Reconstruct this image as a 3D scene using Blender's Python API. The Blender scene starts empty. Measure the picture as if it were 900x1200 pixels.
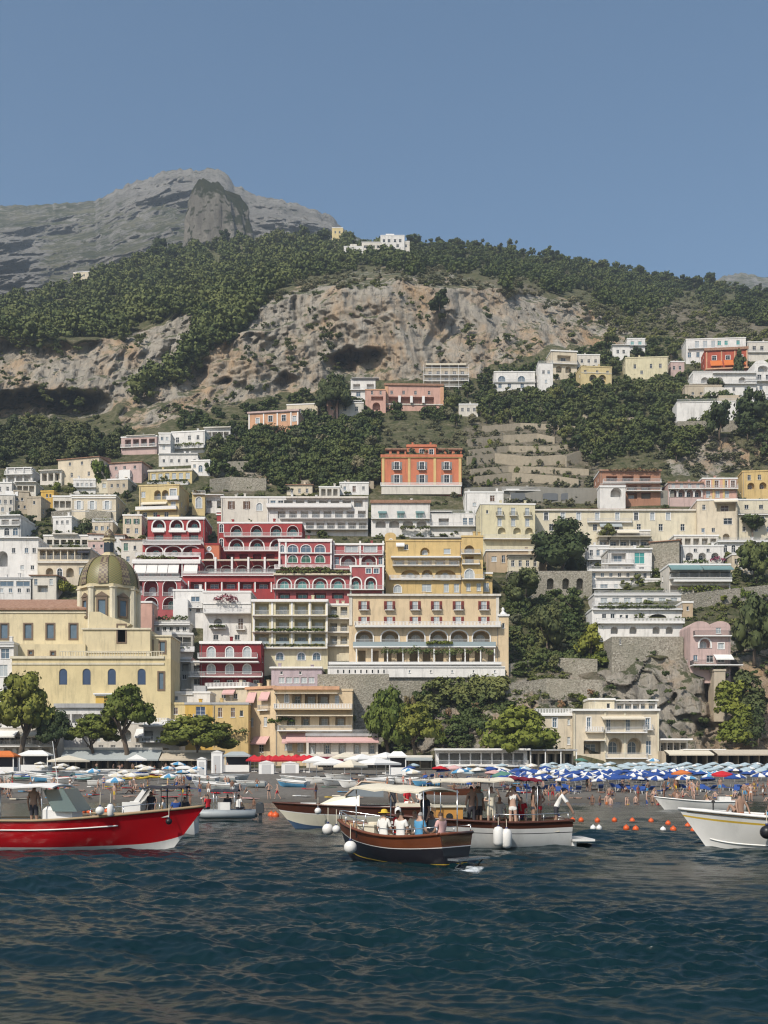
import bpy, bmesh, math, random
import numpy as np
from mathutils import Vector, Matrix
from mathutils.geometry import tessellate_polygon

random.seed(7)
RN = np.random.default_rng(7)
F, HY, CH = 1200.0, 908.0, 2.7            # focal length, horizon row and eye height of the level view camera
SC = bpy.context.scene
COL = SC.collection
R = math.radians

def P(px, py, Y):
    return Vector(((px - 450) / F * Y, Y, CH + (HY - py) / F * Y))

# ---------------------------------------------------------------- objects
def tag(o, label=None, cat=None, group=None, kind=None):
    if label: o['label'] = label
    if cat: o['category'] = cat
    if group: o['group'] = group
    if kind: o['kind'] = kind
    return o

def empty(name, loc=(0, 0, 0), rz=0.0, label=None, cat=None, group=None):
    o = bpy.data.objects.new(name, None)
    COL.objects.link(o)
    o.location = loc
    o.rotation_euler = (0, 0, rz)
    return tag(o, label, cat, group)

def link(name, me, parent=None, loc=None, rz=0.0, scale=None):
    o = bpy.data.objects.new(name, me)
    COL.objects.link(o)
    if parent is not None: o.parent = parent
    if loc is not None: o.location = loc
    if rz: o.rotation_euler = (0, 0, rz)
    if scale is not None: o.scale = scale
    return o

def copy_tree(o, parent=None):
    c = o.copy()
    COL.objects.link(c)
    c.parent = parent
    for ch in list(o.children):
        copy_tree(ch, c)
    return c

def np_mesh(name, V, Fc, mat=None, smooth=False, attrs=None):
    """V (n,3) array, Fc (m,k) array of equal-size faces."""
    me = bpy.data.meshes.new(name)
    V = np.asarray(V, np.float32); Fc = np.asarray(Fc, np.int32)
    k = Fc.shape[1]
    me.vertices.add(len(V)); me.vertices.foreach_set('co', V.ravel())
    me.loops.add(Fc.size); me.loops.foreach_set('vertex_index', Fc.ravel())
    me.polygons.add(len(Fc))
    me.polygons.foreach_set('loop_start', np.arange(0, Fc.size, k, dtype=np.int32))
    if smooth: me.polygons.foreach_set('use_smooth', np.ones(len(Fc), bool))
    for an, arr in (attrs or {}).items():
        a = me.attributes.new(an, 'FLOAT', 'POINT')
        a.data.foreach_set('value', np.asarray(arr, np.float32))
    me.update(calc_edges=True); me.validate()
    if mat: me.materials.append(mat)
    return me

class MB:
    """collects faces of one part"""
    def __init__(s): s.v = []; s.f = []; s.m = []; s.T = None
    def add(s, vs, fs, mi=0):
        b = len(s.v)
        if s.T is not None: vs = [tuple(s.T @ Vector(v)) for v in vs]
        s.v.extend(vs)
        for f in fs:
            s.f.append(tuple(b + i for i in f)); s.m.append(mi)
    def box(s, x0, x1, y0, y1, z0, z1, mi=0):
        s.add([(x0,y0,z0),(x1,y0,z0),(x1,y1,z0),(x0,y1,z0),(x0,y0,z1),(x1,y0,z1),(x1,y1,z1),(x0,y1,z1)],
              [(0,3,2,1),(4,5,6,7),(0,1,5,4),(1,2,6,5),(2,3,7,6),(3,0,4,7)], mi)
    def prism(s, loop, y0, y1, mi=0):
        n = len(loop)
        s.add([(x,y0,z) for x,z in loop] + [(x,y1,z) for x,z in loop],
              [tuple(range(n)), tuple(range(2*n-1, n-1, -1))] + [(i, n+i, n+(i+1)%n, (i+1)%n) for i in range(n)], mi)
    def slab(s, pts, t, mi=0):
        """polygon in 3-D thickened downwards by t"""
        n = len(pts)
        s.add([tuple(p) for p in pts] + [(p[0],p[1],p[2]-t) for p in pts],
              [tuple(range(n)), tuple(range(2*n-1, n-1, -1))] + [(i, n+i, n+(i+1)%n, (i+1)%n) for i in range(n)], mi)
    def tube(s, pts, r, n=6, mi=0, r1=None):
        pts = [Vector(p) for p in pts]
        m = len(pts); vs = []; fs = []
        for i, p in enumerate(pts):
            d = (pts[min(i+1, m-1)] - pts[max(i-1, 0)])
            d = d.normalized() if d.length > 1e-9 else Vector((0,0,1))
            a = Vector((0,0,1)) if abs(d.z) < .9 else Vector((1,0,0))
            u = d.cross(a).normalized(); w = d.cross(u)
            rr = r if r1 is None else r + (r1 - r) * i / max(1, m-1)
            if isinstance(r, (list, tuple)): rr = r[i]
            for k in range(n):
                t = 2*math.pi*k/n
                vs.append(tuple(p + (u*math.cos(t) + w*math.sin(t))*rr))
        for i in range(m-1):
            for k in range(n):
                fs.append((i*n+k, i*n+(k+1)%n, (i+1)*n+(k+1)%n, (i+1)*n+k))
        fs.append(tuple(range(n-1, -1, -1))); fs.append(tuple(range((m-1)*n, m*n)))
        s.add(vs, fs, mi)
    def lathe(s, prof, n=16, c=(0,0), mi=0, sx=1, sy=1, a0=0.0):
        vs = []; fs = []
        for r, z in prof:
            for k in range(n):
                t = 2*math.pi*k/n + a0
                vs.append((c[0] + r*math.cos(t)*sx, c[1] + r*math.sin(t)*sy, z))
        for i in range(len(prof)-1):
            for k in range(n):
                fs.append((i*n+k, i*n+(k+1)%n, (i+1)*n+(k+1)%n, (i+1)*n+k))
        fs.append(tuple(range(n-1, -1, -1))); fs.append(tuple(range((len(prof)-1)*n, len(prof)*n)))
        s.add(vs, fs, mi)
    def ball(s, c, r, n=10, mi=0, sz=1.0):
        m = n//2 + 1
        prof = [(max(1e-3, r*math.sin(math.pi*i/m)), c[2] - r*sz*math.cos(math.pi*i/m)) for i in range(m+1)]
        s.lathe(prof, n, (c[0], c[1]), mi)
    def mesh(s, name, mats, smooth=False):
        me = bpy.data.meshes.new(name)
        me.from_pydata(s.v, [], s.f)
        mats = mats if isinstance(mats, (list, tuple)) else [mats]
        for m in mats: me.materials.append(m)
        if len(mats) > 1: me.polygons.foreach_set('material_index', s.m)
        if smooth: me.polygons.foreach_set('use_smooth', [True]*len(s.f))
        me.update()
        return me
    def build(s, name, mats, parent=None, smooth=False, loc=None, rz=0.0):
        return link(name, s.mesh(name, mats, smooth), parent, loc, rz)

# ---------------------------------------------------------------- noise
def _hash(ix, iy, iz, seed):
    n = (ix.astype(np.uint32)*np.uint32(374761393) + iy.astype(np.uint32)*np.uint32(668265263)
         + iz.astype(np.uint32)*np.uint32(2147483647) + np.uint32((seed*144665 + 1013904223) & 0xffffffff))
    n = (n ^ (n >> np.uint32(13))) * np.uint32(1274126177)
    n = (n ^ (n >> np.uint32(15))) * np.uint32(2246822519)
    return ((n ^ (n >> np.uint32(16))) & np.uint32(0xffff)).astype(np.float64) / 65535.0

def vnoise(x, y, z, seed=0):
    x, y, z = np.broadcast_arrays(np.asarray(x, float), np.asarray(y, float), np.asarray(z, float))
    fx, fy, fz = np.floor(x), np.floor(y), np.floor(z)
    ix, iy, iz = fx.astype(np.int64), fy.astype(np.int64), fz.astype(np.int64)
    u, v, w = x-fx, y-fy, z-fz
    u = u*u*(3-2*u); v = v*v*(3-2*v); w = w*w*(3-2*w)
    o = 0
    for a in (0, 1):
        for b in (0, 1):
            for c in (0, 1):
                o = o + _hash(ix+a, iy+b, iz+c, seed) * (u if a else 1-u) * (v if b else 1-v) * (w if c else 1-w)
    return o*2 - 1

def fbm(x, y, z, seed=0, octv=4, gain=.5):
    o, a, k = 0, 1.0, 1.0
    for i in range(octv):
        o = o + a*vnoise(x*k + 17.3*i, y*k + 5.1*i, z*k + 9.7*i, seed+i)
        a *= gain; k *= 2.03
    return o

def cells(x, y, z, seed=0):
    """cellular noise: (random value of the nearest cell, distance to it)"""
    x, y, z = np.broadcast_arrays(np.asarray(x, float), np.asarray(y, float), np.asarray(z, float))
    fx, fy, fz = np.floor(x).astype(np.int64), np.floor(y).astype(np.int64), np.floor(z).astype(np.int64)
    best = np.full(x.shape, 9.0); val = np.zeros(x.shape)
    for a in (-1, 0, 1):
        for b in (-1, 0, 1):
            for c in (-1, 0, 1):
                ix, iy, iz = fx+a, fy+b, fz+c
                d = (ix + _hash(ix, iy, iz, seed) - x)**2 + (iy + _hash(ix, iy, iz, seed+1) - y)**2 + (iz + _hash(ix, iy, iz, seed+2) - z)**2
                m = d < best
                best = np.where(m, d, best); val = np.where(m, _hash(ix, iy, iz, seed+3), val)
    return val*2-1, np.sqrt(best)

def inpoly(px, py, poly):
    px = np.asarray(px); py = np.asarray(py)
    r = np.zeros(px.shape, bool)
    n = len(poly)
    for i in range(n):
        x0, y0 = poly[i]; x1, y1 = poly[(i+1) % n]
        if y0 == y1: continue
        c = ((y0 > py) != (y1 > py)) & (px < (x1-x0)*(py-y0)/(y1-y0) + x0)
        r ^= c
    return r

# ---------------------------------------------------------------- materials
MATS = {}
def new_mat(name):
    m = bpy.data.materials.new(name); m.use_nodes = True
    nt = m.node_tree
    return m, nt, nt.nodes['Principled BSDF']

def node(nt, typ, **kw):
    n = nt.nodes.new(typ)
    for k, v in kw.items():
        if k.startswith('i_'): n.inputs[k[2:]].default_value = v
        else: setattr(n, k, v)
    return n

def noise_node(nt, scale, detail=4, rough=.6, stretch=None, obj=False):
    if obj:
        tc = node(nt, 'ShaderNodeTexCoord'); src = tc.outputs['Object']
    else:
        g = node(nt, 'ShaderNodeNewGeometry'); src = g.outputs['Position']
    mp = node(nt, 'ShaderNodeMapping')
    nt.links.new(src, mp.inputs['Vector'])
    if stretch: mp.inputs['Scale'].default_value = stretch
    nz = node(nt, 'ShaderNodeTexNoise')
    nz.inputs['Scale'].default_value = scale
    nz.inputs['Detail'].default_value = detail
    nz.inputs['Roughness'].default_value = rough
    nt.links.new(mp.outputs[0], nz.inputs['Vector'])
    return nz.outputs['Fac']

def ramp(nt, fac, stops):
    r = node(nt, 'ShaderNodeValToRGB')
    e = r.color_ramp.elements
    while len(e) < len(stops): e.new(.5)
    for el, (p, c) in zip(e, stops):
        el.position = p
        el.color = (*c, 1) if isinstance(c, tuple) else (c, c, c, 1)
    nt.links.new(fac, r.inputs[0])
    return r.outputs['Color']

def mix(nt, fac, a, b, mode='MIX'):
    m = node(nt, 'ShaderNodeMix', data_type='RGBA', blend_type=mode)
    for sock, v in ((m.inputs[0], fac), (m.inputs[6], a), (m.inputs[7], b)):
        if isinstance(v, bpy.types.NodeSocket): nt.links.new(v, sock)
        elif isinstance(v, (int, float)): sock.default_value = v
        else: sock.default_value = (*v, 1)
    return m.outputs[2]

def bump(nt, bs, h, strength, dist):
    b = node(nt, 'ShaderNodeBump')
    b.inputs['Strength'].default_value = strength
    b.inputs['Distance'].default_value = dist
    nt.links.new(h, b.inputs['Height']); nt.links.new(b.outputs[0], bs.inputs['Normal'])

def pm(name, col, rough=.75, var=.16, scale=.5, dirt=.3, metal=0.0, spec=.35, bmp=0.0, obj=False):
    """painted / plastered / cloth surface: colour with patchy wear and rain streaks"""
    key = (name, tuple(col))
    if key in MATS: return MATS[key]
    m, nt, bs = new_mat(name)
    n1 = noise_node(nt, scale, 5, .65, obj=obj)
    k = mix(nt, n1, tuple(c*(1-var) for c in col), tuple(min(.95, c*(1+var*.7)) for c in col))
    if dirt > 0:
        n2 = noise_node(nt, 1.0, 5, .7, (1.1, 1.1, .16), obj=obj)
        f = ramp(nt, n2, [(.5, 0.0), (.78, dirt)])
        g = tuple(c*.45 + .02 for c in col)
        k = mix(nt, f, k, g)
    nt.links.new(k, bs.inputs['Base Color'])
    bs.inputs['Roughness'].default_value = rough
    bs.inputs['Metallic'].default_value = metal
    bs.inputs['Specular IOR Level'].default_value = spec
    if bmp: bump(nt, bs, noise_node(nt, 6, 4, .7, obj=obj), bmp, .05)
    MATS[key] = m
    return m

def flat(name, col, rough=.5, metal=0.0, spec=.4):
    return pm(name, col, rough, .08, 2.0, 0, metal, spec)

C = dict(
 white=(.74,.72,.69), offwhite=(.66,.62,.55), grey=(.42,.42,.42), cream=(.64,.56,.43), pale=(.66,.60,.46),
 yellow=(.63,.51,.27), ochre=(.62,.40,.10), gold=(.63,.46,.21), orange=(.58,.20,.11), red=(.345,.055,.055), darkred=(.24,.03,.035),
 pinkred=(.385,.10,.105), pink=(.60,.37,.30), rose=(.54,.40,.37), mauve=(.46,.38,.41), peach=(.66,.52,.34), salmon=(.62,.36,.22),
 church=(.64,.55,.36), churchy=(.65,.54,.31), beige=(.50,.43,.33), stone=(.33,.30,.25), lemon=(.66,.60,.41), brick=(.38,.20,.13), tan=(.48,.37,.25), brickred=(.43,.10,.06), greyish=(.50,.48,.43))
def wall_mat(k): return pm('plaster_' + k, C[k], .85, .28, .35, .8, spec=.2, bmp=.2)
def stone_mat():
    if 'stone' in MATS: return MATS['stone']
    m, nt, bs = new_mat('stone_masonry')
    g = node(nt, 'ShaderNodeNewGeometry')
    vo = node(nt, 'ShaderNodeTexVoronoi'); vo.inputs['Scale'].default_value = 3.2
    nt.links.new(g.outputs['Position'], vo.inputs['Vector'])
    c = ramp(nt, vo.outputs['Color'], [(.1, (.17,.15,.12)), (.5, (.30,.27,.22)), (.9, (.40,.37,.31))])
    c = mix(nt, ramp(nt, noise_node(nt, .25, 5), [(.35, 0.0), (.7, .7)]), c, (.22,.21,.16))
    nt.links.new(c, bs.inputs['Base Color']); bs.inputs['Roughness'].default_value = .95
    bump(nt, bs, vo.outputs['Distance'], .6, .16)
    MATS['stone'] = m
    return m
def tile_mat():
    if 'tile' in MATS: return MATS['tile']
    m, nt, bs = new_mat('terracotta_roof_tiles')
    c = ramp(nt, noise_node(nt, 1.6, 6, .75), [(.3, (.20,.11,.07)), (.5, (.36,.20,.13)), (.72, (.46,.32,.23))])
    nt.links.new(c, bs.inputs['Base Color']); bs.inputs['Roughness'].default_value = .9
    g = node(nt, 'ShaderNodeNewGeometry')
    w = node(nt, 'ShaderNodeTexWave', bands_direction='X'); w.inputs['Scale'].default_value = 1.3
    nt.links.new(g.outputs['Position'], w.inputs['Vector'])
    bump(nt, bs, w.outputs['Fac'], .6, .1)
    MATS['tile'] = m
    return m
PANE = dict(dark=(.025,.03,.035), blue=(.10,.15,.20), pale=(.42,.46,.48), teal=(.07,.30,.28), brown=(.12,.06,.03), green=(.04,.13,.08), navy=(.03,.06,.13))
def pane_mat(k):
    return pm('glass_' + k, PANE[k], .12, .35, .9, 0, spec=.5)
WHITE = flat('white_paint', (.76,.75,.73))
RAILM = flat('rail_metal', (.55,.55,.54), .45, .2)
IRON = flat('dark_iron', (.06,.06,.06), .5, .4)

def leaf_mat(name, c0, c1, sc=.25):
    if name in MATS: return MATS[name]
    m, nt, bs = new_mat(name)
    oi = node(nt, 'ShaderNodeObjectInfo')
    at = node(nt, 'ShaderNodeAttribute'); at.attribute_name = 'tone'
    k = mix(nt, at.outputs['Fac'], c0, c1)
    k2 = mix(nt, ramp(nt, noise_node(nt, sc, 3), [(.35, 0.0), (.7, .6)]), k, tuple(a*.5+b*.5*f for a, b, f in zip(c0, c1, (1.25, 1.0, .7))))
    k2 = mix(nt, ramp(nt, noise_node(nt, .045, 4, .65), [(.42, 0.0), (.66, .65)]), k2, tuple(min(.3, (a*.35+b*.65)*f) for a, b, f in zip(c0, c1, (1.55, 1.3, 1.2))))
    v = node(nt, 'ShaderNodeMath', operation='MULTIPLY_ADD'); v.inputs[1].default_value = .5; v.inputs[2].default_value = .75
    nt.links.new(oi.outputs['Random'], v.inputs[0])
    hs = node(nt, 'ShaderNodeHueSaturation')
    nt.links.new(v.outputs[0], hs.inputs['Value']); nt.links.new(k2, hs.inputs['Color'])
    h2 = node(nt, 'ShaderNodeMath', operation='MULTIPLY_ADD'); h2.inputs[1].default_value = -.05; h2.inputs[2].default_value = .515
    nt.links.new(oi.outputs['Random'], h2.inputs[0]); nt.links.new(h2.outputs[0], hs.inputs['Hue'])
    nt.links.new(hs.outputs[0], bs.inputs['Base Color'])
    bs.inputs['Roughness'].default_value = .7
    bs.inputs['Specular IOR Level'].default_value = .2
    MATS[name] = m
    return m
# ---------------------------------------------------------------- camera, sun, sky
cam = bpy.data.cameras.new('camera'); cam_o = bpy.data.objects.new('camera', cam); COL.objects.link(cam_o)
cam_o.location = (0, 0, CH); cam_o.rotation_euler = (R(90), 0, 0)
cam.sensor_fit = 'HORIZONTAL'; cam.sensor_width = 36.0; cam.lens = 36.0 * F / 900
cam.shift_y = (HY - 600) / 900; cam.clip_end = 12000; cam.clip_start = .3
SC.camera = cam_o

SUN_AZ, SUN_EL = R(212), R(44)
tosun = Vector((math.sin(SUN_AZ)*math.cos(SUN_EL), math.cos(SUN_AZ)*math.cos(SUN_EL), math.sin(SUN_EL)))
sl = bpy.data.lights.new('sun', 'SUN'); sl.energy = 4.7; sl.angle = R(.53); sl.color = (1.0, .93, .82)
so = bpy.data.objects.new('sun', sl); COL.objects.link(so)
so.rotation_euler = (-tosun).to_track_quat('-Z', 'Y').to_euler()

W = bpy.data.worlds.new('World'); SC.world = W; W.use_nodes = True
wn = W.node_tree; bg = wn.nodes['Background']
sky = wn.nodes.new('ShaderNodeTexSky'); sky.sky_type = 'NISHITA'; sky.sun_disc = False
sky.sun_elevation = SUN_EL; sky.sun_rotation = SUN_AZ
sky.air_density = 1.1; sky.dust_density = 1.6; sky.ozone_density = 1.2; sky.altitude = 0
hs = wn.nodes.new('ShaderNodeHueSaturation'); hs.inputs['Saturation'].default_value = 1.2; hs.inputs['Hue'].default_value = .495
wn.links.new(sky.outputs[0], hs.inputs['Color']); wn.links.new(hs.outputs[0], bg.inputs['Color'])
bg.inputs['Strength'].default_value = .125
SC.view_settings.view_transform = 'Standard'; SC.view_settings.look = 'None'
SC.view_settings.exposure = .0; SC.view_settings.gamma = 1
SC.render.engine = 'CYCLES'
cy = SC.cycles
cy.use_denoising = True
try: cy.denoiser = 'OPENIMAGEDENOISE'; cy.denoising_input_passes = 'RGB_ALBEDO_NORMAL'
except Exception: pass
cy.max_bounces = 5; cy.diffuse_bounces = 2; cy.glossy_bounces = 3; cy.transmission_bounces = 3; cy.volume_bounces = 0
cy.transparent_max_bounces = 6; cy.caustics_reflective = False; cy.caustics_refractive = False
cy.sample_clamp_indirect = 2.5; cy.use_adaptive_sampling = True; cy.adaptive_threshold = .012
SC.render.filter_size = 1.1 if hasattr(SC.render, 'filter_size') else None
cy.pixel_filter_type = 'BLACKMAN_HARRIS'; cy.filter_width = 1.2

# ---------------------------------------------------------------- the lie of the land: distance of the ground by bearing and height
STN = {
 -260: [(900,196),(894.5,211),(830,217),(770,229),(700,256),(640,288),(600,306),(560,342),(520,386),(495,415),(478,425),(392,455),(360,600),(330,700)],
 0:   [(900,196),(894.5,211),(830,217),(770,229),(700,256),(640,286),(600,306),(560,340),(520,386),(492,420),(478,425),(394,452),(360,640),(340,700)],
 90:  [(900,196),(894.5,211),(830,217),(770,229),(700,256),(640,286),(600,308),(560,340),(520,384),(495,416),(482,422),(398,450),(360,600),(325,740)],
 200: [(900,196),(894.5,211),(830,218),(770,232),(700,257),(640,286),(600,310),(560,336),(520,376),(495,405),(470,424),(365,468),(345,580),(290,820)],
 300: [(900,196),(894.5,211),(830,218),(770,234),(700,258),(640,288),(600,314),(560,336),(520,366),(495,400),(470,424),(400,438),(345,470),(275,850)],
 400: [(900,196),(894.5,211),(850,214),(800,221),(770,232),(700,258),(640,290),(600,314),(560,336),(520,364),(490,396),(462,424),(335,450),(275,850)],
 470: [(900,196),(894.5,211),(850,214),(800,221),(770,232),(700,258),(640,290),(600,314),(560,336),(520,364),(490,396),(455,428),(325,456),(288,760)],
 600: [(900,196),(850,206),(800,219),(770,234),(700,262),(640,292),(600,314),(560,342),(520,376),(490,400),(450,436),(415,446),(338,480),(292,780)],
 680: [(900,196),(850,206),(800,220),(770,236),(700,264),(640,294),(600,314),(560,340),(520,372),(490,396),(450,432),(410,460),(355,500),(305,800)],
 760: [(900,200),(880,203),(790,214),(770,220),(740,234),(700,254),(640,288),(600,312),(560,336),(520,362),(490,388),(450,428),(400,480),(365,540),(318,840)],
 830: [(900,203),(800,214),(770,222),(740,236),(700,254),(640,286),(600,312),(560,336),(545,344),(512,352),(490,380),(450,426),(400,476),(370,540),(328,840)],
 900: [(900,204),(800,214),(770,222),(740,236),(700,254),(640,286),(600,312),(560,334),(540,342),(510,352),(490,380),(450,424),(400,470),(375,540),(338,820)],
 1160:[(900,204),(800,214),(770,222),(740,236),(700,254),(640,286),(600,312),(560,334),(540,342),(510,352),(490,380),(450,424),(400,470),(390,540),(356,820)]}
BEACHT = [(900,196),(903,189),(908,172),(916,146),(928,117),(941,98),(955,88),(980,74)]
SPX = sorted(STN)
SARR = [(np.array([p for p, _ in sorted(STN[k])], float), np.array([y for _, y in sorted(STN[k])], float)) for k in SPX]
RIDGE = ([-260,0,40,90,130,200,300,400,440,470,520,560,620,680,740,780,830,900,1160], [345,352,345,332,318,296,281,281,292,292,288,292,300,310,318,324,332,343,360])
def ridge(px): return np.interp(px, *RIDGE)

def Yt(px, py):
    """distance of the smooth ground seen at this bearing/height"""
    px = np.asarray(px, float); py = np.asarray(py, float)
    i = np.clip(np.searchsorted(SPX, px, side='right') - 1, 0, len(SPX)-2)
    out = np.zeros(np.broadcast(px, py).shape)
    px, py = np.broadcast_arrays(px, py); i = np.broadcast_to(i, px.shape)
    for j in range(len(SPX)-1):
        m = i == j
        if not m.any(): continue
        t = np.clip((px[m]-SPX[j])/(SPX[j+1]-SPX[j]), 0, 1)
        a = np.interp(py[m], *SARR[j]); b = np.interp(py[m], *SARR[j+1])
        out[m] = a*(1-t) + b*t
    bt = np.array(sorted(BEACHT), float)
    low = py > 899.9
    if low.any():
        yb = np.interp(py[low], bt[:,0], bt[:,1])
        base = out[low]
        out[low] = np.where(True, yb + (base - 196)*np.clip((903-py[low])/3, 0, 1), base)
    return out
def Y1(px, py): return float(Yt(np.array([px]), np.array([py]))[0])
def G(px, py): return P(px, py, Y1(px, py))

ROCKP = [
 [(-300,396),(0,396),(60,402),(130,398),(175,380),(228,360),(236,372),(215,410),(192,450),(160,474),(120,482),(60,490),(-300,486)],
 [(138,508),(150,478),(188,455),(225,432),(262,402),(296,370),(330,342),(385,328),(450,312),(520,316),(590,338),(650,350),(700,362),(742,385),(735,408),(690,404),(640,408),(600,420),(560,438),(500,446),(440,447),(380,452),(320,466),(250,478),(200,492)],
 [(772,520),(800,514),(850,512),(880,530),(884,555),(820,560),(785,556)], [(880,480),(1000,470),(1000,545),(890,540)],
 [(700,772),(800,770),(850,745),(920,735),(1160,730),(1160,885),(700,884),(712,850)],
 [(596,796),(650,790),(705,800),(705,880),(560,884),(430,876),(392,850),(384,806),(470,800),(520,820)],
 [(250,545),(300,540),(320,570),(252,572)], [(630,120),(631,121),(630,122)]]
SOILP = [[(548,500),(640,486),(700,505),(705,560),(640,590),(548,585)], [(590,770),(720,760),(720,830),(600,830)],
         [(760,352),(905,380),(905,410),(790,405)], [(470,322),(620,335),(640,352),(500,350)], [(250,535),(310,530),(310,575),(250,575)]]
CAVES = [  # px, py, half-width, half-height, depth (m): overhangs in the cliff
 (30,474,90,20,30), (95,470,40,14,20), (422,420,32,15,20), (398,426,22,13,14), (270,452,22,9,8), (335,447,12,10,9), (150,392,30,7,7), (300,400,10,12,6), (826,850,9,7,5), (850,820,26,50,9), (232,440,14,18,6)]

def rockmask(px, py):
    jx = px + 5*fbm(px/14, py/14, 0, 31, 3); jy = py + 6*fbm(px/14, py/14, 4, 37, 3)
    m = np.zeros(np.shape(px))
    for p in ROCKP: m = np.maximum(m, inpoly(jx, jy, p).astype(float))
    s = np.zeros(np.shape(px))
    for p in SOILP: s = np.maximum(s, inpoly(jx, jy, p).astype(float))
    return m, s

def smooth2(a, n=1):
    for _ in range(n):
        b = np.pad(a, 1, mode='edge')
        a = (b[1:-1,1:-1]*4 + b[:-2,1:-1]*2 + b[2:,1:-1]*2 + b[1:-1,:-2]*2 + b[1:-1,2:]*2 + b[:-2,:-2] + b[:-2,2:] + b[2:,:-2] + b[2:,2:]) / 16
    return a

def grid_faces(nr, nc):
    i = np.arange(nr*nc).reshape(nr, nc)
    return np.stack([i[:-1,:-1], i[:-1,1:], i[1:,1:], i[1:,:-1]], -1).reshape(-1, 4)

def rock_relief(X, Z, Y, amp):
    """vertical ribs, ledges and broken blocks, in metres"""
    wx = X + 8*fbm(X/30, Y/30, Z/30, 3, 3)
    rib = 1 - np.abs(fbm(wx/15, Y/90, Z/85, 5, 4))*1.5
    rib2 = 1 - np.abs(fbm(wx/5.5, Y/40, Z/38, 8, 3))*1.5
    led = fbm(X/55, Y/50, Z/7.5 + .5*fbm(X/40, 0, Z/40, 12, 2), 10, 3)
    blk = fbm(X/3.2, Y/3.2, Z/2.6, 14, 3)
    big = fbm(X/70, Y/80, Z/60, 20, 3)
    zt = Z - .30*X + 5*fbm(X/45, Y/45, Z/45, 27, 3)
    sw = zt/17 + .25*fbm(X/24, Y/24, Z/24, 28, 3)
    st = sw - np.floor(sw); st = np.where(st < .86, st/.86, (1-st)/.14)
    sw2 = zt/5.2 + .4*fbm(X/9, Y/9, Z/9, 29, 3)
    s2 = sw2 - np.floor(sw2); s2 = np.where(s2 < .8, s2/.8, (1-s2)/.2)
    hard = np.clip(.65 + .8*fbm(X/60, Y/60, Z/40, 33, 2), .1, 1.2)
    c2, d2 = cells(X/4.5 + .5*fbm(X/6, Y/6, Z/6, 34, 2), Y/20, Z/11, 64)
    return amp*(3.6*rib + 2.4*rib2 + .5*blk + 4*big + 3.4*st*hard + .9*s2*hard + .9*c2)

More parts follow.
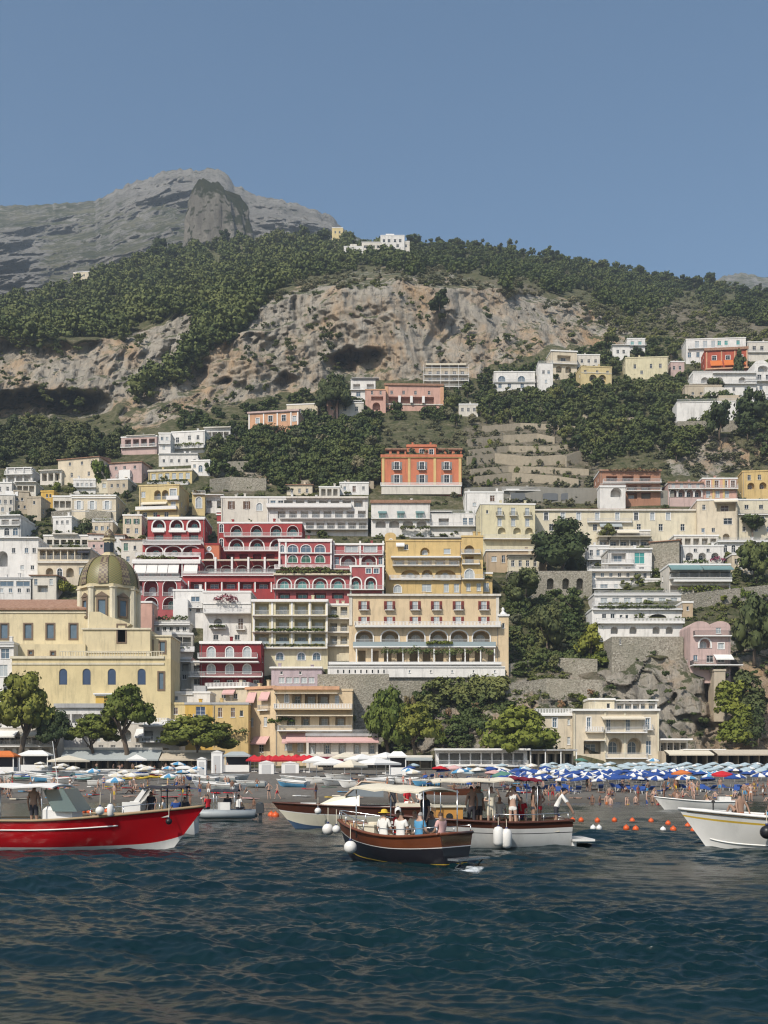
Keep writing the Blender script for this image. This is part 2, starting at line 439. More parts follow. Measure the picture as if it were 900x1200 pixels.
def hillside():
    pxs = np.arange(-190, 1091, 1.7); n = 560
    t = np.linspace(0, 1, n)[:, None]
    PX = np.repeat(pxs[None, :], n, 0)
    PY = 900.5 + (ridge(pxs)[None, :] - 900.5)*t
    Y = Yt(PX, PY)
    X = (PX-450)/F*Y; Z = CH + (HY-PY)/F*Y
    rk, soil = rockmask(PX, PY)
    rks = smooth2(rk, 6)
    far = np.clip((Y-200)/250, .30, 1.0)
    fr = np.maximum(far*1.1, .5); d = -rock_relief(X, Z, Y, 1.0)*rks*fr + 8*rks*fr
    d += (1-rks)*(1.2*fbm(X/9, Y/9, Z/9, 40, 3)*np.clip((Y-380)/150, .15, 2.4))
    for cx, cy, hw, hh, dep in CAVES:
        q = ((PX-cx + 5*fbm(PX/9, PY/9, 2, 50, 2))/hw)**2
        dy = (PY-cy)/hh
        arch = np.sqrt(np.clip(1-q, 0, 1))*(1 + .25*fbm(PX/12, PY/12, 6, 55, 3))
        prof = arch*np.where(dy < 0, np.clip((dy + arch)/.35, 0, 1), np.clip(1-dy*.5, 0, 1))
        d += dep*smooth2(prof, 1)
    c1, d1 = cells(X/4.2 + .5*fbm(X/5, Y/5, Z/5, 90, 2), Y/8, Z/5.5 + .4*fbm(X/5, Y/5, Z/5, 92, 2), 94)
    d -= rks*np.clip((290-Y)/40, 0, 1)*(1.7*c1 - 1.6*d1 + .8)
    Y2 = Y + d
    X = (PX-450)/F*Y2; Z = CH + (HY-PY)/F*Y2
    # behind the ridge the ground falls away again
    ex = []
    for k in range(1, 7):
        yy = Y2[-1] + 45*k; zz = Z[-1] - 4*k*k
        ex.append((X[-1]*yy/Y2[-1], yy, zz))
    X = np.vstack([X] + [e[0][None] for e in ex]); Y2 = np.vstack([Y2] + [e[1][None] for e in ex]); Z = np.vstack([Z] + [e[2][None] for e in ex])
    pad = lambda a: np.vstack([a, np.repeat(a[-1:], 6, 0)])
    V = np.stack([X, Y2, Z], -1).reshape(-1, 3)
    m, nt, bs = new_mat('limestone_and_scrub')
    a = node(nt, 'ShaderNodeAttribute'); a.attribute_name = 'rock'
    a2 = node(nt, 'ShaderNodeAttribute'); a2.attribute_name = 'soil'
    base = ramp(nt, noise_node(nt, .11, 8, .72), [(.25, (.20,.18,.15)), (.42, (.37,.335,.28)), (.58, (.45,.41,.345)), (.8, (.54,.50,.43))])
    och = ramp(nt, noise_node(nt, .035, 6, .72, (1, 1, .55)), [(.46, 0.0), (.64, .9)])
    c = mix(nt, och, base, (.52,.345,.19))
    st = ramp(nt, noise_node(nt, .5, 7, .8, (1, .3, .055)), [(.51, 0.0), (.65, .72)])
    c = mix(nt, st, c, (.10,.093,.083))
    st2 = ramp(nt, noise_node(nt, .4, 6, .75, (1, .5, .12)), [(.62, 0.0), (.75, .5)])
    c = mix(nt, st2, c, (.48,.44,.37))
    sn = node(nt, 'ShaderNodeSeparateXYZ'); gn_ = node(nt, 'ShaderNodeNewGeometry'); nt.links.new(gn_.outputs['Normal'], sn.inputs[0])
    sm = node(nt, 'ShaderNodeMath', operation='MULTIPLY_ADD'); sm.inputs[1].default_value = .42; nt.links.new(sn.outputs['Z'], sm.inputs[0]); nt.links.new(noise_node(nt, .16, 8, .8), sm.inputs[2])
    scrub = ramp(nt, sm.outputs[0], [(.80, 0.0), (.86, .9)])
    c = mix(nt, scrub, c, (.075,.09,.035))
    gr = ramp(nt, noise_node(nt, .35, 9, .82), [(.30, (.03,.042,.014)), (.42, (.075,.09,.034)), (.52, (.14,.135,.07)), (.62, (.24,.21,.14)), (.78, (.34,.30,.23))])
    so_ = ramp(nt, noise_node(nt, .3, 7, .75), [(.3, (.07,.085,.035)), (.45, (.17,.15,.10)), (.6, (.27,.235,.18)), (.8, (.33,.30,.25))])
    gr = mix(nt, a2.outputs['Fac'], gr, so_)
    jag = node(nt, 'ShaderNodeMath', operation='ADD')
    jn = node(nt, 'ShaderNodeMath', operation='MULTIPLY_ADD'); jn.inputs[1].default_value = .9; jn.inputs[2].default_value = -.45
    nt.links.new(noise_node(nt, .3, 6, .7), jn.inputs[0])
    nt.links.new(a.outputs['Fac'], jag.inputs[0]); nt.links.new(jn.outputs[0], jag.inputs[1])
    c = mix(nt, ramp(nt, jag.outputs[0], [(.42, 0.0), (.56, 1.0)]), gr, c)
    nt.links.new(c, bs.inputs['Base Color'])
    bs.inputs['Roughness'].default_value = .95; bs.inputs['Specular IOR Level'].default_value = .15
    vz = node(nt, 'ShaderNodeTexVoronoi', feature='DISTANCE_TO_EDGE'); vz.inputs['Scale'].default_value = .22
    gp = node(nt, 'ShaderNodeNewGeometry'); vm = node(nt, 'ShaderNodeMapping'); vm.inputs['Scale'].default_value = (1, .5, .24)
    nv_ = node(nt, 'ShaderNodeVectorMath', operation='ADD'); nn_ = node(nt, 'ShaderNodeTexNoise'); nn_.inputs['Scale'].default_value = .15; nn_.inputs['Detail'].default_value = 6
    sc_ = node(nt, 'ShaderNodeVectorMath', operation='SCALE'); sc_.inputs['Scale'].default_value = 9.0
    nt.links.new(gp.outputs['Position'], nn_.inputs['Vector']); nt.links.new(nn_.outputs['Color'], sc_.inputs[0]); nt.links.new(sc_.outputs[0], nv_.inputs[1]); nt.links.new(gp.outputs['Position'], nv_.inputs[0])
    nt.links.new(nv_.outputs[0], vm.inputs['Vector']); nt.links.new(vm.outputs[0], vz.inputs['Vector'])
    hsum = node(nt, 'ShaderNodeMath', operation='MULTIPLY_ADD'); hsum.inputs[1].default_value = .2
    crk = ramp(nt, vz.outputs['Distance'], [(.0, 0.0), (.09, 1.0)])
    nt.links.new(crk, hsum.inputs[0]); nt.links.new(noise_node(nt, .6, 9, .8, (1, 1, .5)), hsum.inputs[2])
    bump(nt, bs, hsum.outputs[0], .9, 2.0)
    me = np_mesh('hillside', V, grid_faces(*X.shape), m, True, {'rock': pad(smooth2(rk, 2)).ravel(), 'soil': pad(smooth2(soil, 2)).ravel()})
    tag(link('hillside', me), kind='structure')

def mountain(name, out, Ys, y0, base_py, seed, span, crest, tint=(1, 1, 1)):
    """a far range: outline out = (px list, py list); Ys distance of the crest, y0 of its foot"""
    pxs = np.arange(span[0], span[1], 1.4); n = 230
    tops = np.interp(pxs, *out); top = tops + 1.5*fbm(pxs/6, 0, 0, seed, 4) - 1.2*cells(pxs/5.0, 0*pxs, 0*pxs, seed)[0]*np.interp(pxs, [100, 140, 280, 400], [.1, 1, 1, .7])
    t = np.linspace(0, 1, n)[:, None]
    PX = np.repeat(pxs[None], n, 0); PY = base_py + (tops[None]-base_py)*t + (top-tops)[None]*t**12
    Y = y0 + (np.interp(pxs, *Ys)[None] - y0)*t**1.25
    X = (PX-450)/F*Y; Z = CH + (HY-PY)/F*Y
    rg = 1 - np.abs(fbm(X/150, Y/240, Z/190, seed+2, 5))*1.6
    rg2 = 1 - np.abs(fbm(X/34, Y/80, Z/60, seed+5, 4))*1.5
    led = fbm(X/160, Y/160, Z/22, seed+9, 3)
    up = crest(PX, PY)
    c1, d1 = cells(X/30 + .4*fbm(X/40, Y/40, Z/40, seed+20, 3), Y/120, Z/60, seed+30)
    c2, d2 = cells(X/11, Y/50, Z/20 + .4*fbm(X/20, Y/20, Z/20, seed+22, 3), seed+40)
    sw = (Z + 25*fbm(X/120, Y/120, Z/120, seed+50, 3))/75; st = sw - np.floor(sw); st = np.where(st < .85, st/.85, (1-st)/.15)
    d = -((10+55*up)*st + 42*rg + (8+12*up)*rg2 + (4+9*up)*led + (5+15*up)*c1 + (3+7*up)*c2)*np.clip((1-t)*6, .15, 1)
    Y = Y + d; X = (PX-450)/F*Y; Z = CH + (HY-PY)/F*Y
    for k in range(1, 5):
        X = np.vstack([X, X[-1:]*(1+90/Y[-1:])]); Y = np.vstack([Y, Y[-1:]+90]); Z = np.vstack([Z, Z[-1:]-25*k]); up = np.vstack([up, up[-1:]])
    m, nt, bs = new_mat(name + '_rock_and_macchia')
    at = node(nt, 'ShaderNodeAttribute'); at.attribute_name = 'crag'
    g = node(nt, 'ShaderNodeNewGeometry'); sp = node(nt, 'ShaderNodeSeparateXYZ'); nt.links.new(g.outputs['Normal'], sp.inputs[0])
    rock = ramp(nt, noise_node(nt, .02, 9, .75), [(.3, (.19,.18,.165)), (.5, (.36,.34,.31)), (.75, (.48,.455,.41))])
    grn = ramp(nt, noise_node(nt, .013, 9, .75), [(.34, (.045,.06,.025)), (.46, (.12,.125,.06)), (.57, (.24,.225,.14)), (.75, (.32,.30,.23))])
    s1 = node(nt, 'ShaderNodeMath', operation='MULTIPLY_ADD'); s1.inputs[1].default_value = -1.1; s1.inputs[2].default_value = 1.02
    nt.links.new(sp.outputs['Z'], s1.inputs[0])
    s2 = node(nt, 'ShaderNodeMath', operation='ADD'); nt.links.new(s1.outputs[0], s2.inputs[0])
    nn = node(nt, 'ShaderNodeMath', operation='MULTIPLY_ADD'); nn.inputs[1].default_value = 2.4; nn.inputs[2].default_value = -.95
    nt.links.new(noise_node(nt, .045, 9, .8), nn.inputs[0]); nt.links.new(nn.outputs[0], s2.inputs[1])
    s3 = node(nt, 'ShaderNodeMath', operation='ADD'); nt.links.new(s2.outputs[0], s3.inputs[0])
    cg = node(nt, 'ShaderNodeMath', operation='MULTIPLY'); cg.inputs[1].default_value = .75; nt.links.new(at.outputs['Fac'], cg.inputs[0]); nt.links.new(cg.outputs[0], s3.inputs[1])
    c = mix(nt, ramp(nt, s3.outputs[0], [(.42, 0.0), (.6, 1.0)]), grn, rock)
    c = mix(nt, ramp(nt, noise_node(nt, .07, 8, .8, (1, .6, .16)), [(.5, 0.0), (.64, .75)]), c, (.13,.125,.115))
    c = mix(nt, ramp(nt, noise_node(nt, .08, 9, .82), [(.535, 0.0), (.58, .85)]), c, (.05,.065,.03))
    nt.links.new(c, bs.inputs['Base Color']); bs.inputs['Roughness'].default_value = 1; bs.inputs['Specular IOR Level'].default_value = .1
    bump(nt, bs, noise_node(nt, .1, 9, .82), 1.0, 12.0)
    me = np_mesh(name, np.stack([X, Y, Z], -1).reshape(-1, 3), grid_faces(*X.shape), m, True, {'crag': up.ravel()})
    tag(link(name, me), kind='structure')

hillside()
mountain('mountain', ([-400,-60,0,60,112,118,128,135,150,160,180,200,225,245,262,268,274,284,300,330,352,372,388,396,404,416,440,480,560,700],
                      [262,244,241,240,236,231,228,222,217,212,206,200,198,197,201,206,216,220,228,234,240,247,252,262,269,277,290,300,330,380]),
         ([-400,700],[1750,1500]), 900, 400, 60, (-300, 560),
         lambda a, b: np.maximum(np.clip(1-np.abs((b-(215+np.abs(a-215)*.1))/24), 0, 1)*np.clip(1-np.abs(a-215)/105, 0, 1),
                                 np.maximum(.75*np.clip(1-np.abs(a-345)/75, 0, 1)*np.clip((300-b)/40, 0, 1), .8*np.clip((60-a)/50, 0, 1)*np.clip((b-265)/25, 0, 1)))*1.6)
mountain('distant_hill', ([760,820,838,848,862,880,905,960,1200],[380,345,330,324,321,322,326,340,380]), ([760,1200],[1900,1900]), 1500, 420, 90, (760, 1150), lambda a, b: a*0+.1)

# the free-standing crag in front of the summit
def crag():
    n, mm = 120, 90
    th = np.linspace(0, 2*np.pi, n, endpoint=False)[None]; t = np.linspace(0, 1, mm)[:, None]
    Yc = 1080.0
    top = P(258, 225, Yc); bot = P(258, 300, Yc)
    Rr = 35/F*Yc*(1.18 - .30*t - .22*np.clip((t-.72)/.28, 0, 1)**2)
    z = bot.z + (top.z - bot.z)*t + 0*th
    ca, sa = np.cos(th), np.sin(th)
    rr = Rr*(1 + .10*fbm(ca*2.2, sa*2.2, z/60, 70, 4) + .16*(.5-np.abs(fbm(ca*5, sa*5, z/160, 75, 4))) + .06*fbm(ca*9, sa*9, z/12, 77, 3))
    z = z + (9*fbm(ca*1.6, sa*1.6, 0, 79, 3) + 5*cells(ca*2.5, sa*2.5, 0*ca, 81)[0] - 4*ca)*t**2
    X = top.x + rr*ca; Yy = Yc + rr*sa*.8
    V = np.stack([X, Yy, z], -1)
    i = np.arange(mm*n).reshape(mm, n)
    Fc = np.stack([i[:-1], np.roll(i[:-1], -1, 1), np.roll(i[1:], -1, 1), i[1:]], -1).reshape(-1, 4)
    V = np.vstack([V.reshape(-1, 3), [[top.x, Yc, float(z[-1].mean())+6]]])
    cap = np.stack([i[-1], np.roll(i[-1], -1), np.full(n, mm*n), np.full(n, mm*n)], -1)
    me = bpy.data.meshes.new('crag')
    me.from_pydata(V.tolist(), [], Fc.tolist() + [(int(a), int(b), mm*n) for a, b in cap[:, :2]])
    me.polygons.foreach_set('use_smooth', [True]*len(me.polygons))
    m, nt, bs = new_mat('pale_crag_limestone')
    g = node(nt, 'ShaderNodeNewGeometry'); sp = node(nt, 'ShaderNodeSeparateXYZ'); nt.links.new(g.outputs['Normal'], sp.inputs[0])
    rk = ramp(nt, noise_node(nt, .04, 8, .75, (1, 1, .4)), [(.3, (.17,.155,.135)), (.5, (.38,.35,.30)), (.75, (.50,.46,.40))])
    gn = ramp(nt, noise_node(nt, .05, 8, .7), [(.35, (.035,.05,.02)), (.7, (.10,.10,.05))])
    ad = node(nt, 'ShaderNodeMath', operation='ADD'); nt.links.new(sp.outputs['Z'], ad.inputs[0]); nt.links.new(noise_node(nt, .035, 6, .7), ad.inputs[1])
    c = mix(nt, ramp(nt, ad.outputs[0], [(.62, 0.0), (.78, 1.0)]), rk, gn)
    nt.links.new(c, bs.inputs['Base Color']); bs.inputs['Roughness'].default_value = 1; bs.inputs['Specular IOR Level'].default_value = .1
    bump(nt, bs, noise_node(nt, .15, 9, .82), 1.0, 12.0)
    me.materials.append(m)
    tag(link('crag', me), 'pale free-standing limestone crag rising in front of the summit', 'rock')
crag()

# ---------------------------------------------------------------- beach and sea
def beach():
    pxs = np.arange(-260, 1161, 6.0)
    pys = np.concatenate([np.linspace(980, 941, 10)[:-1], np.linspace(941, 900, 60)])
    PX, PY = np.meshgrid(pxs, pys)
    Y = Yt(PX, PY)
    X = (PX-450)/F*Y; Z = CH + (HY-PY)/F*Y
    Z = Z + .07*fbm(X/2.5, Y/2.5, 0, 100, 3)*(PY > 901)
    m, nt, bs = new_mat('dark_beach_pebbles')
    sp = node(nt, 'ShaderNodeSeparateXYZ'); g = node(nt, 'ShaderNodeNewGeometry'); nt.links.new(g.outputs['Position'], sp.inputs[0])
    c = ramp(nt, noise_node(nt, 1.2, 8, .8), [(.3, (.10,.092,.08)), (.55, (.17,.155,.135)), (.75, (.24,.22,.195))])
    wet = ramp(nt, sp.outputs['Z'], [(.0, .65), (.55, 0.0)])
    c = mix(nt, wet, c, (.07,.058,.042))
    nt.links.new(c, bs.inputs['Base Color']); bs.inputs['Roughness'].default_value = .9; bs.inputs['Specular IOR Level'].default_value = .2
    bump(nt, bs, noise_node(nt, 7, 6, .8), .8, .08)
    tag(link('beach', np_mesh('beach', np.stack([X, Y, Z], -1).reshape(-1, 3), grid_faces(*X.shape), m, True)), kind='structure')
beach()

def sea_material():
    m, nt, bs = new_mat('sea_water')
    deep = mix(nt, ramp(nt, noise_node(nt, .09, 4, .6), [(.35, 0.0), (.7, 1.0)]), (.002,.012,.016), (.0045,.020,.0235))
    # foam behind the wooden boat's stern and a few flecks
    g = node(nt, 'ShaderNodeNewGeometry')
    ds = node(nt, 'ShaderNodeVectorMath', operation='DISTANCE'); ds.inputs[1].default_value = (2.35, 29.0, 0)
    mp = node(nt, 'ShaderNodeVectorMath', operation='MULTIPLY'); mp.inputs[1].default_value = (1, .5, 0)
    mp2 = node(nt, 'ShaderNodeVectorMath', operation='DISTANCE'); mp2.inputs[1].default_value = (2.35, 14.4, 0)
    nt.links.new(g.outputs['Position'], mp.inputs[0]); nt.links.new(mp.outputs[0], mp2.inputs[0])
    fall = ramp(nt, mp2.outputs['Value'], [(.0, 1.0), (1.0, 0.0)])
    mr = node(nt, 'ShaderNodeMapRange'); mr.inputs['From Max'].default_value = 1.5; mr.inputs['To Min'].default_value = 1; mr.inputs['To Max'].default_value = 0
    nt.links.new(mp2.outputs['Value'], mr.inputs['Value'])
    fn = noise_node(nt, 2.6, 7, .8, (1, .6, 1))
    ml = node(nt, 'ShaderNodeMath', operation='MULTIPLY'); nt.links.new(mr.outputs[0], ml.inputs[0]); nt.links.new(fn, ml.inputs[1])
    foam = ramp(nt, ml.outputs[0], [(.36, 0.0), (.52, .8)])
    c = mix(nt, foam, deep, (.7,.74,.76))
    nt.links.new(c, bs.inputs['Base Color'])
    rr = node(nt, 'ShaderNodeMath', operation='MULTIPLY_ADD'); rr.inputs[1].default_value = .5; rr.inputs[2].default_value = .17
    nt.links.new(foam, rr.inputs[0]); nt.links.new(rr.outputs[0], bs.inputs['Roughness'])
    bs.inputs['IOR'].default_value = 1.333
    b1 = node(nt, 'ShaderNodeBump'); b1.inputs['Strength'].default_value = .5; b1.inputs['Distance'].default_value = .042
    nt.links.new(noise_node(nt, 2.1, 6, .62, (1, 1.4, 1)), b1.inputs['Height'])
    b2 = node(nt, 'ShaderNodeBump'); b2.inputs['Strength'].default_value = .45; b2.inputs['Distance'].default_value = .017
    nt.links.new(noise_node(nt, 6.5, 5, .65, (1, 1.5, 1)), b2.inputs['Height']); nt.links.new(b1.outputs[0], b2.inputs['Normal'])
    nt.links.new(b2.outputs[0], bs.inputs['Normal'])
    return m

WAVES = []
def sea():
    rs = np.random.default_rng(14)
    lam = np.concatenate([np.geomspace(.16, 1.3, 46), np.geomspace(1.4, 5.0, 24), [7, 9, 12, 16]])
    ang = R(-72) + rs.normal(0, .48, len(lam))        # running in from the lower left towards the shore
    amp = .0082*lam**.72*np.exp(rs.normal(0, .3, len(lam)))
    amp *= np.where(lam < 1.0, 1.1, .9)
    amp *= np.where(lam > 5.6, .55, 1.0)
    ph = rs.uniform(0, 2*np.pi, len(lam))
    rows = np.concatenate([np.geomspace(7.5, 60, 900), np.linspace(60.3, 150, 240)])
    pxs = np.concatenate([np.linspace(-1100, -130, 260)[:-1], np.arange(-130, 1032, 1.5), np.linspace(1034, 2000, 260)])
    K, Yg = np.meshgrid((pxs-450)/F, rows)
    Xg = K*Yg
    z = np.zeros_like(Xg); dx = np.zeros_like(Xg); dy = np.zeros_like(Xg)
    sp = np.maximum(Yg*np.where((pxs > -130) & (pxs < 1032), 1.9, 3.8)[None]/F, np.gradient(rows)[:, None])
    group = .72 + .5*fbm(Xg/9, Yg/14, 0, 120, 3)
    for l, a, A, p in zip(lam, ang, amp, ph):
        k = 2*np.pi/l
        f = np.clip((l/sp - 2.2)/2.5, 0, 1)
        th = k*(Xg*np.cos(a) - Yg*np.sin(a)) + p
        w = A*f*(group if l < 6 else 1)
        z += w*np.sin(th)
        g_ = .2 if l < .8 else .6
        dx += g_*w*np.cos(th)*np.cos(a); dy -= g_*w*np.cos(th)*np.sin(a)
    edge = np.clip((rows-8.5)/6.5, 0, 1)[:, None]*np.clip((150-rows)/6, 0, 1)[:, None]*np.clip((pxs+1100)/250, 0, 1)[None]*np.clip((2000-pxs)/250, 0, 1)[None]
    edge = edge*(.55 + .45*np.clip((90-rows)/50, 0, 1))[:, None]
    V = np.stack([Xg+dx*edge, Yg+dy*edge, z*edge], -1)
    nr, nc = Xg.shape
    Fc = grid_faces(nr, nc)
    # flat water round the fan: behind the camera and out to both sides, joined to the fan's own edge
    x0, x1 = float(Xg[0,0]), float(Xg[0,-1]); y0 = 7.5; yb = float(rows[-1]); xa, xb = float(Xg[-1,0]), float(Xg[-1,-1])
    b = nr*nc
    ev = [(x0,y0,0),(x1,y0,0),(xa,yb,0),(xb,yb,0),(-2300,-480,0),(2300,-480,0),(-2300,yb,0),(2300,yb,0)]
    V = np.vstack([V.reshape(-1, 3), ev])
    Fc = np.vstack([Fc, [(b+4,b+5,b+1,b+0),(b+4,b+0,b+2,b+6),(b+5,b+7,b+3,b+1)]])
    me = np_mesh('sea', V, Fc, sea_material(), True)
    tag(link('sea', me), kind='structure')
sea()

# ground beyond the modelled slopes, so that the land runs on to the sides and to the horizon
def lowland():
    m = pm('dull_scrubland', (.07,.08,.04), .95, .4, .02, 0)
    b = MB()
    for s in (-1, 1):
        xi = 150 if s < 0 else 170
        pts = []
        V = [(s*xi, 150, -1.2), (s*2300, 150, -1.2), (s*2300, 2250, 320), (s*700, 2250, 320), (s*560, 900, 200), (s*215, 300, 55)]
        b.add(V, [tuple(range(6)) if s > 0 else tuple(range(5, -1, -1))])
    tag(b.build('terrain', m), kind='structure')
lowland()

# sea air
hz = MB(); hz.box(-2400, 2400, -500, 2300, -3.5, 1085)
hm = bpy.data.materials.new('sea_haze'); hm.use_nodes = True
hn = hm.node_tree; hn.nodes.remove(hn.nodes['Principled BSDF'])
pv = hn.nodes.new('ShaderNodeVolumePrincipled'); pv.inputs['Density'].default_value = .00017
pv.inputs['Color'].default_value = (.72, .85, 1.0, 1); pv.inputs['Anisotropy'].default_value = .0
hn.links.new(pv.outputs[0], hn.nodes['Material Output'].inputs['Volume'])
tag(hz.build('haze', hm), kind='stuff')
# ---------------------------------------------------------------- foliage
def leaf_cloud(rs, centers, radii, n_per, size, flat_=.75, droop=0.0, up=.35):
    """leaf-clump faces spread over a set of sub-crowns; returns V (n,3), F (m,4), tone (n)"""
    V = []; T = []
    for c, r in zip(centers, radii):
        k = max(6, int(n_per*(r**2)))
        d = rs.normal(size=(k, 3)); d /= np.linalg.norm(d, axis=1)[:, None]
        d[:, 2] = np.where(d[:, 2] < -.35, -d[:, 2]*.6, d[:, 2])
        rad = r*(.62 + .45*rs.random(k)**.7)
        p = np.asarray(c) + d*rad[:, None]*np.array([1, 1, flat_])
        nrm = d + rs.normal(0, .5, (k, 3)) + np.array([0, 0, up])
        nrm /= np.linalg.norm(nrm, axis=1)[:, None]
        a = np.cross(nrm, rs.normal(size=(k, 3))); a /= np.linalg.norm(a, axis=1)[:, None]
        b = np.cross(nrm, a)
        s = size*(.6 + .8*rs.random(k))[:, None]
        e = .55 + .5*rs.random(k)[:, None]
        bend = nrm*s*.28
        q = np.stack([p - a*s - bend, p - b*s*e + bend*.6, p + a*s - bend, p + b*s*e + bend*.6], 1)
        V.append(q.reshape(-1, 3))
        tone = np.clip(rs.random() * .55 + .45*rs.random(k), 0, 1)
        T.append(np.repeat(tone, 4))
    V = np.concatenate(V); T = np.concatenate(T)
    return V, np.arange(len(V)).reshape(-1, 4), T

def blob(rs, c, r, sz=.75, n=9, m=6, jit=.18):
    """low dark core of a sub-crown, so that the crown is not hollow"""
    V = []; Fq = []
    for i in range(m+1):
        for k in range(n):
            ph = math.pi*i/m; th = 2*math.pi*k/n
            q = r*(1 + rs.normal(0, jit))
            V.append((c[0]+q*math.sin(ph)*math.cos(th), c[1]+q*math.sin(ph)*math.sin(th), c[2]+q*math.cos(ph)*sz))
    for i in range(m):
        for k in range(n):
            Fq.append((i*n+k, (i+1)*n+k, (i+1)*n+(k+1)%n, i*n+(k+1)%n))
    return np.array(V), np.array(Fq)

def crown(seed, kind='broad', n_per=150, size=.10, core=True, cr=(9, 6)):
    """crown of unit half-width, its bottom near z=0"""
    rs = np.random.default_rng(seed)
    if kind == 'broad':
        n = 15; ctr = []; rad = []
        for i in range(n):
            th = rs.uniform(0, 2*np.pi); u = rs.random()
            zz = .22 + 1.05*u
            rr = (.62*math.sqrt(max(.05, 1-((zz-.62)/.85)**2)))*math.sqrt(rs.random())*1.12
            ctr.append((rr*math.cos(th), rr*math.sin(th), zz)); rad.append(rs.uniform(.26, .42))
        fl = .85
    elif kind == 'pine':     # umbrella-shaped layers of clumps
        ctr = []; rad = []
        for lay, (z, R_, n) in enumerate(((.22, .84, 14), (.42, .74, 14), (.64, .55, 11), (.85, .3, 6))):
            for i in range(n):
                th = 2*np.pi*(i + rs.random()*.8)/n; q = R_*(.55 + .5*rs.random())
                ctr.append((q*math.cos(th), q*math.sin(th), z + rs.uniform(-.12, .12))); rad.append(rs.uniform(.20, .34))
        fl = .7
    elif kind == 'olive':
        ctr = []; rad = []
        for i in range(17):
            th = rs.uniform(0, 2*np.pi); q = .75*math.sqrt(rs.random()); zz = rs.uniform(.2, 1.05)*(1-.3*q)
            ctr.append((q*math.cos(th), q*math.sin(th), zz)); rad.append(rs.uniform(.16, .30))
        fl = .8
    elif kind == 'shrub':
        ctr = []; rad = []
        for i in range(9):
            th = rs.uniform(0, 2*np.pi); q = .62*math.sqrt(rs.random()); zz = rs.uniform(.1, .6)*(1-.4*q)
            ctr.append((q*math.cos(th), q*math.sin(th), zz)); rad.append(rs.uniform(.26, .44))
        fl = .85
    elif kind == 'tall':
        ctr = []; rad = []
        for i in range(13):
            zz = .2 + 2.0*i/13; q = .35*rs.random()*(1-.5*zz/2.2); th = rs.uniform(0, 6.28)
            ctr.append((q*math.cos(th), q*math.sin(th), zz)); rad.append(rs.uniform(.3, .42)*(1-.45*max(0, zz-.9)/1.3))
        fl = 1.0
    V, Fq, T = leaf_cloud(rs, ctr, rad, n_per*6, size, fl)
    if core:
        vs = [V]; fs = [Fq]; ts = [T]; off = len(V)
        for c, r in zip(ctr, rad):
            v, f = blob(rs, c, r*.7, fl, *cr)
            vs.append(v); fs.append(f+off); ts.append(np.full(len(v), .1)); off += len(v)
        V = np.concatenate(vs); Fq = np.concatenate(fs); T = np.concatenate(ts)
    return V, Fq, T

LEAF = dict(
 dark=leaf_mat('foliage_dark', (.026,.044,.018), (.09,.122,.045)),
 mid=leaf_mat('foliage_mid', (.042,.07,.022), (.13,.165,.055)),
 pine=leaf_mat('foliage_pine', (.045,.075,.014), (.16,.20,.04)),
 olive=leaf_mat('foliage_olive', (.07,.085,.045), (.18,.195,.115)),
 bright=leaf_mat('foliage_bright', (.05,.085,.015), (.15,.20,.035)),
 bloom=leaf_mat('bougainvillea', (.14,.04,.05), (.30,.09,.11)),
 dry=leaf_mat('foliage_dry', (.10,.085,.04), (.24,.19,.10)))
BARK = pm('bark', (.13,.10,.075), .95, .3, 2.0, 0, bmp=.6)

_cr = {}
def crown_mesh(kind, var, leaf, n_per=60, size=.085):
    key = (kind, var, leaf, n_per)
    if key not in _cr:
        V, Fq, T = crown(var*13 + hash_kind(kind), kind, n_per, size)
        _cr[key] = np_mesh('crown', V, Fq, LEAF[leaf], False, {'tone': T})
    return _cr[key]
def hash_kind(k): return sum(ord(c) for c in k)

_tk = {}
def trunk_mesh(kind, var, lean=0.0):
    """tapered trunk with limbs, one unit tall from root to crown's middle"""
    key = (kind, var)
    if key not in _tk:
        rs = random.Random(var + 91); b = MB()
        th = .06 if kind != 'pine' else .05
        top = (rs.uniform(-.12, .12), rs.uniform(-.12, .12), .62)
        b.tube([(0,0,-.25), (rs.uniform(-.03,.03), 0, .25), top], [th*1.3, th, th*.75], 7)
        for i in range(6):
            a = i*1.05 + rs.random(); q = rs.uniform(.25, .45)
            mid = (top[0]+q*.5*math.cos(a), top[1]+q*.5*math.sin(a), rs.uniform(.72, .85))
            b.tube([(top[0], top[1], rs.uniform(.45, .6)), mid, (top[0]+q*math.cos(a), top[1]+q*math.sin(a), rs.uniform(.9, 1.1))], [th*.55, th*.38, th*.15], 5)
        _tk[key] = b.mesh('trunk', BARK, True)
    return _tk[key]

def tree(px, py, wpx, hpx, kind, leaf, label, group=None, var=None, trunk=.35, name=None, cat=None, dY=0.0, n_per=60, size=.085, Y=None):
    """px,py: foot; wpx,hpx: width and full height as measured; trunk: clear trunk share of the height"""
    Y = Y or Y1(px, py) + dY
    var = random.randrange(4) if var is None else var
    w = wpx/F*Y; h = hpx/F*Y
    o = empty(name or {'shrub': 'shrub', 'olive': 'olive_form_tree'}.get(kind, 'tree'), P(px, py, Y), random.uniform(0, 6.28), label, cat or {'shrub': 'shrub', 'olive': 'olive-form tree'}.get(kind, 'tree'), group)  # olive names only the crown shape; the species is not known
    top = {'broad': 1.5, 'pine': 1.12, 'olive': 1.2, 'shrub': .95, 'tall': 2.4}[kind]
    z0 = h*trunk
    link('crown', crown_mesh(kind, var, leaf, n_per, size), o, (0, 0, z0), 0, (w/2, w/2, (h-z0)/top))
    if kind != 'shrub':
        hh = z0 + (h-z0)*.45
        link('trunk', trunk_mesh(kind, var % 3), o, (0, 0, -.3), 0, (hh*.9, hh*.9, hh))
    return o

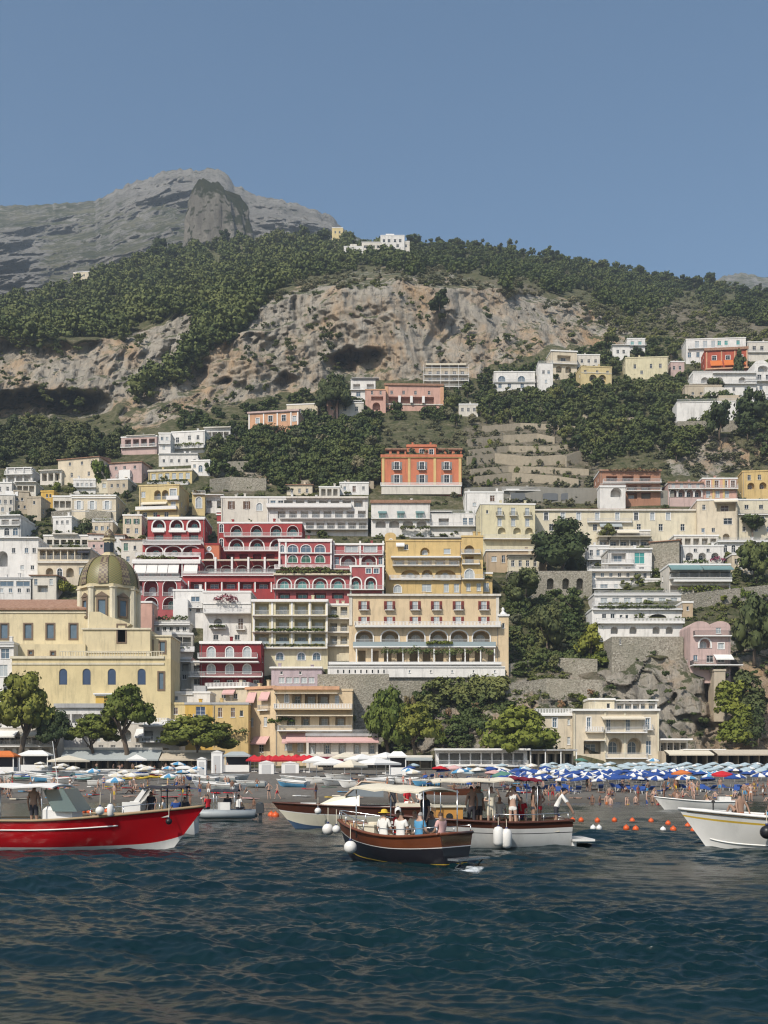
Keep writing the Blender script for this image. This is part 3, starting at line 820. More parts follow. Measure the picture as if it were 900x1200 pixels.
def wood(name, poly, n, wm, leafs, seed, dens=None, kinds=('broad',), sink=.2, hscale=1.0, n_per=24, size=.115):
    """a far wood that reads as one mass: one mesh of many crowns"""
    rs = np.random.default_rng(seed)
    P_ = np.array(poly); lo = P_.min(0); hi = P_.max(0)
    x = rs.uniform(lo[0], hi[0], n*6); y = rs.uniform(lo[1], hi[1], n*6)
    ok = inpoly(x + 7*fbm(x/11, y/11, seed, 60, 3), y + 7*fbm(x/11, y/11, seed, 66, 3), poly)
    if dens is not None: ok &= fbm(x/26, y/16, seed, 82, 3) > dens
    ok &= y > ridge(x) - 1
    x = x[ok][:n]; y = y[ok][:n]
    Y = Yt(x, y)
    temps = [crown(seed*7 + i, kinds[i % len(kinds)], n_per, size, True, (6, 3)) for i in range(6)]
    vs, fs, ts, off = [], [], [], 0
    for i in range(len(x)):
        V, Fq, T = temps[rs.integers(6)]
        w = rs.uniform(*wm)/2; h = w*rs.uniform(.75, 1.15)*hscale; a = rs.uniform(0, 6.28)
        ca, sa = math.cos(a), math.sin(a)
        q = np.stack([(V[:,0]*ca - V[:,1]*sa)*w, (V[:,0]*sa + V[:,1]*ca)*w, V[:,2]*h], -1)
        q += np.array([(x[i]-450)/F*Y[i], Y[i] + sink*w*0, CH + (HY-y[i])/F*Y[i] - sink*h])
        vs.append(q); fs.append(Fq+off); off += len(V)
        ts.append(np.clip(T*.42 + .58*rs.random()**1.4 + .12*vnoise(x[i]/30, y[i]/18, 0, 5), 0, 1))
    me = np_mesh(name, np.concatenate(vs), np.concatenate(fs), LEAF[leafs], False, {'tone': np.concatenate(ts)})
    return tag(link(name, me), kind='stuff')

# the woods on the ridge and scrub on ledges, each one mass
UP = [(-190,372),(-190,348),(0,357),(40,342),(90,322),(130,310),(200,288),(300,275),(400,276),(470,288),(470,300),(440,312),(385,322),(330,338),(296,366),(262,398),(225,428),(188,452),(165,466),(158,478),(150,480),(170,455),(196,440),(220,405),(238,372),(228,358),(175,378),(130,394),(60,398),(0,392),(-190,392)]
wood('woodland_on_the_ridge', UP, 1500, (5, 16), 'mid', 1, sink=.38, kinds=('broad','broad','olive'))
wood('woodland_on_the_crest', [(440,312),(470,284),(520,286),(600,290),(680,306),(740,318),(830,330),(900,342),(1080,354),(1080,385),(905,384),(780,362),(740,372),(700,352),(640,342),(590,330),(520,318),(470,320)], 1250, (5, 10), 'mid', 2, dens=-.45, sink=.2)
wood('scrub_on_the_crest', [(300,352),(360,318),(420,296),(470,290),(600,300),(740,325),(1080,360),(1080,400),(905,398),(760,396),(700,372),(590,345),(450,326),(385,334),(330,352)], 1400, (2.5, 5.5), 'olive', 3, dens=-.5, kinds=('olive', 'shrub'), sink=.15, n_per=18)
wood('scrub_on_the_cliffs', [(0,396),(130,398),(228,362),(330,340),(450,318),(590,340),(740,372),(735,410),(560,440),(380,452),(250,476),(200,494),(140,506),(60,470),(0,470)], 330, (1.5, 5), 'mid', 4, dens=.15, kinds=('shrub', 'olive'), sink=.1)
wood('trees_under_the_cliff', [(-190,504),(60,506),(130,512),(150,518),(140,540),(60,545),(-190,560)], 380, (4, 8), 'dark', 5, sink=.2)
wood('bushes_under_the_cliff', [(190,496),(250,480),(320,468),(380,456),(440,462),(520,458),(600,430),(690,410),(790,398),(800,440),(770,470),(640,478),(540,484),(430,500),(330,512),(240,540),(240,520)], 560, (3, 6.5), 'mid', 6, dens=-.5, kinds=('broad', 'olive', 'shrub'), sink=.15)
wood('scrub_on_the_terraces', [(240,520),(440,500),(640,480),(770,470),(1080,470),(1080,560),(700,600),(540,590),(440,570),(330,575),(240,560)], 1500, (1.2, 4.0), 'olive', 8, dens=-.45, kinds=('shrub', 'olive'), sink=.1)
wood('bushy_canopy_on_the_left_grove', [(232,532),(300,506),(372,498),(442,484),(446,572),(330,580),(290,552),(250,560)], 330, (3.5, 8.5), 'mid', 14, sink=.2, kinds=('broad','olive','broad'))
wood('bushy_canopy_on_the_right_slope', [(560,470),(640,462),(690,458),(800,446),(860,470),(800,545),(772,520),(700,548),(660,500),(560,490)], 400, (3.5, 8.5), 'mid', 15, sink=.2, kinds=('broad','olive','broad'))
wood('bushy_canopy_in_the_gully', [(590,694),(664,698),(700,728),(714,780),(604,794)], 150, (2.5, 6), 'mid', 16, sink=.2, kinds=('broad','olive'))
wood('bushy_canopy_below_the_palazzo', [(640,648),(905,640),(905,740),(800,708),(690,684)], 170, (2, 4.5), 'mid', 17, sink=.2, kinds=('broad','shrub'))
wood('bushy_canopy_above_the_beach_bars', [(430,812),(592,800),(600,850),(520,880),(430,876)], 110, (2, 4.5), 'mid', 18, sink=.2, kinds=('broad','shrub'))
wood('scrub_on_the_upper_right_slope', [(690,350),(760,345),(1080,366),(1080,420),(905,412),(790,408),(740,400)], 420, (2.5, 6), 'mid', 19, sink=.15, kinds=('shrub','olive','broad'), dens=-.35)
wood('scrub_on_the_lower_slope', [(580,690),(700,740),(700,850),(560,880),(430,870),(400,800),(590,800)], 420, (1.0, 3.0), 'mid', 9, dens=-.1, kinds=('shrub', 'olive'), sink=.1)
wood('ground_cover_among_houses', [(-60,545),(260,560),(450,590),(700,590),(1080,580),(1080,760),(760,745),(600,690),(330,690),(100,690),(-60,690)], 1500, (1.2, 3.8), 'mid', 10, dens=-.75, kinds=('shrub', 'olive'), sink=.1)
wood('scrub_on_the_bluff', [(690,760),(900,720),(1080,720),(1080,890),(760,890),(700,850)], 130, (1.2, 3.2), 'mid', 12, dens=.1, kinds=('shrub',), sink=.1)
# ---------------------------------------------------------------- building kit
def q05(v): return max(.3, round(v*20)/20)

def loop_of(w, h, a=0.0, z0=0.0, x0=0.0, seg=8):
    """opening outline, anticlockwise from the lower left; a = rise of the arch"""
    a = min(a, h*.9)
    pts = [(x0-w/2, z0), (x0+w/2, z0)]
    if a < .02:
        return pts + [(x0+w/2, z0+h), (x0-w/2, z0+h)]
    for i in range(seg+1):
        t = math.pi*i/seg
        pts.append((x0+w/2*math.cos(t), z0+h-a+a*math.sin(t)))
    return pts
def round_loop(r, x0=0.0, z0=0.0, n=14):
    return [(x0+r*math.cos(2*math.pi*i/n - math.pi/2), z0+r+r*math.sin(2*math.pi*i/n - math.pi/2)) for i in range(n)]

def ring(b, lo, li, y0, y1, mi=0):
    n = len(lo)
    v = [(x,y0,z) for x,z in lo] + [(x,y0,z) for x,z in li] + [(x,y1,z) for x,z in lo] + [(x,y1,z) for x,z in li]
    f = []
    for i in range(n):
        j = (i+1) % n
        f += [(i,j,n+j,n+i), (n+i,n+j,3*n+j,3*n+i), (2*n+j,2*n+i,3*n+i,3*n+j), (i,2*n+i,2*n+j,j)]
    b.add(v, f, mi)

_wc = {}
def wm_frame(w, h, a, trim, fm):
    key = ('f', w, h, a, trim, fm.name)
    if key not in _wc:
        b = MB(); t = .07
        rl = loop_of(w, h, a); il = loop_of(w-2*t, h-2*t, max(0, a-t) if a else 0, t)
        ring(b, rl, il, .10, .20)
        if w > .7: b.box(-.03, .03, .105, .19, t, h-t-(a*.05))
        if h > 1.3: b.box(-w/2+t, w/2-t, .115, .18, h*.62, h*.62+.05)
        if trim:
            e = .16
            ol = loop_of(w+2*e, h+e+.02, (a+e) if a else 0, -.02)
            ring(b, ol, loop_of(w-.02, h-.01, a, -.0), -.06, .05)
        b.box(-w/2-.1, w/2+.1, -.10, .10, -.09, -.004)
        _wc[key] = b.mesh('window', fm)
    return _wc[key]
def wm_pane(w, h, a, pk):
    key = ('p', w, h, a, pk)
    if key not in _wc:
        b = MB(); b.prism(loop_of(w-.1, h-.1, a, .05), .155, .175)
        _wc[key] = b.mesh('pane', pane_mat(pk))
    return _wc[key]
def wm_shutter(w, h, col):
    key = ('s', w, h, col)
    if key not in _wc:
        b = MB(); b.box(-w/2, w/2, -.07, -.012, 0, h)
        n = int(h/.16)
        for i in range(n): b.box(-w/2+.04, w/2-.04, -.09, -.071, .06+i*.16, .14+i*.16)
        _wc[key] = b.mesh('shutter', flat('shutter_'+col, SHUT[col], .6))
    return _wc[key]
SHUT = dict(green=(.04,.13,.09), teal=(.06,.26,.24), brown=(.13,.065,.03), red=(.20,.035,.025), blue=(.16,.22,.36), white=(.66,.65,.62), orange=(.38,.16,.06), grey=(.25,.25,.25))

def window(root, x, z, y, w, h, a=0.0, pane='blue', trim=False, fm=None, shut=None, rz=0.0, name='window'):
    o = link(name, wm_frame(w, h, a, trim, fm or WHITE), root, (x, y, z), rz)
    link('pane', wm_pane(w, h, a, pane), o)
    if shut:
        sw = q05(w/2)
        for s in (-1, 1):
            link('shutter', wm_shutter(sw, h, shut), o, (s*(w/2+sw/2+(.17 if trim else .02)), 0, 0))
    return o

_rc = {}
def rail_mesh(w, proj, style, h=.95):
    w = max(.4, round(w*4)/4)
    key = (w, round(proj, 1), style, round(h, 2))
    if key in _rc: return _rc[key]
    b = MB(); m = WHITE
    def run(x0, y0, x1, y1):
        L = math.hypot(x1-x0, y1-y0)
        if L < .1: return
        st = {'bar': .2, 'bal': .3, 'iron': .2, 'solid': 9, 'glass': 9}[style]
        r = {'bar': .022, 'bal': .075, 'iron': .022, 'solid': .08, 'glass': .02}[style]
        n = max(1, int(L/st))
        ux, uy = (x1-x0)/L, (y1-y0)/L
        def bx(t0, t1, z0, z1, tk):
            ax, ay = x0+ux*t0, y0+uy*t0; bx_, by_ = x0+ux*t1, y0+uy*t1
            b.box(min(ax, bx_)-tk*abs(uy), max(ax, bx_)+tk*abs(uy), min(ay, by_)-tk*abs(ux), max(ay, by_)+tk*abs(ux), z0, z1)
        if style in ('solid', 'glass'): bx(0, L, .005, h-.06, r)
        else:
            for i in range(n+1):
                t = L*i/n; bx(max(0, t-r), min(L, t+r), .005, h-.06, r)
            if style == 'bal': bx(0, L, .0055, .12, .09)
        bx(0, L, h-.06, h, .1 if style in ('bal', 'solid') else .035)
    run(-w/2, -proj, w/2, -proj)
    if proj > .25: run(-w/2, -proj, -w/2, 0); run(w/2, -proj, w/2, 0)
    m = {'bar': RAILM, 'bal': WHITE, 'iron': IRON, 'solid': WHITE, 'glass': flat('tinted_panel', (.30,.36,.38), .2)}[style]
    _rc[key] = b.mesh('railing', m)
    return _rc[key]

def planting(name, pts, leaf, r, seed, parent=None, n=60, size=.22):
    rs = np.random.default_rng(seed)
    V, Fq, T = leaf_cloud(rs, pts, [r*rs.uniform(.7, 1.25) for _ in pts], n/(r*r), size, .8)
    return link(name, np_mesh(name, V, Fq, LEAF[leaf], False, {'tone': T}), parent)

class Bld: pass
ALLB = []
def bld(label, name, px0, px1, pt, pb, wall, rows=(), yaw=0, dp=9, roof='flat', rh=5, pane='blue', frame=None, cornice='white', shut=None,
        fd=6, Y=None, dY=0.0, sides=True, cat=None, group=None, bits=True, side_wall=None, rmat=None):
    rs = random.Random(int(px0*31 + pt*17))
    if pane == 'blue': pane = ('blue', 'pale', 'dark', 'blue', 'dark')
    Y = (Y if Y else Y1((px0+px1)/2, min(pb, 899)) - 1.0) + dY
    a = R(yaw); ca, sa = math.cos(a), math.sin(a)
    X0 = (px0-450)/F*Y; k1 = (px1-450)/F
    W_ = (k1*Y - X0)/(ca - k1*sa)
    Yc = Y + W_*sa/2
    z0 = CH + (HY-pb)/F*Yc
    H = (pb-pt)/F*Yc
    B = Bld(); B.W, B.H, B.Y = W_, H, Yc
    fx = lambda px: ((px-450)/F*Y - X0)/(ca - (px-450)/F*sa)
    fz = lambda py: (pb-py)/F*Yc
    sc = Yc/F
    root = empty(name, (X0, Y, z0), a, label, cat or name.split('_')[-1], group)
    B.root, B.fx, B.fz, B.sc = root, fx, fz, sc
    wm = wall if not isinstance(wall, str) else (stone_mat() if wall == 'stone' else wall_mat(wall))
    fm = WHITE if frame is None else frame
    holes = []; boxes = []
    def can(x, z, w, h):
        if x-w/2 < .06 or x+w/2 > W_-.06 or z < -fd+.1 or z+h > H-.05: return False
        for (bx, bz, bw, bh) in boxes:
            if abs(bx-x) < (bw+w)/2+.06 and z < bz+bh+.06 and bz < z+h+.06: return False
        boxes.append((x, z, w, h)); return True
    later = []
    for r in rows:
        kd = r[0]
        if kd in ('w', 'a', 's', 'd', 'L', 'A', 'o', 'g'):
            _, py, hp, wp, xs = r[:5]; op = r[5] if len(r) > 5 else {}
            if isinstance(xs, tuple): n, x0, x1 = xs; xs = [x0 + (x1-x0)*i/max(1, n-1) for i in range(n)]
            for px in xs:
                w, h = q05(wp*sc), q05(hp*sc); x = fx(px); z = fz(py + hp/2)
                if not can(x, z, w, h): continue
                pk = op.get('p', pane)
                if isinstance(pk, (tuple, list)): pk = rs.choice(pk)
                ar = q05(w*.5) if (kd in ('a', 'A') or op.get('arch')) else 0.0
                if ar and w > h*1.3: ar = q05(h*.5)
                if kd in ('L', 'A', 'g'):
                    dpt = op.get('deep', 1.5)
                    holes.append((loop_of(w, h, ar, z, x), dpt, 1 if kd == 'g' else (2 if 'back' in op else 0)))
                    if kd != 'g' and not op.get('nodoor'):
                        dw = q05(min(w*op.get('dw', .6), 2.2)); dh = q05(min(h*.78, 2.5))
                        window(root, x, z+.02, dpt-.22, dw, dh, q05(dw*.5) if ar else 0, pk, False, fm, None, name='door')
                    if op.get('rail'):
                        link('railing', rail_mesh(w-.05, .1, op['rail']), root, (x, .15, z))
                    if op.get('trim'):
                        b = MB(); e = op['trim']
                        ring(b, loop_of(w+2*e, h+e+.02, (ar+e) if ar else 0, -.02), loop_of(w-.02, h-.01, ar), -.12, .06)
                        b.build('arch_surround', WHITE, root, loc=(x, 0, z))
                elif kd == 'o':
                    rad = w/2
                    holes.append((round_loop(rad, x, z), .2, None))
                    b = MB(); ring(b, round_loop(rad+.15, 0, -.15), round_loop(rad-.1, 0, .1), -.06, .12)
                    o = b.build('round_window', fm, root, loc=(x, 0, z))
                    b2 = MB(); b2.prism(round_loop(rad-.05, 0, .05), .13, .15); b2.build('pane', pane_mat(pk), o)
                else:
                    holes.append((loop_of(w, h, ar, z, x), .22, None))
                    window(root, x, z, 0, w, h, ar, pk, op.get('trim', kd == 'a'), fm, op.get('shut', shut) if kd in ('s', 'd') else None)
                    if kd == 'd' or op.get('balc'):
                        bw = q05(w + .9); b = MB(); b.box(-bw/2, bw/2, -.85, -.004, -.22, -.095)
                        o = b.build('balcony', fm, root, loc=(x, 0, z))
                        link('railing', rail_mesh(bw-.1, .8, op.get('rail', 'bar')), o, (0, 0, -.09))
        else: later.append(r)
    # walls: front with its openings, two sides and back, closed top
    b = MB()
    dk = PANE['dark']
    def panel(wd, T, hs_):
        outer = [(0,-fd), (wd,-fd), (wd,H), (0,H)]
        loops = [outer] + [h_[0] for h_ in hs_]
        pts = [p for l in loops for p in l]
        tris = tessellate_polygon([[Vector((x, z, 0)) for x, z in l] for l in loops])
        vs = [T(x, 0.0, z) for x, z in pts]; fs = []
        for t in tris:
            p, q, s = (pts[i] for i in t)
            cr = (q[0]-p[0])*(s[1]-p[1]) - (q[1]-p[1])*(s[0]-p[0])
            if abs(cr) < 1e-9: continue
            fs.append(tuple(t) if cr > 0 else (t[0], t[2], t[1]))
        b.add(vs, fs)
        for l, d, back in hs_:
            n = len(l)
            mi = 0 if back in (None, 0) else back
            b.add([T(x, 0.0, z) for x, z in l] + [T(x, d, z) for x, z in l], [(i, n+i, n+(i+1) % n, (i+1) % n) for i in range(n)])
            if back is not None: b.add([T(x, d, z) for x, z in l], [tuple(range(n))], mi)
    panel(W_, lambda x, y, z: (x, y, z), holes)
    for side, T, rz in (('R', lambda x, y, z: (W_-y, x, z), R(90)), ('L', lambda x, y, z: (y, dp-x, z), R(-90))):
        hs_ = []
        see = (px0+px1)/2 + yaw*12
        if sides and dp >= 6 and H > 4 and ((side == 'R' and see < 470) or (side == 'L' and see > 470)):
            nf = max(1, int(H/3.3))
            for fl in range(nf):
                for fr in (.27, .68):
                    if rs.random() < .3: continue
                    w, h = 1.0, 1.5; x = dp*fr; z = fl*H/nf + .9
                    if z+h > H-.3: continue
                    hs_.append((loop_of(w, h, 0, z, x), .22, None))
                    if side == 'R': window(root, W_, 0, 0, w, h, 0, pane if isinstance(pane, str) else pane[0], False, fm, None, rz).location = (W_, x, z)
                    else: window(root, 0, 0, 0, w, h, 0, pane if isinstance(pane, str) else pane[0], False, fm, None, rz).location = (0, dp-x, z)
        panel(dp, T, hs_)
    b.add([(0,dp,-fd), (W_,dp,-fd), (W_,dp,H), (0,dp,H)], [(1,0,3,2)])
    b.add([(0,0,H), (W_,0,H), (W_,dp,H), (0,dp,H)], [(0,1,2,3)])
    wo = b.build('wall', [wm, pane_mat('dark'), flat('loggia_shade_paint', (.42,.36,.26), .9)], root)  # darker backs: shade inside 'g' openings and loggias put into the colour
    # roof
    cm = None if cornice is None else (WHITE if cornice == 'white' else wall_mat(cornice))
    if roof == 'flat' and cm:
        t = MB(); e = .14; hh = .32
        t.box(-e, W_+e, -e, .12, H-.12, H+hh); t.box(-e, .12, .1205, dp+e, H-.12, H+hh-.003); t.box(W_-.12, W_+e, .1205, dp+e, H-.12, H+hh-.003)
        t.build('parapet', cm, root)
    elif roof == 'rail':
        t = MB(); e = .12
        t.box(-e, W_+e, -e, dp+e, H+.003, H+.18); o = t.build('roof_terrace', cm or WHITE, root)
        link('railing', rail_mesh(W_-.1, dp*.8, rs.choice(['bar', 'bal'])), o, (W_/2, dp*.8+.05, H+.18))
    elif roof in ('tile', 'mono'):
        t = MB(); e = .4; rz_ = rh*sc
        y1 = dp+e; ym = dp*.5 if roof == 'tile' else y1
        ins = min(W_*.3, dp*.45) if roof == 'tile' else 0
        z1 = H+.06
        A_ = [(-e,-e,z1), (W_+e,-e,z1), (W_+e,y1,z1), (-e,y1,z1), (ins,ym,z1+rz_), (W_-ins,ym,z1+rz_)]
        if roof == 'tile': t.add(A_, [(0,1,5,4), (1,2,5), (2,3,4,5), (3,0,4)])
        else: t.add(A_, [(0,1,5,4), (1,2,5), (3,0,4)])
        t.box(-e-.02, W_+e+.02, -e-.02, y1, z1-.2, z1-.004)
        t.build('roof', rmat or tile_mat(), root)
    elif roof == 'vault':
        t = MB(); n = max(1, int(W_/4.2)); vw = W_/n
        for i in range(n):
            xs0 = i*vw
            lp = [(xs0+vw/2+vw/2*math.cos(math.pi*j/10), H+.02+min(vw*.3, 1.3)*math.sin(math.pi*j/10)) for j in range(11)]
            t.prism(lp, -.02 + .003*i, dp)
        t.build('vaulted_roof', wm, root)
    if bits and W_ > 5 and roof in ('flat', 'rail', 'tile'):
        for i in range(rs.choice([1, 1, 2])):
            x = rs.uniform(.1, .9)*W_; t = MB(); hh = rs.uniform(.8, 1.6)
            t.box(x-.3, x+.3, 1.2+i*.5, 1.8+i*.5, H+.01, H+hh); t.box(x-.38, x+.38, 1.12+i*.5, 1.88+i*.5, H+hh+.002, H+hh+.14)
            t.build('chimney', wm, root)
        if rs.random() < .5:
            x = rs.uniform(.1, .9)*W_; t = MB(); hh = rs.uniform(1.5, 2.6)
            t.tube([(x, 3, H), (x, 3, H+hh)], .03, 5); t.tube([(x-.5, 3, H+hh*.9), (x+.5, 3, H+hh*.9)], .02, 4); t.tube([(x-.35, 3, H+hh*.75), (x+.35, 3, H+hh*.75)], .02, 4)
            t.build('aerial', RAILM, root)
    if bits and W_ > 6 and H > 5:
        t = MB(); x = rs.choice([.35, W_-.35]); t.tube([(x, -.09, H-.3), (x, -.09, -.5)], .06, 6); t.build('drainpipe', flat('zinc_pipe', (.30,.29,.27), .5, .3), root)
    # everything that stands out from the front
    for r in later:
        kd = r[0]
        if kd == 'bal':
            _, py, x0, x1 = r[:4]; st = r[4] if len(r) > 4 else 'bar'; pj = r[5] if len(r) > 5 else 1.1; mc = r[6] if len(r) > 6 else None
            xa, xb = fx(x0), fx(x1); z = fz(py); t = MB()
            t.box(xa, xb, -pj, -.004, z-.22, z)
            o = t.build('balcony', wall_mat(mc) if mc else WHITE, root)
            link('railing', rail_mesh(xb-xa-.12, pj-.06, st), o, ((xa+xb)/2, 0, z))
        elif kd == 'band':
            _, py, hp, x0, x1, pj, mc = r; t = MB(); z = fz(py); hh = hp*sc/2
            t.box(fx(x0), fx(x1), -pj, -.003, z-hh, z+hh); t.build('moulding', WHITE if mc == 'white' else (tile_mat() if mc == 'tile' else wall_mat(mc)), root)
        elif kd == 'pil':
            _, xs, py0, py1, wp, mc = r
            for px in xs:
                t = MB(); t.box(fx(px)-wp*sc/2, fx(px)+wp*sc/2, -.16, -.003, fz(py1), fz(py0)); t.build('pilaster', WHITE if mc == 'white' else wall_mat(mc), root)
        elif kd == 'awn':
            _, py0, py1, x0, x1, mc, pj = r; t = MB(); za, zb = fz(py0), fz(py1)
            t.slab([(fx(x0), -.02, za), (fx(x0), -pj, zb), (fx(x1), -pj, zb), (fx(x1), -.02, za)], .06)
            t.box(fx(x0), fx(x1), -pj-.03, -pj-.002, zb-.28, zb+.01)
            t.build('awning', cloth(mc), root)
        elif kd == 'col':
            _, xs, py0, py1, wd, mc, pj = r
            for px in xs:
                t = MB(); t.box(fx(px)-wd/2, fx(px)+wd/2, -pj-wd, -pj, fz(py1), fz(py0)); t.build('post', WHITE if mc == 'white' else (IRON if mc == 'iron' else wall_mat(mc)), root)
        elif kd == 'slab':
            _, py, x0, x1, pj, th, mc = r; t = MB(); z = fz(py)
            t.box(fx(x0), fx(x1), -pj, dp*.3, z, z+th); t.build('canopy', WHITE if mc == 'white' else (cloth(mc[6:]) if mc.startswith('cloth_') else wall_mat(mc)), root)
        elif kd == 'box':
            _, x0, x1, py0, py1, ya, yb, mc, nm = r; t = MB()
            t.box(fx(x0), fx(x1), ya, yb, fz(py1), fz(py0)); t.build(nm, WHITE if mc == 'white' else (stone_mat() if mc == 'stone' else wall_mat(mc)), root)
        elif kd == 'pl':
            _, py, x0, x1, leaf, rad, pj = r
            xa, xb = fx(x0), fx(x1); n = max(1, int((xb-xa)/(rad*1.3)))
            pts = [(xa + (xb-xa)*(i+.5)/n + rs.uniform(-.2, .2)*rad, -pj + rs.uniform(-.15, .15), fz(py) + rs.uniform(-.2, .3)*rad) for i in range(n)]
            planting('planting', pts, leaf, rad, int(px0+py), root)
    ALLB.append(B)
    return B

def cloth(k):
    cols = dict(white=(.74,.73,.70), cream=(.66,.60,.48), beige=(.50,.44,.35), pink=(.60,.38,.36), orange=(.58,.17,.05), red=(.50,.03,.04), blue=(.035,.08,.27), pale=(.40,.49,.53),
                green=(.10,.22,.17), teal=(.16,.26,.26), grey=(.34,.37,.37), sky=(.10,.30,.50), darkred=(.16,.02,.035), dark=(.05,.05,.06), yellow=(.60,.42,.06))
    return pm('cloth_' + k, cols[k], .9, .12, 1.5, 0, spec=.1)
# ---------------------------------------------------------------- the town, hillside left
DK = ('dark', 'dark', 'blue'); MX = ('blue', 'pale', 'dark')
T_ = dict(trim=.14)
bld('low white house with a slatted roof terrace beside the dark trees at the far left', 'house', 7, 38, 551, 567, 'white', [('L',561,8,8,(3,13,32),{'nodoor':1}), ('bal',556,6,39,'bar',.9), ('slab',549,8,38,.5,.25,'white'), ('col',[9,18,28,37],549,556,.2,'white',.3)], yaw=-4, dp=8)
bld('cream farmhouse with a long sloping roofline high on the left slope', 'house', 68, 116, 537, 566, 'cream', [('w',543,4,3,[82,96,108],{'p':'dark'}), ('w',556,5,3,[84,104])], yaw=-14, dp=7, roof='mono', rh=6, pane='dark', bits=False)
bld('open columned terrace house left of the sloping roof farmhouse', 'house', 47, 72, 553, 567, 'offwhite', [('L',559,9,6,(3,52,67),{'nodoor':1,'deep':2.5}), ('slab',552,46,73,.7,.3,'offwhite')], yaw=-6, dp=7, bits=False)
bld('faded pink house with white patches below the cliff at the left', 'house', 128, 166, 542, 563, 'rose', [('w',548,4,3.4,[136,146,158]), ('d',556,6,3.2,[140,152]), ('box',141,154,552,563,-1.2,.5,'white','porch')], yaw=-10, dp=8, roof='mono', rh=3, rmat=None, pane='dark', bits=False)
bld('dusty pink house with a row of open loggias under the cliff', 'house', 142, 184, 512, 531, 'rose', [('L',519,9,7,(4,150,178),{'rail':'bar','deep':2}), ('bal',524,142,184,'bar',.8), ('slab',511,148,182,.5,.25,'offwhite')], yaw=-7, dp=8)
bld('small white cubic house with steps beside the pink loggia house', 'house', 186, 200, 508, 540, 'white', [('w',514,4,3,[190,196]), ('w',524,5,3,[192]), ('bal',520,186,200,'bar',.7)], dp=7)
bld('long plain white villa with two dark windows under the cliff foot', 'villa', 201, 240, 506, 529, 'white', [('w',515,6,4,[208]), ('w',513,5,3.5,[222,232]), ('pl',523,206,240,'bright',1.0,1.2), ('bal',526,204,240,'bal',1.4)], yaw=-8, dp=8, pane='dark')
bld('white house with a flat slab roof on posts right of the plain white villa', 'house', 240, 270, 503, 520, 'white', [('L',510,8,6,(4,245,265),{'nodoor':1,'deep':2.2}), ('slab',502,239,271,.9,.35,'offwhite'), ('pl',517,242,268,'mid',1.0,1.0)], yaw=-4, dp=8, bits=False)
bld('row of small white sheds on the terrace above the yellow palazzo', 'house', 186, 232, 533, 549, 'white', [('w',540,4,3,(5,192,228),{'p':'dark'}), ('slab',532,186,232,.5,.2,'white')], dp=6, dY=4)
bld('square cream villa with three pale blue windows and a set-back upper storey', 'villa', 84, 136, 581, 612, 'cream', [('s',592,10,4.5,[92.5,108,125.5],{'p':'pale','shut':'white','trim':1}), ('band',583.5,1.2,84,136,.25,'white'), ('band',599,.8,84,136,.1,'white'), ('pl',613,86,130,'mid',1.2,1.5)], dp=11, side_wall='yellow', fd=10)
bld('beige set-back storey with a round glazed corner on top of the cream villa', 'house', 92, 133, 563, 581, 'pale', [('w',569,4,5,[99,108],{'p':'pale'}), ('w',569,5,4,[122])], dp=8, dY=3, cornice='beige', fd=1)
bld('beige stone house with blank gables beside the ochre cube at the left', 'house', 16, 34, 576, 602, 'beige', [('w',585,3.5,2.5,[20,26]), ('w',594,4,2.5,[22,29])], yaw=14, dp=7, pane='dark', cornice='beige')
bld('beige stone cottage in front of the ochre cube', 'house', 32, 48, 583, 604, 'beige', [('w',589,4,2.6,[40])], yaw=-4, dp=7, pane='dark', cornice='beige', dY=-2)
bld('small ochre cube house with dark windows', 'house', 48, 63, 576, 594, 'ochre', [('w',581,4,2.6,[55,59]), ('w',588,4,2.6,[53])], yaw=-6, dp=7, pane='dark', cornice='ochre')
bld('white house with small windows at the left edge beside the beige cottage', 'house', -8, 17, 580, 604, 'offwhite', [('w',588,5,3,(3,0,13)), ('w',597,5,3,(2,3,12)), ('box',5,20,574,580,1,4,'white','upper_room')], yaw=5, dp=8)
bld('big white house with arched windows and a blank white side at the left edge', 'house', -14, 24, 606, 637, 'white', [('a',623,9,6,[-6,8,18]), ('L',612,6,9,(3,-6,18),{'nodoor':1}), ('slab',605,-15,25,.7,.3,'white'), ('bal',616,-14,24,'bar',.8)], yaw=-4, dp=16, sides=False)
bld('white wall house draped with bougainvillea and a dark arch at the left edge', 'house', -10, 45, 632, 678, 'white', [('A',655,18,12,[3],{'nodoor':1,'deep':2.5}), ('w',645,6,4,[16,31,40]), ('a',652,9,5,[17,31]), ('slab',631,-10,46,.6,.3,'white'), ('w',665,5,4,[26,38])], dp=9, dY=-1)
bld('cream house with stacked balconies and arches left of the tiled dome', 'house', 44, 106, 643, 684, 'cream', [('L',650,11,7,(7,50,100),{'rail':'bar','deep':1.6,'p':'dark'}), ('band',643,2,44,107,.5,'offwhite'), ('A',671,11,9,[58,82],{'nodoor':1}), ('a',671,10,6,[70]), ('w',669,8,9,[97],{'p':'pale'}), ('band',659,2.5,44,106,.5,'offwhite'), ('awn',645,648,92,106,'dark',1.2)], dp=10, pane='dark')
bld('pale roof terrace storey with posts above the cream balcony house', 'house', 51, 105, 628, 643, 'offwhite', [('L',637,9,6,(6,58,99),{'nodoor':1,'deep':1.5}), ('bal',643,50,105,'bar',1.0), ('slab',627,62,92,.9,.3,'offwhite')], dp=7, dY=3, fd=1)
bld('pinkish brown house with a bare wall behind the dome lantern', 'house', 103, 126, 634, 656, 'rose', [('w',640,4,3,[110,119],{'p':'dark'}), ('w',648,4,3,[113])], dp=8, cornice='beige')
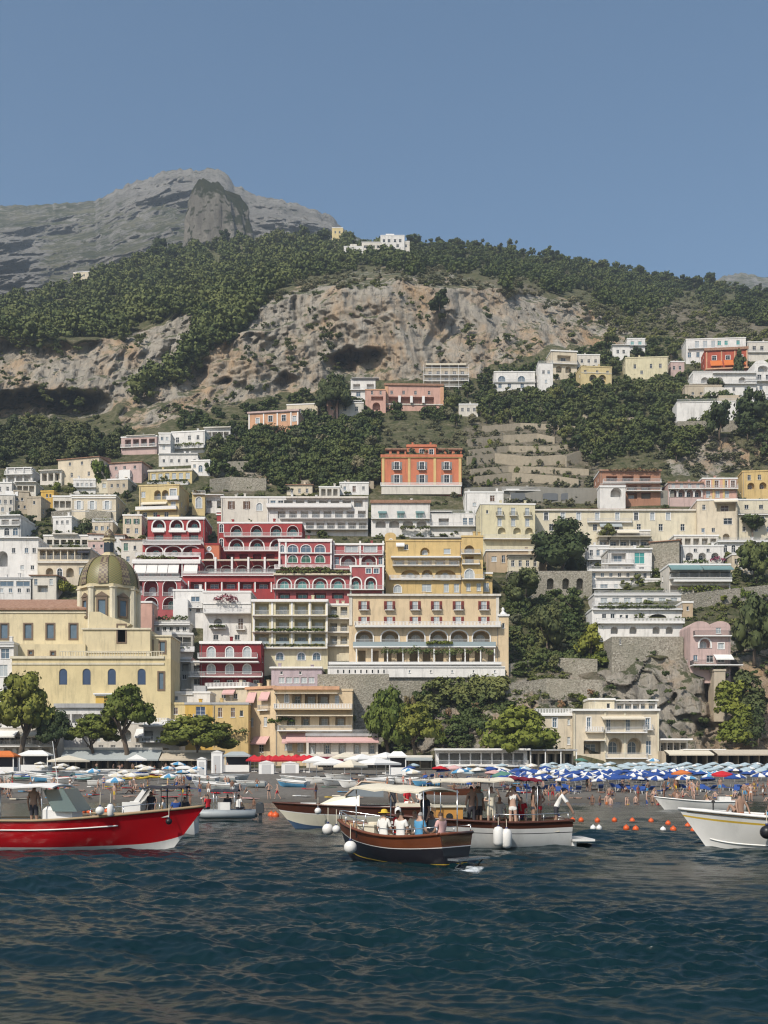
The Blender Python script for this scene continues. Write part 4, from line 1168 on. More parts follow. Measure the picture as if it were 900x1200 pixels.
bld('white house with a slanting tiled roof above the dome lantern', 'house', 104, 146, 626, 650, 'white', [('w',633,4,3.5,[112,122,135],{'p':'dark'})], yaw=6, dp=8, roof='mono', rh=5)
bld('narrow white house with one dark green shuttered window behind the dome', 'house', 142, 168, 632, 668, 'offwhite', [('w',641,9,5,[147.5],{'p':'green'}), ('w',642,5,3,[158],{'p':'dark'}), ('w',655,6,4,[150,161])], dp=9, roof='mono', rh=4)
bld('grey white shed roof building with skylights at the far left behind the church', 'house', -8, 38, 678, 700, 'white', [('w',684,6,16,[8,27],{'p':'blue'}), ('w',692,5,4,(4,2,33))], dp=9, cornice='grey', dY=-1)
bld('little white house with a dark doorway under the trees left of the dome', 'house', 36, 66, 674, 700, 'offwhite', [('w',682,7,4,[42,60]), ('L',690,8,12,[50])], dp=7, dY=-1, roof='mono', rh=4)
bld('tall yellow palazzo with arched loggias and stacked balconies on the left slope', 'hotel', 163, 210, 569, 609, 'yellow', [('A',580,11,8,[184.5,193.5],{'rail':'bar'}), ('w',578,9,8,[203],{'p':'pale','trim':1}), ('L',593,8,12,[184,194],{'rail':'bar'}), ('w',592,8,6,[203,168],{'p':'pale'}), ('w',579,7,5,[168],{'p':'pale'}), ('bal',586,196,210,'solid',.9), ('bal',598,160,208,'solid',1.2,'yellow'), ('awn',588,591,166,196,'cream',1.0), ('w',603,6,5,[170,182,195],{'p':'dark'})], yaw=-6, dp=10, cornice='yellow')
bld('yellow set-back top storey with a white terrace above the yellow palazzo', 'house', 174, 225, 551, 570, 'yellow', [('w',558,7,5,(6,180,220),{'p':'pale'}), ('bal',569,174,222,'bal',1.4), ('band',551.5,1.6,173,226,.3,'offwhite'), ('pl',565,176,220,'mid',.5,1.1)], yaw=-6, dp=9, dY=5, cornice='offwhite', fd=2)
bld('small yellow annex with one tall arched window right of the yellow palazzo', 'house', 225, 240, 578, 604, 'yellow', [('a',589,13,7,[233],{'p':'pale'}), ('bal',579,226,241,'bar',.6), ('pl',577,228,240,'dry',.6,.2)], dp=8, dY=1, cornice='yellow')
bld('white long house with brown shutters behind the red hotel', 'house', 259, 316, 583, 614, 'offwhite', [('s',592,9,4,[271,289],{'shut':'brown','p':'brown'}), ('a',594,9,7,[304],{'p':'pale'}), ('slab',580,240,262,.2,.2,'white')], dp=9, dY=1)
bld('white modern hotel with three long slab balconies below the orange villa', 'hotel', 313, 431, 583, 626, 'white', [('L',590,8,10,(7,338,420),{'deep':1.6,'p':('brown','dark','pale')}), ('L',603,9,9,(8,330,424),{'deep':1.6,'p':MX}), ('L',616,8,9,(9,326,425),{'deep':1.8,'p':DK}), ('bal',595,313,412,'solid',1.4), ('bal',608,328,431,'bar',1.4), ('bal',621,320,431,'bar',1.6), ('band',583.5,2,335,431,.8,'offwhite'), ('w',590,7,6,[320,329])], dp=10)
bld('low pale pink rooftop lodge on the slope above the white slab hotel', 'house', 374, 398, 571, 584, 'offwhite', [('L',577,8,5,(3,379,393),{'nodoor':1})], dp=6)
bld('orange-red villa with yellow pilasters standing alone on its terrace', 'villa', 447, 541, 535, 578, 'orange', [('s',546,9,5.5,[465,494.5,523.5],{'shut':'grey','p':'dark','trim':1,'balc':1,'rail':'iron'}), ('s',561.5,9.5,6,[465,494.5,523.5],{'shut':'grey','p':'dark','trim':1}), ('pil',[449,479.5,509.5,539],535,569,3,'gold'), ('band',534.5,3,446,542,.45,'orange'), ('band',536.5,1,446,542,.3,'gold'), ('band',569,1,447,541,.15,'gold'), ('box',447,540,569.6,580,-.9,-.1,'offwhite','white_plinth'), ('bal',570,446,541,'bal',1.1)], dp=11, cornice='gold', sides=True, bits=False)
bld('square orange attic with three white windows on top of the orange-red villa', 'house', 477, 511, 522, 534, 'orange', [('w',529.5,6,5,[482.5,494,505.5],{'trim':1,'p':'dark'}), ('band',523,2,476,512,.3,'orange')], dp=6, dY=3, cornice='orange', fd=.5)
for i, (a_, b_) in enumerate(((448, 476), (512, 541))):
    bld(('left' if i == 0 else 'right') + ' roof loggia with a tiled slab on the orange-red villa', 'house', a_, b_, 526.5, 534, 'orange', [('L',531,5.5,6,(3,a_+5,b_-5),{'nodoor':1,'deep':2}), ('band',526.5,1.6,a_-1,b_+1,.5,'tile')], dp=5, dY=2.5, cornice='orange', fd=.5, bits=False)
bld('white three-window house with blue canopies and a terracotta roof edge', 'house', 435, 504, 589, 627, 'white', [('w',603,8,8,[448,469.5,491.5],{'p':'teal'}), ('awn',599,601.5,443,453,'teal',.9), ('awn',599,601.5,465,474,'teal',.9), ('awn',599,601.5,487,497,'teal',.9), ('band',588,3.5,434,505,.5,'tile'), ('A',614,9,12,(4,446,494),{'nodoor':1,'deep':2.2}), ('bal',608,435,504,'bar',1.0), ('pl',620,470,504,'mid',.8,1.3)], dp=9, cornice=None)
bld('white house with roof terraces right of the three-window house', 'house', 504, 557, 602, 627, 'white', [('L',612,9,12,[520,532],{'rail':'bar'}), ('w',611,8,5,[545,552]), ('bal',617,504,557,'bar',1.2), ('slab',600,504,530,.5,.2,'white')], dp=9, roof='rail')
bld('plain white cube house below the orange villa at its right', 'house', 545, 590, 577, 602, 'white', [('w',584,7,5.5,[577],{'p':'brown'}), ('w',591,4,4,[556])], dp=8)

# the red hotel
bld('crimson hotel block with three white-rimmed arched balconies over teal doors', 'hotel', 173, 240, 607, 640, 'red', [('A',616,13,14,[186,207,227],{'trim':.35,'rail':'solid','p':'teal','dw':.5}), ('L',629,9,11,[186,207,227],{'p':'teal','dw':.8}), ('band',608,2,173,240,.3,'white'), ('band',623,2.2,179,193,.5,'white'), ('band',623,2.2,198,218,.5,'white'), ('band',623,2.2,221,234,.5,'white'), ('bal',634.5,172,238,'bar',1.3)], dp=12, pane='teal', side_wall='darkred')
bld('stepped crimson terrace block with flat white arches below the arched balconies', 'hotel', 167, 236, 637, 666, 'red', [('A',646,11,19,[181,203,224],{'trim':.3,'deep':2.2,'p':'teal','dw':.5}), ('bal',638,168,236,'bar',.8), ('bal',653,160,236,'bal',1.6), ('pl',656,163,208,'mid',.9,1.6), ('box',226,240,644,660,-1.2,.5,'red','corner_pier')], dp=6, dY=-2, roof='rail', bits=False)
bld('orange-red stair tower with a round window over a dark arch', 'tower', 236, 257, 638, 662, 'orange', [('o',643,4.5,4.5,[245]), ('A',654,13,10,[245],{'trim':.3,'nodoor':1,'deep':1.2})], dp=6, dY=-1, cornice='red', bits=False)
bld('wide crimson hotel wing with two storeys of teal doors in arches', 'hotel', 255, 354, 613, 660, 'red', [('A',622,12,13,[277,300.5,323.5,343],{'p':'teal','rail':'bar','dw':.8,'trim':.1}), ('A',639,13,16,[277,301,325,346],{'p':'teal','rail':'bar','trim':.3,'dw':.6}), ('a',619,10,4.5,[259.5],{'p':'dark'}), ('a',636,10,4.5,[259.5],{'p':'dark'}), ('bal',629,263,354,'bar',1.2), ('bal',646,263,354,'bal',1.2), ('L',653,8,10,(6,270,348),{'nodoor':1})], dp=11)
bld('white parapet storey with green windows on the wide crimson wing', 'house', 274, 330, 606, 613, 'white', [('w',610,4,10,[286,304,320],{'p':'teal'})], dp=7, dY=1.5, fd=1, cornice='white', bits=False)
bld('little crimson roof room beside the white parapet storey', 'house', 254, 271, 600, 612, 'red', [('band',603,1.5,253,272,.2,'white')], dp=6, dY=1.5, fd=1, bits=False)
bld('crimson bay with two rows of three white-rimmed arched windows', 'hotel', 326, 389, 633, 676, 'pinkred', [('a',643,9,12,[343,358.5,375],{'p':'blue'}), ('a',655,9,11,[343,358.5,375],{'p':'green'}), ('band',634,2.4,326,389,.3,'white'), ('band',648.5,1.2,328,388,.5,'white'), ('pil',[327.5,335,388],634,668,2,'white'), ('a',643,8,4.5,[330.8],{'p':'blue'}), ('bal',667,322,389,'bal',1.3), ('pl',668,330,386,'mid',.5,1.5)], dp=9, dY=-2)
bld('rose-red block with wide glazed windows under white scroll trim', 'hotel', 390, 450, 638, 676, 'pinkred', [('w',643,8,15,[412,434],{'p':'pale','trim':1}), ('A',657,12,17,[408,432],{'trim':.3,'p':'pale','rail':'bar'}), ('pil',[391,422,449],634,672,2,'white'), ('band',638,2,390,450,.3,'white'), ('bal',650,392,449,'bar',.8), ('w',657,9,5,[395,446],{'p':'blue'}), ('bal',667,390,450,'bar',1.0)], dp=9, dY=-1)
bld('low crimson wing with four teal windows under white arches', 'hotel', 321, 412, 674, 706, 'pinkred', [('A',684,12,16,[333,354,375,396],{'trim':.25,'p':'teal','dw':.7,'deep':.8}), ('L',698,7,14,[333,354,375,396],{'p':'teal','dw':.8}), ('band',673.5,2,321,412,.9,'cream'), ('bal',690.5,320,412,'bar',1.2), ('pl',671,324,410,'mid',.6,.6)], dp=9, dY=-2)
bld('taller crimson corner block with two white-arched doors beside the yellow hotel', 'hotel', 410, 450, 664, 706, 'pinkred', [('A',684,14,12,[417,434.5],{'trim':.3,'p':'teal','rail':'bar','deep':1}), ('w',669,6,6,[432,441],{'p':'blue','trim':1}), ('pil',[411,449],664,700,2,'white'), ('bal',691,410,450,'bar',1.0), ('L',698,7,9,(3,418,442),{'p':'blue'})], dp=9, dY=-2.2)
bld('bright crimson terrace wall with dark glazed fronts below beige sail awnings', 'hotel', 214, 322, 674, 700, 'red', [('L',686,8,16,(5,231,308),{'deep':1.6,'p':('blue','brown')}), ('band',681.5,1,224,321,.25,'red'), ('pil',[221,241,260,280,299,318],681,694,1.4,'white'), ('bal',674,214,322,'bar',.5), ('L',690,7,7,[222],{'p':'blue'})], dp=8, dY=-2.5, cornice='red', bits=False)
for i, (x0, x1, xm) in enumerate(((239, 254, 246), (255, 274, 265), (275, 293, 284), (294, 312, 303), (312, 328, 320))):
    pass
bld('red back wall with arched windows sheltered by the beige sail awnings', 'hotel', 236, 330, 657, 676, 'red', [('A',668,10,13,(5,247,320),{'p':'teal','trim':.2}), ('col',[237,255,274,293,312,329],656,675,.5,'white',3.0),
    ('awn',655,659,238,255,'beige',3.2), ('awn',655.5,659,256,274,'beige',3.2), ('awn',655,659,275,293,'beige',3.2), ('awn',655.5,659,294,312,'beige',3.2), ('awn',655,659,313,329,'beige',3.2), ('bal',674,236,330,'bar',3.6)], dp=6, dY=1.5, bits=False)
bld('crimson hotel block behind drawn white sun blinds', 'hotel', 156, 211, 657, 681, 'pinkred', [('band',659,3.5,155,212,.5,'white'), ('L',669,13,13,(4,164,204),{'p':'blue','deep':1.2}), ('awn',661,672,158,172,'white',1.3), ('awn',661,672,172.6,185,'white',1.3), ('awn',661,672,185.6,197,'white',1.3), ('awn',661,672,197.6,210,'white',1.3), ('bal',677,156,211,'bar',1.4)], dp=8, dY=-1.5, cornice='white', bits=False)
bld('narrow crimson block with one white blind right of the drawn blinds', 'hotel', 213, 234, 657, 682, 'pinkred', [('L',668,13,14,[224],{'p':'blue'}), ('awn',661,672,216,232,'white',1.3), ('bal',676,213,233,'bar',1.1), ('band',659,3.5,212,235,.5,'white'), ('pil',[213.5],660,682,1.4,'white')], dp=8, dY=-1.6, bits=False)
bld('rose-red front with deep arched loggias beside the tiled dome', 'hotel', 158, 212, 679, 716, 'pinkred', [('A',689,19,16,[177,199],{'p':'pale','rail':'bar','dw':.5,'deep':2,'trim':.12}), ('A',707,14,16,[177,199],{'p':'teal','rail':'bar','dw':.5,'deep':2,'trim':.12}), ('A',689,17,8,[163],{'rail':'bar'}), ('bal',680,158,212,'bar',.3)], dp=8, dY=-2.5, bits=False)
bld('pale pink side wall strip between the dome and the white stepped house', 'house', 164, 178, 706, 742, 'pink', [], dp=6, dY=-3, bits=False)
bld('white stepped house with little windows left of the bougainvillea house', 'house', 203, 238, 692, 730, 'white', [('w',702,6,10,[229],{'p':'blue'}), ('w',714,5,5,[209,222]), ('w',720,4,3,[208]), ('a',714,7,5,[232],{'p':'brown'}), ('box',205,222,704,730,-2.2,.3,'white','lower_step'), ('bal',712,222,238,'bar',1.0), ('pl',728,186,224,'mid',1.0,3.0)], dp=8, dY=-1)
bld('white palazzo with three rounded gables and a flowering balcony', 'house', 238, 294, 694, 757, 'white', [('a',697.5,8,4.5,[248,266.5,284],{'p':'blue'}), ('A',731,13,10,[255.5],{'p':'dark','rail':'solid'}), ('w',731,13,6,[282],{'p':'brown','shut':None,'balc':1}), ('w',747,6,6,[253,278],{'p':'dark'}), ('bal',719,240,295,'bal',1.8), ('band',707.5,.8,238,294,.2,'white'), ('bal',736.5,247,265,'solid',1.0), ('pl',735,247,264,'mid',.5,1.1), ('pl',703.5,252,278,'bloom',1.2,1.4)], dp=10, bits=False)
bld('dark red house with two floors of white arched windows and white slab balconies', 'house', 234, 306, 753, 806, 'darkred', [('a',764,12,9,[247.5,269,289.5],{'p':'pale'}), ('a',784,11,9,[247.5,269,289.5],{'p':'pale'}), ('w',783,11,11,[256],{'p':'blue'}), ('bal',771,233,302,'bar',1.5), ('bal',793,224,308,'bar',1.7), ('band',754,1.6,234,306,.3,'white'), ('band',776.5,1.4,228,304,1.9,'white'), ('L',799,8,11,(5,238,300),{'deep':.6,'p':DK})], dp=9, side_wall='darkred', dY=-1.5)
bld('grey flat with glazed shopfront under the dark red house', 'house', 224, 240, 776, 806, 'offwhite', [('L',785,10,10,[232],{'rail':'bar'}), ('bal',793,222,240,'bar',1.2), ('w',799,7,8,[231])], dp=7, dY=-.8)
bld('pale yellow hotel with a grid of open balconies between white piers', 'hotel', 295, 384, 704, 782, 'lemon', [('L',713,14,16,[307,331,353,373],{'deep':2,'p':'pale','rail':'bar'}), ('L',732,14,16,[307,331,353,373],{'deep':2,'p':'pale','rail':'bar'}), ('L',749.5,14,16,[307,331,353,373],{'deep':2,'p':('pale','blue'),'rail':'glass'}), ('a',769,9,9,[328,353,371],{'p':'blue'}), ('pil',[297.5,319,342,363,383],706,760,2,'white'), ('band',704.5,2,295,384,.5,'white'), ('band',722,1.2,296,384,1.1,'offwhite'), ('band',741,1.2,296,384,1.1,'offwhite'), ('bal',759.5,295,384,'bar',1.3), ('pl',739,300,380,'bright',.35,1.0), ('pl',757,300,380,'mid',.3,1.1)], dp=10, dY=-1)
bld('low cream flat with pale balconies between the yellow and peach hotels', 'house', 382, 411, 709, 772, 'pale', [('L',716,10,8,(2,391,403),{'p':'pale','rail':'bar'}), ('L',735,9,8,(2,391,403),{'p':'pale'}), ('L',750,9,8,(2,391,403),{'p':'pale'}), ('bal',725,382,410,'bar',1.2), ('bal',741,382,410,'bar',1.2), ('bal',757,382,411,'bar',1.2), ('pl',723,384,396,'mid',.5,1.1)], dp=9)
bld('orange-yellow hotel with big open arches and white balustrades', 'hotel', 452, 541, 634, 704, 'gold', [('w',641,6,5,[476],{'p':'dark'}), ('A',646,9,11,[498],{'p':'pale','deep':1}), ('w',646,6,8,[524],{'p':'pale'}), ('L',659,6,12,(5,468,532),{'p':'pale','deep':1.4}), ('A',674,13,22,[481],{'p':'pale','rail':'bal'}), ('A',674,13,13,[500.5],{'p':'pale','rail':'bal'}), ('A',674,13,24,[522],{'p':'pale','rail':'bar'}), ('w',689,9,11,[500],{'p':'pale'}), ('a',690,9,9,[466],{'p':'pale'}), ('w',689,10,6,[523,535],{'p':'pale'}), ('bal',663,460,538,'bar',1.4), ('band',653.5,1.6,458,540,1.2,'white'), ('bal',679,456,540,'bal',.9), ('awn',636,640,464,474,'white',.9), ('slab',631,480,541,.3,.25,'grey')], dp=10, cornice='gold')
bld('yellow bell-shaped end pier with a round window on the orange-yellow hotel', 'tower', 451, 464, 628, 660, 'gold', [('o',634,5,5,[458])], dp=5, dY=-.9, roof='vault', bits=False)
bld('orange-yellow corner tower with an arched balcony on every floor', 'tower', 541, 566, 629, 706, 'gold', [('A',644,10,12,[550],{'p':'pale','rail':'bar'}), ('L',656,8,10,[550],{'p':'pale','rail':'bar'}), ('a',673,12,11,[550],{'p':'pale'}), ('w',688,9,5,[549,561],{'p':'pale'}), ('bal',649,540,563,'bar',1.1), ('bal',661,541,562,'bar',.9), ('bal',679,541,567,'bar',1.4)], dp=9, dY=-1.4, cornice='gold', side_wall='gold')
bld('narrow gold annex with plants right of the orange-yellow tower', 'house', 565, 577, 672, 706, 'gold', [('w',688,10,6,[570],{'p':'pale'}), ('pl',677,566,577,'mid',.6,.4)], dp=7, dY=-.5)
bld('big peach hotel with red shuttered windows above a row of wide white arches', 'hotel', 409, 585, 698, 790, 'peach', [
    ('s',709.5,10,6.5,[426.5,456.5,486.5,511.5,537,567],{'shut':'red','p':'pale','balc':1,'rail':'iron'}), ('s',726.5,7.5,6.5,[426.5,456.5,486.5,511.5,537,567],{'shut':'red','p':'pale'}),
    ('A',746.5,15,20,[427,457,487.5,514,538,564],{'deep':2.6,'p':'pale','rail':'bar','back':1,'trim':.25}), ('band',697.5,2.4,407,587,.5,'offwhite'), ('pil',[411,583],699,733,3.5,'offwhite'),
    ('bal',734.5,416,586,'bal',1.6), ('bal',758.5,414,580,'glass',1.9), ('L',769,14,9,(11,424,576),{'deep':2.5,'nodoor':1}), ('pl',766,448,576,'mid',1.2,2.3), ('pl',755,500,530,'bright',.5,2.1),
    ('band',778.5,3,386,586,2.6,'white'), ('col',[418,436,454,472,490,508,526,544,562,578],762,778,.25,'white',2.3)], dp=13, dY=-1, cornice='offwhite', fd=8, frame=None)
bld('peach corner turret with a white onion finial beside the big peach hotel', 'tower', 584, 596, 722, 786, 'peach', [('w',733,6,3,[590],{'p':'dark'}), ('band',721,2,583,597,.3,'white')], dp=6, dY=-2.6, cornice='white', fd=8, bits=False)
b_ = MB(); o_ = ALLB[-1]; b_.lathe([(1.0,0),(.9,.5),(.35,.9),(.25,1.1),(.42,1.35),(.3,1.65),(.05,1.9)], 12, (o_.W/2, o_.W/2)); b_.build('finial', WHITE, o_.root, True, (0,0,o_.H+.2))
bld('long white terrace wall with a balustrade under the peach hotel', 'wall', 384, 592, 781, 792, 'white', [('bal',781,384,592,'bar',.2), ('g',787,4,1.2,(9,396,450),{'deep':.5}), ('w',787,3,2,(5,480,580))], dp=5, dY=-5, cornice=None, bits=False, sides=False, fd=.3)
bld('rough stone wall hung with creeper under the white terrace wall', 'wall', 456, 592, 791, 812, 'stone', [], dp=4, Y=ALLB[-1].Y+.6, cornice=None, bits=False, sides=False)
bld('tall rough stone retaining wall under the white terrace', 'wall', 372, 456, 790, 838, 'stone', [], dp=6, dY=-4.5, cornice=None, bits=False, sides=False)
bld('flat mauve house with a balustraded terrace under the yellow hotel', 'house', 318, 377, 783, 808, 'mauve', [('w',788.5,3.5,3,[330,352],{'p':'dark'}), ('w',797,7,7,(5,330,365),{'p':'pale'}), ('band',782.5,1.8,316,378,.4,'white')], dp=9, dY=-3, cornice='white')

# small houses packed between the big ones
for lab, x0, x1, pt, pb, c, rows, kw in (
 ('grey house with a plant-filled balcony right of the church sacristy', 202, 226, 743, 770, 'greyish', [('L',752,11,9,[209,219],{'rail':'bar','nodoor':1}), ('bal',763,212,228,'solid',1.2), ('pl',760,210,224,'mid',.7,.9)], dict(yaw=8, dY=-1)),
 ('low grey terrace house under the plant-filled balcony house', 198, 224, 772, 800, 'greyish', [('L',782,9,8,(2,205,217),{'nodoor':1}), ('bal',775,197,224,'bar',.8), ('w',793,6,5,[205,216])], dict(dY=-1)),
 ('white roof terrace house above the plant-filled balcony house', 180, 222, 730, 743, 'white', [('w',737,5,4,(5,185,216),{'p':'dark'}), ('bal',732,179,223,'bar',.8)], dict(dY=-.5)),
 ('low white cottage squeezed right of the big blank-sided white house', 62, 84, 606, 622, 'white', [('w',612,4,3,(3,67,79),{'p':'dark'})], dict(yaw=-6)),
 ('small cream cube house below the square cream villa', 108, 132, 612, 628, 'cream', [('w',619,5,3.5,(3,113,127))], dict(roof='rail')),
 ('tiny white house with an arched door above the yellow annex', 224, 246, 540, 556, 'white', [('a',549,8,5,[235]), ('w',546,4,3,[228,242])], dict(yaw=-6)),
 ('grey-white house with a dark loggia between the ochre cube and the cream villa', 62, 84, 582, 600, 'offwhite', [('L',591,8,6,(3,66,80),{'nodoor':1})], dict()),
 ('low beige house under the pink house with white patches', 126, 150, 562, 577, 'beige', [('w',569,4,3,(3,131,145),{'p':'dark'})], dict(yaw=-8)),
 ('white terraced cottage under the sloping roof farmhouse', 86, 112, 562, 574, 'white', [('w',568,4,3,(4,91,107)), ('bal',571,85,113,'bar',.8)], dict(dY=-3)),
 ('pale cottage with a slab porch at the far left below the slatted terrace house', 18, 42, 566, 580, 'offwhite', [('L',573,7,6,(3,23,37),{'nodoor':1}), ('slab',565.5,17,43,.8,.2,'white')], dict()),
 ('little white house at the left edge above the arched white house', -8, 14, 566, 582, 'white', [('w',573,5,3,(2,0,9))], dict()),
 ('cream house with green shutters between the yellow palazzo and the red hotel', 144, 166, 604, 630, 'cream', [('s',611,6,3.5,[150,160],{'shut':'green','p':'dark'}), ('w',622,6,4,[150,160])], dict(dY=-1)),
 ('white garden room with a pergola right of the yellow annex', 240, 262, 583, 600, 'white', [('L',591,9,6,(3,245,257),{'nodoor':1}), ('slab',582,238,263,1.2,.2,'white')], dict()),
 ('low terrace house with a row of dark doors below the bleached palazzo', 566, 616, 630, 646, 'offwhite', [('w',638,8,4,(6,572,610),{'p':('dark','brown')}), ('bal',631,565,617,'bar',.8)], dict()),
 ('cream terrace block left of the huge dark evergreen', 596, 632, 652, 672, 'pale', [('w',660,7,4,(4,601,627),{'p':('dark','pale')}), ('slab',651,594,634,1.0,.2,'beige')], dict(dY=-2)),
 ('white house with a long railing between the evergreen and the studio house', 688, 714, 640, 662, 'white', [('w',648,7,4,(3,693,709)), ('bal',656,686,715,'bar',1.0)], dict(dY=-1)),
 ('low white building with blue doors under the studio house', 690, 762, 668, 682, 'offwhite', [('w',675,8,4,(7,696,756),{'p':('blue','dark')}), ('bal',669,688,763,'bar',.9)], dict(dY=-2)),
 ('cream cottage right of the restaurant terrace with green awnings', 858, 884, 650, 672, 'cream', [('w',658,6,4,(3,863,879),{'p':'dark'}), ('w',667,6,4,[868,878])], dict()),
 ('white house under the plain yellow house at the right edge', 842, 905, 634, 652, 'white', [('a',643,9,5,(6,850,898),{'p':'dark'}), ('bal',635,840,906,'bar',.8)], dict()),
 ('pale house with a dark loggia under the cream corner house', 790, 842, 628, 642, 'offwhite', [('L',635,8,7,(5,796,836),{'nodoor':1})], dict(dY=-1)),
 ('small ochre cottage on the path left of the pink cliff house', 800, 812, 706, 724, 'tan', [('w',713,5,3,[806],{'p':'dark'})], dict()),
 ('white stepped terrace house above the garage road wall', 590, 640, 574, 586, 'offwhite', [('w',580,5,3.5,(5,596,634),{'p':'dark'}), ('bal',575,588,642,'bar',.9)], dict()),
 ('white cottage with a brown door behind the white slab hotel', 398, 432, 566, 582, 'white', [('w',573,7,4,[415],{'p':'brown'}), ('w',572,4,3,[404,426])], dict(dY=2)),
 ('cream lodge with a tiled roof behind the white slab hotel', 336, 366, 568, 582, 'cream', [('w',575,5,3,(3,342,360),{'p':'dark'})], dict(roof='tile', rh=4, dY=2)),
 ('small white house on the dry terraces below the scaffolded house', 538, 560, 474, 487, 'offwhite', [('w',480,4,3,(3,542,556),{'p':'dark'})], dict()),
 ('pink-white cottage between the blank cream house and the red villa', 786, 802, 424, 440, 'rose', [('w',431,4,3,[790,797],{'p':'dark'})], dict()),
 ('white boundary house at the right edge below the arch roof terrace house', 872, 905, 462, 476, 'white', [('w',468,5,3.5,(4,878,900),{'p':'dark'})], dict())):
    bld(lab, 'house', x0, x1, pt, pb, c, rows, dp=7, **kw)
# ---------------------------------------------------------------- sea front and church
bld('peach beachfront hotel with stepped balconies and pink awnings', 'hotel', 322, 413, 809, 893, 'peach', [
    ('band',806.5,4,320,398,.8,'salmon'), ('a',818,11,4.5,[336],{'p':'pale','trim':1}), ('L',819,13,11,[348],{'p':'dark'}), ('L',819,13,14,[364,379],{'p':'pale','deep':2.4}), ('w',820,10,5,[395],{'p':'pale'}),
    ('bal',831,322,413,'bal',2.0,'peach'), ('band',813,1,322,396,1.6,'cream'), ('L',845,11,10,[341,358],{'p':'blue'}), ('L',845,11,12,[380,399],{'p':'pale'}), ('bal',856,326,413,'bar',2.2), ('band',839,1.2,325,414,2.0,'cream'), ('awn',862,870,331,346,'pink',1.6),
    ('w',873,12,9,[338],{'p':'pale'}), ('w',874,14,7,[352],{'p':'pale'}), ('awn',859,869,336,360,'pink',2.4), ('pl',845,315,345,'bright',.8,.6)], dp=12, dY=4, cornice='peach', Y=199)
bld('peach angled flank of the beachfront hotel with pink window awnings', 'hotel', 289, 322, 806, 893, 'peach', [('w',816,11,6,[296,311],{'p':'pale'}), ('awn',811,822,291,301,'pink',1.0), ('awn',811,820,306,317,'pink',1.0), ('w',846,11,5,[295,311],{'p':'pale'}), ('bal',832,304,316,'bar',.8), ('awn',863,871,298,316,'pink',1.4), ('w',877,9,7,[306],{'p':'dark'}), ('band',806,3,288,323,.4,'salmon')], yaw=-28, dp=9, Y=210, cornice='peach', sides=False)
bld('glazed dining terrace with a pink striped awning beside the peach hotel', 'restaurant', 359, 443, 861, 887, 'offwhite', [('L',877,13,8.4,(9,366,436),{'deep':.8,'p':('blue','pale')}), ('awn',864,869,360,444,'pink',1.5), ('band',861,3,358,443,.2,'grey'), ('bal',861,358,443,'bar',.1), ('band',885,3,352,443,.6,'offwhite')], dp=7, Y=197, cornice=None, bits=False)
for i, (x0, x1, c, lab) in enumerate(((191, 217, 'yellow', 'pale yellow low house with a brown shuttered window behind the sea front'), (217, 249, 'ochre', 'deep orange low house with a dark balcony window behind the sea front'), (249, 291, 'gold', 'yellow orange low house with red-brown shutters behind the sea front'))):
    bld(lab, 'house', x0, x1, 825, 872, c, [[('w',833,8,5,[206],{'p':'brown'}), ('slab',846,190,217,1.5,.3,'white')], [('w',835,14,11,[235],{'p':'navy','balc':1}), ('w',860,8,8,[226,241])], [('w',835,11,5,[258,273],{'p':'brown'}), ('w',836,7,4,[283],{'p':'dark'}), ('pl',858,252,290,'mid',1.0,1.0)]][i], dp=9, Y=206 - .4*i, cornice='grey' if i else 'yellow')
bld('white rooftop plant room with a grey metal flue above the orange low house', 'house', 187, 246, 812, 826, 'white', [('w',818,5,5,[196,206],{'p':'blue'}), ('box',226,240,803,812,1,3,'grey','flue_housing'), ('bal',813,212,226,'bar',.3)], dp=7, Y=209, bits=False)
bld('cream terrace house with stepped white umbrellas behind the yellow houses', 'house', 240, 292, 806, 830, 'cream', [('w',816,6,5,[262,276],{'p':'dark'}), ('awn',808,813,262,276,'pink',1.2), ('band',806,1.5,240,292,.4,'white')], yaw=-12, dp=8, Y=218, roof='rail')
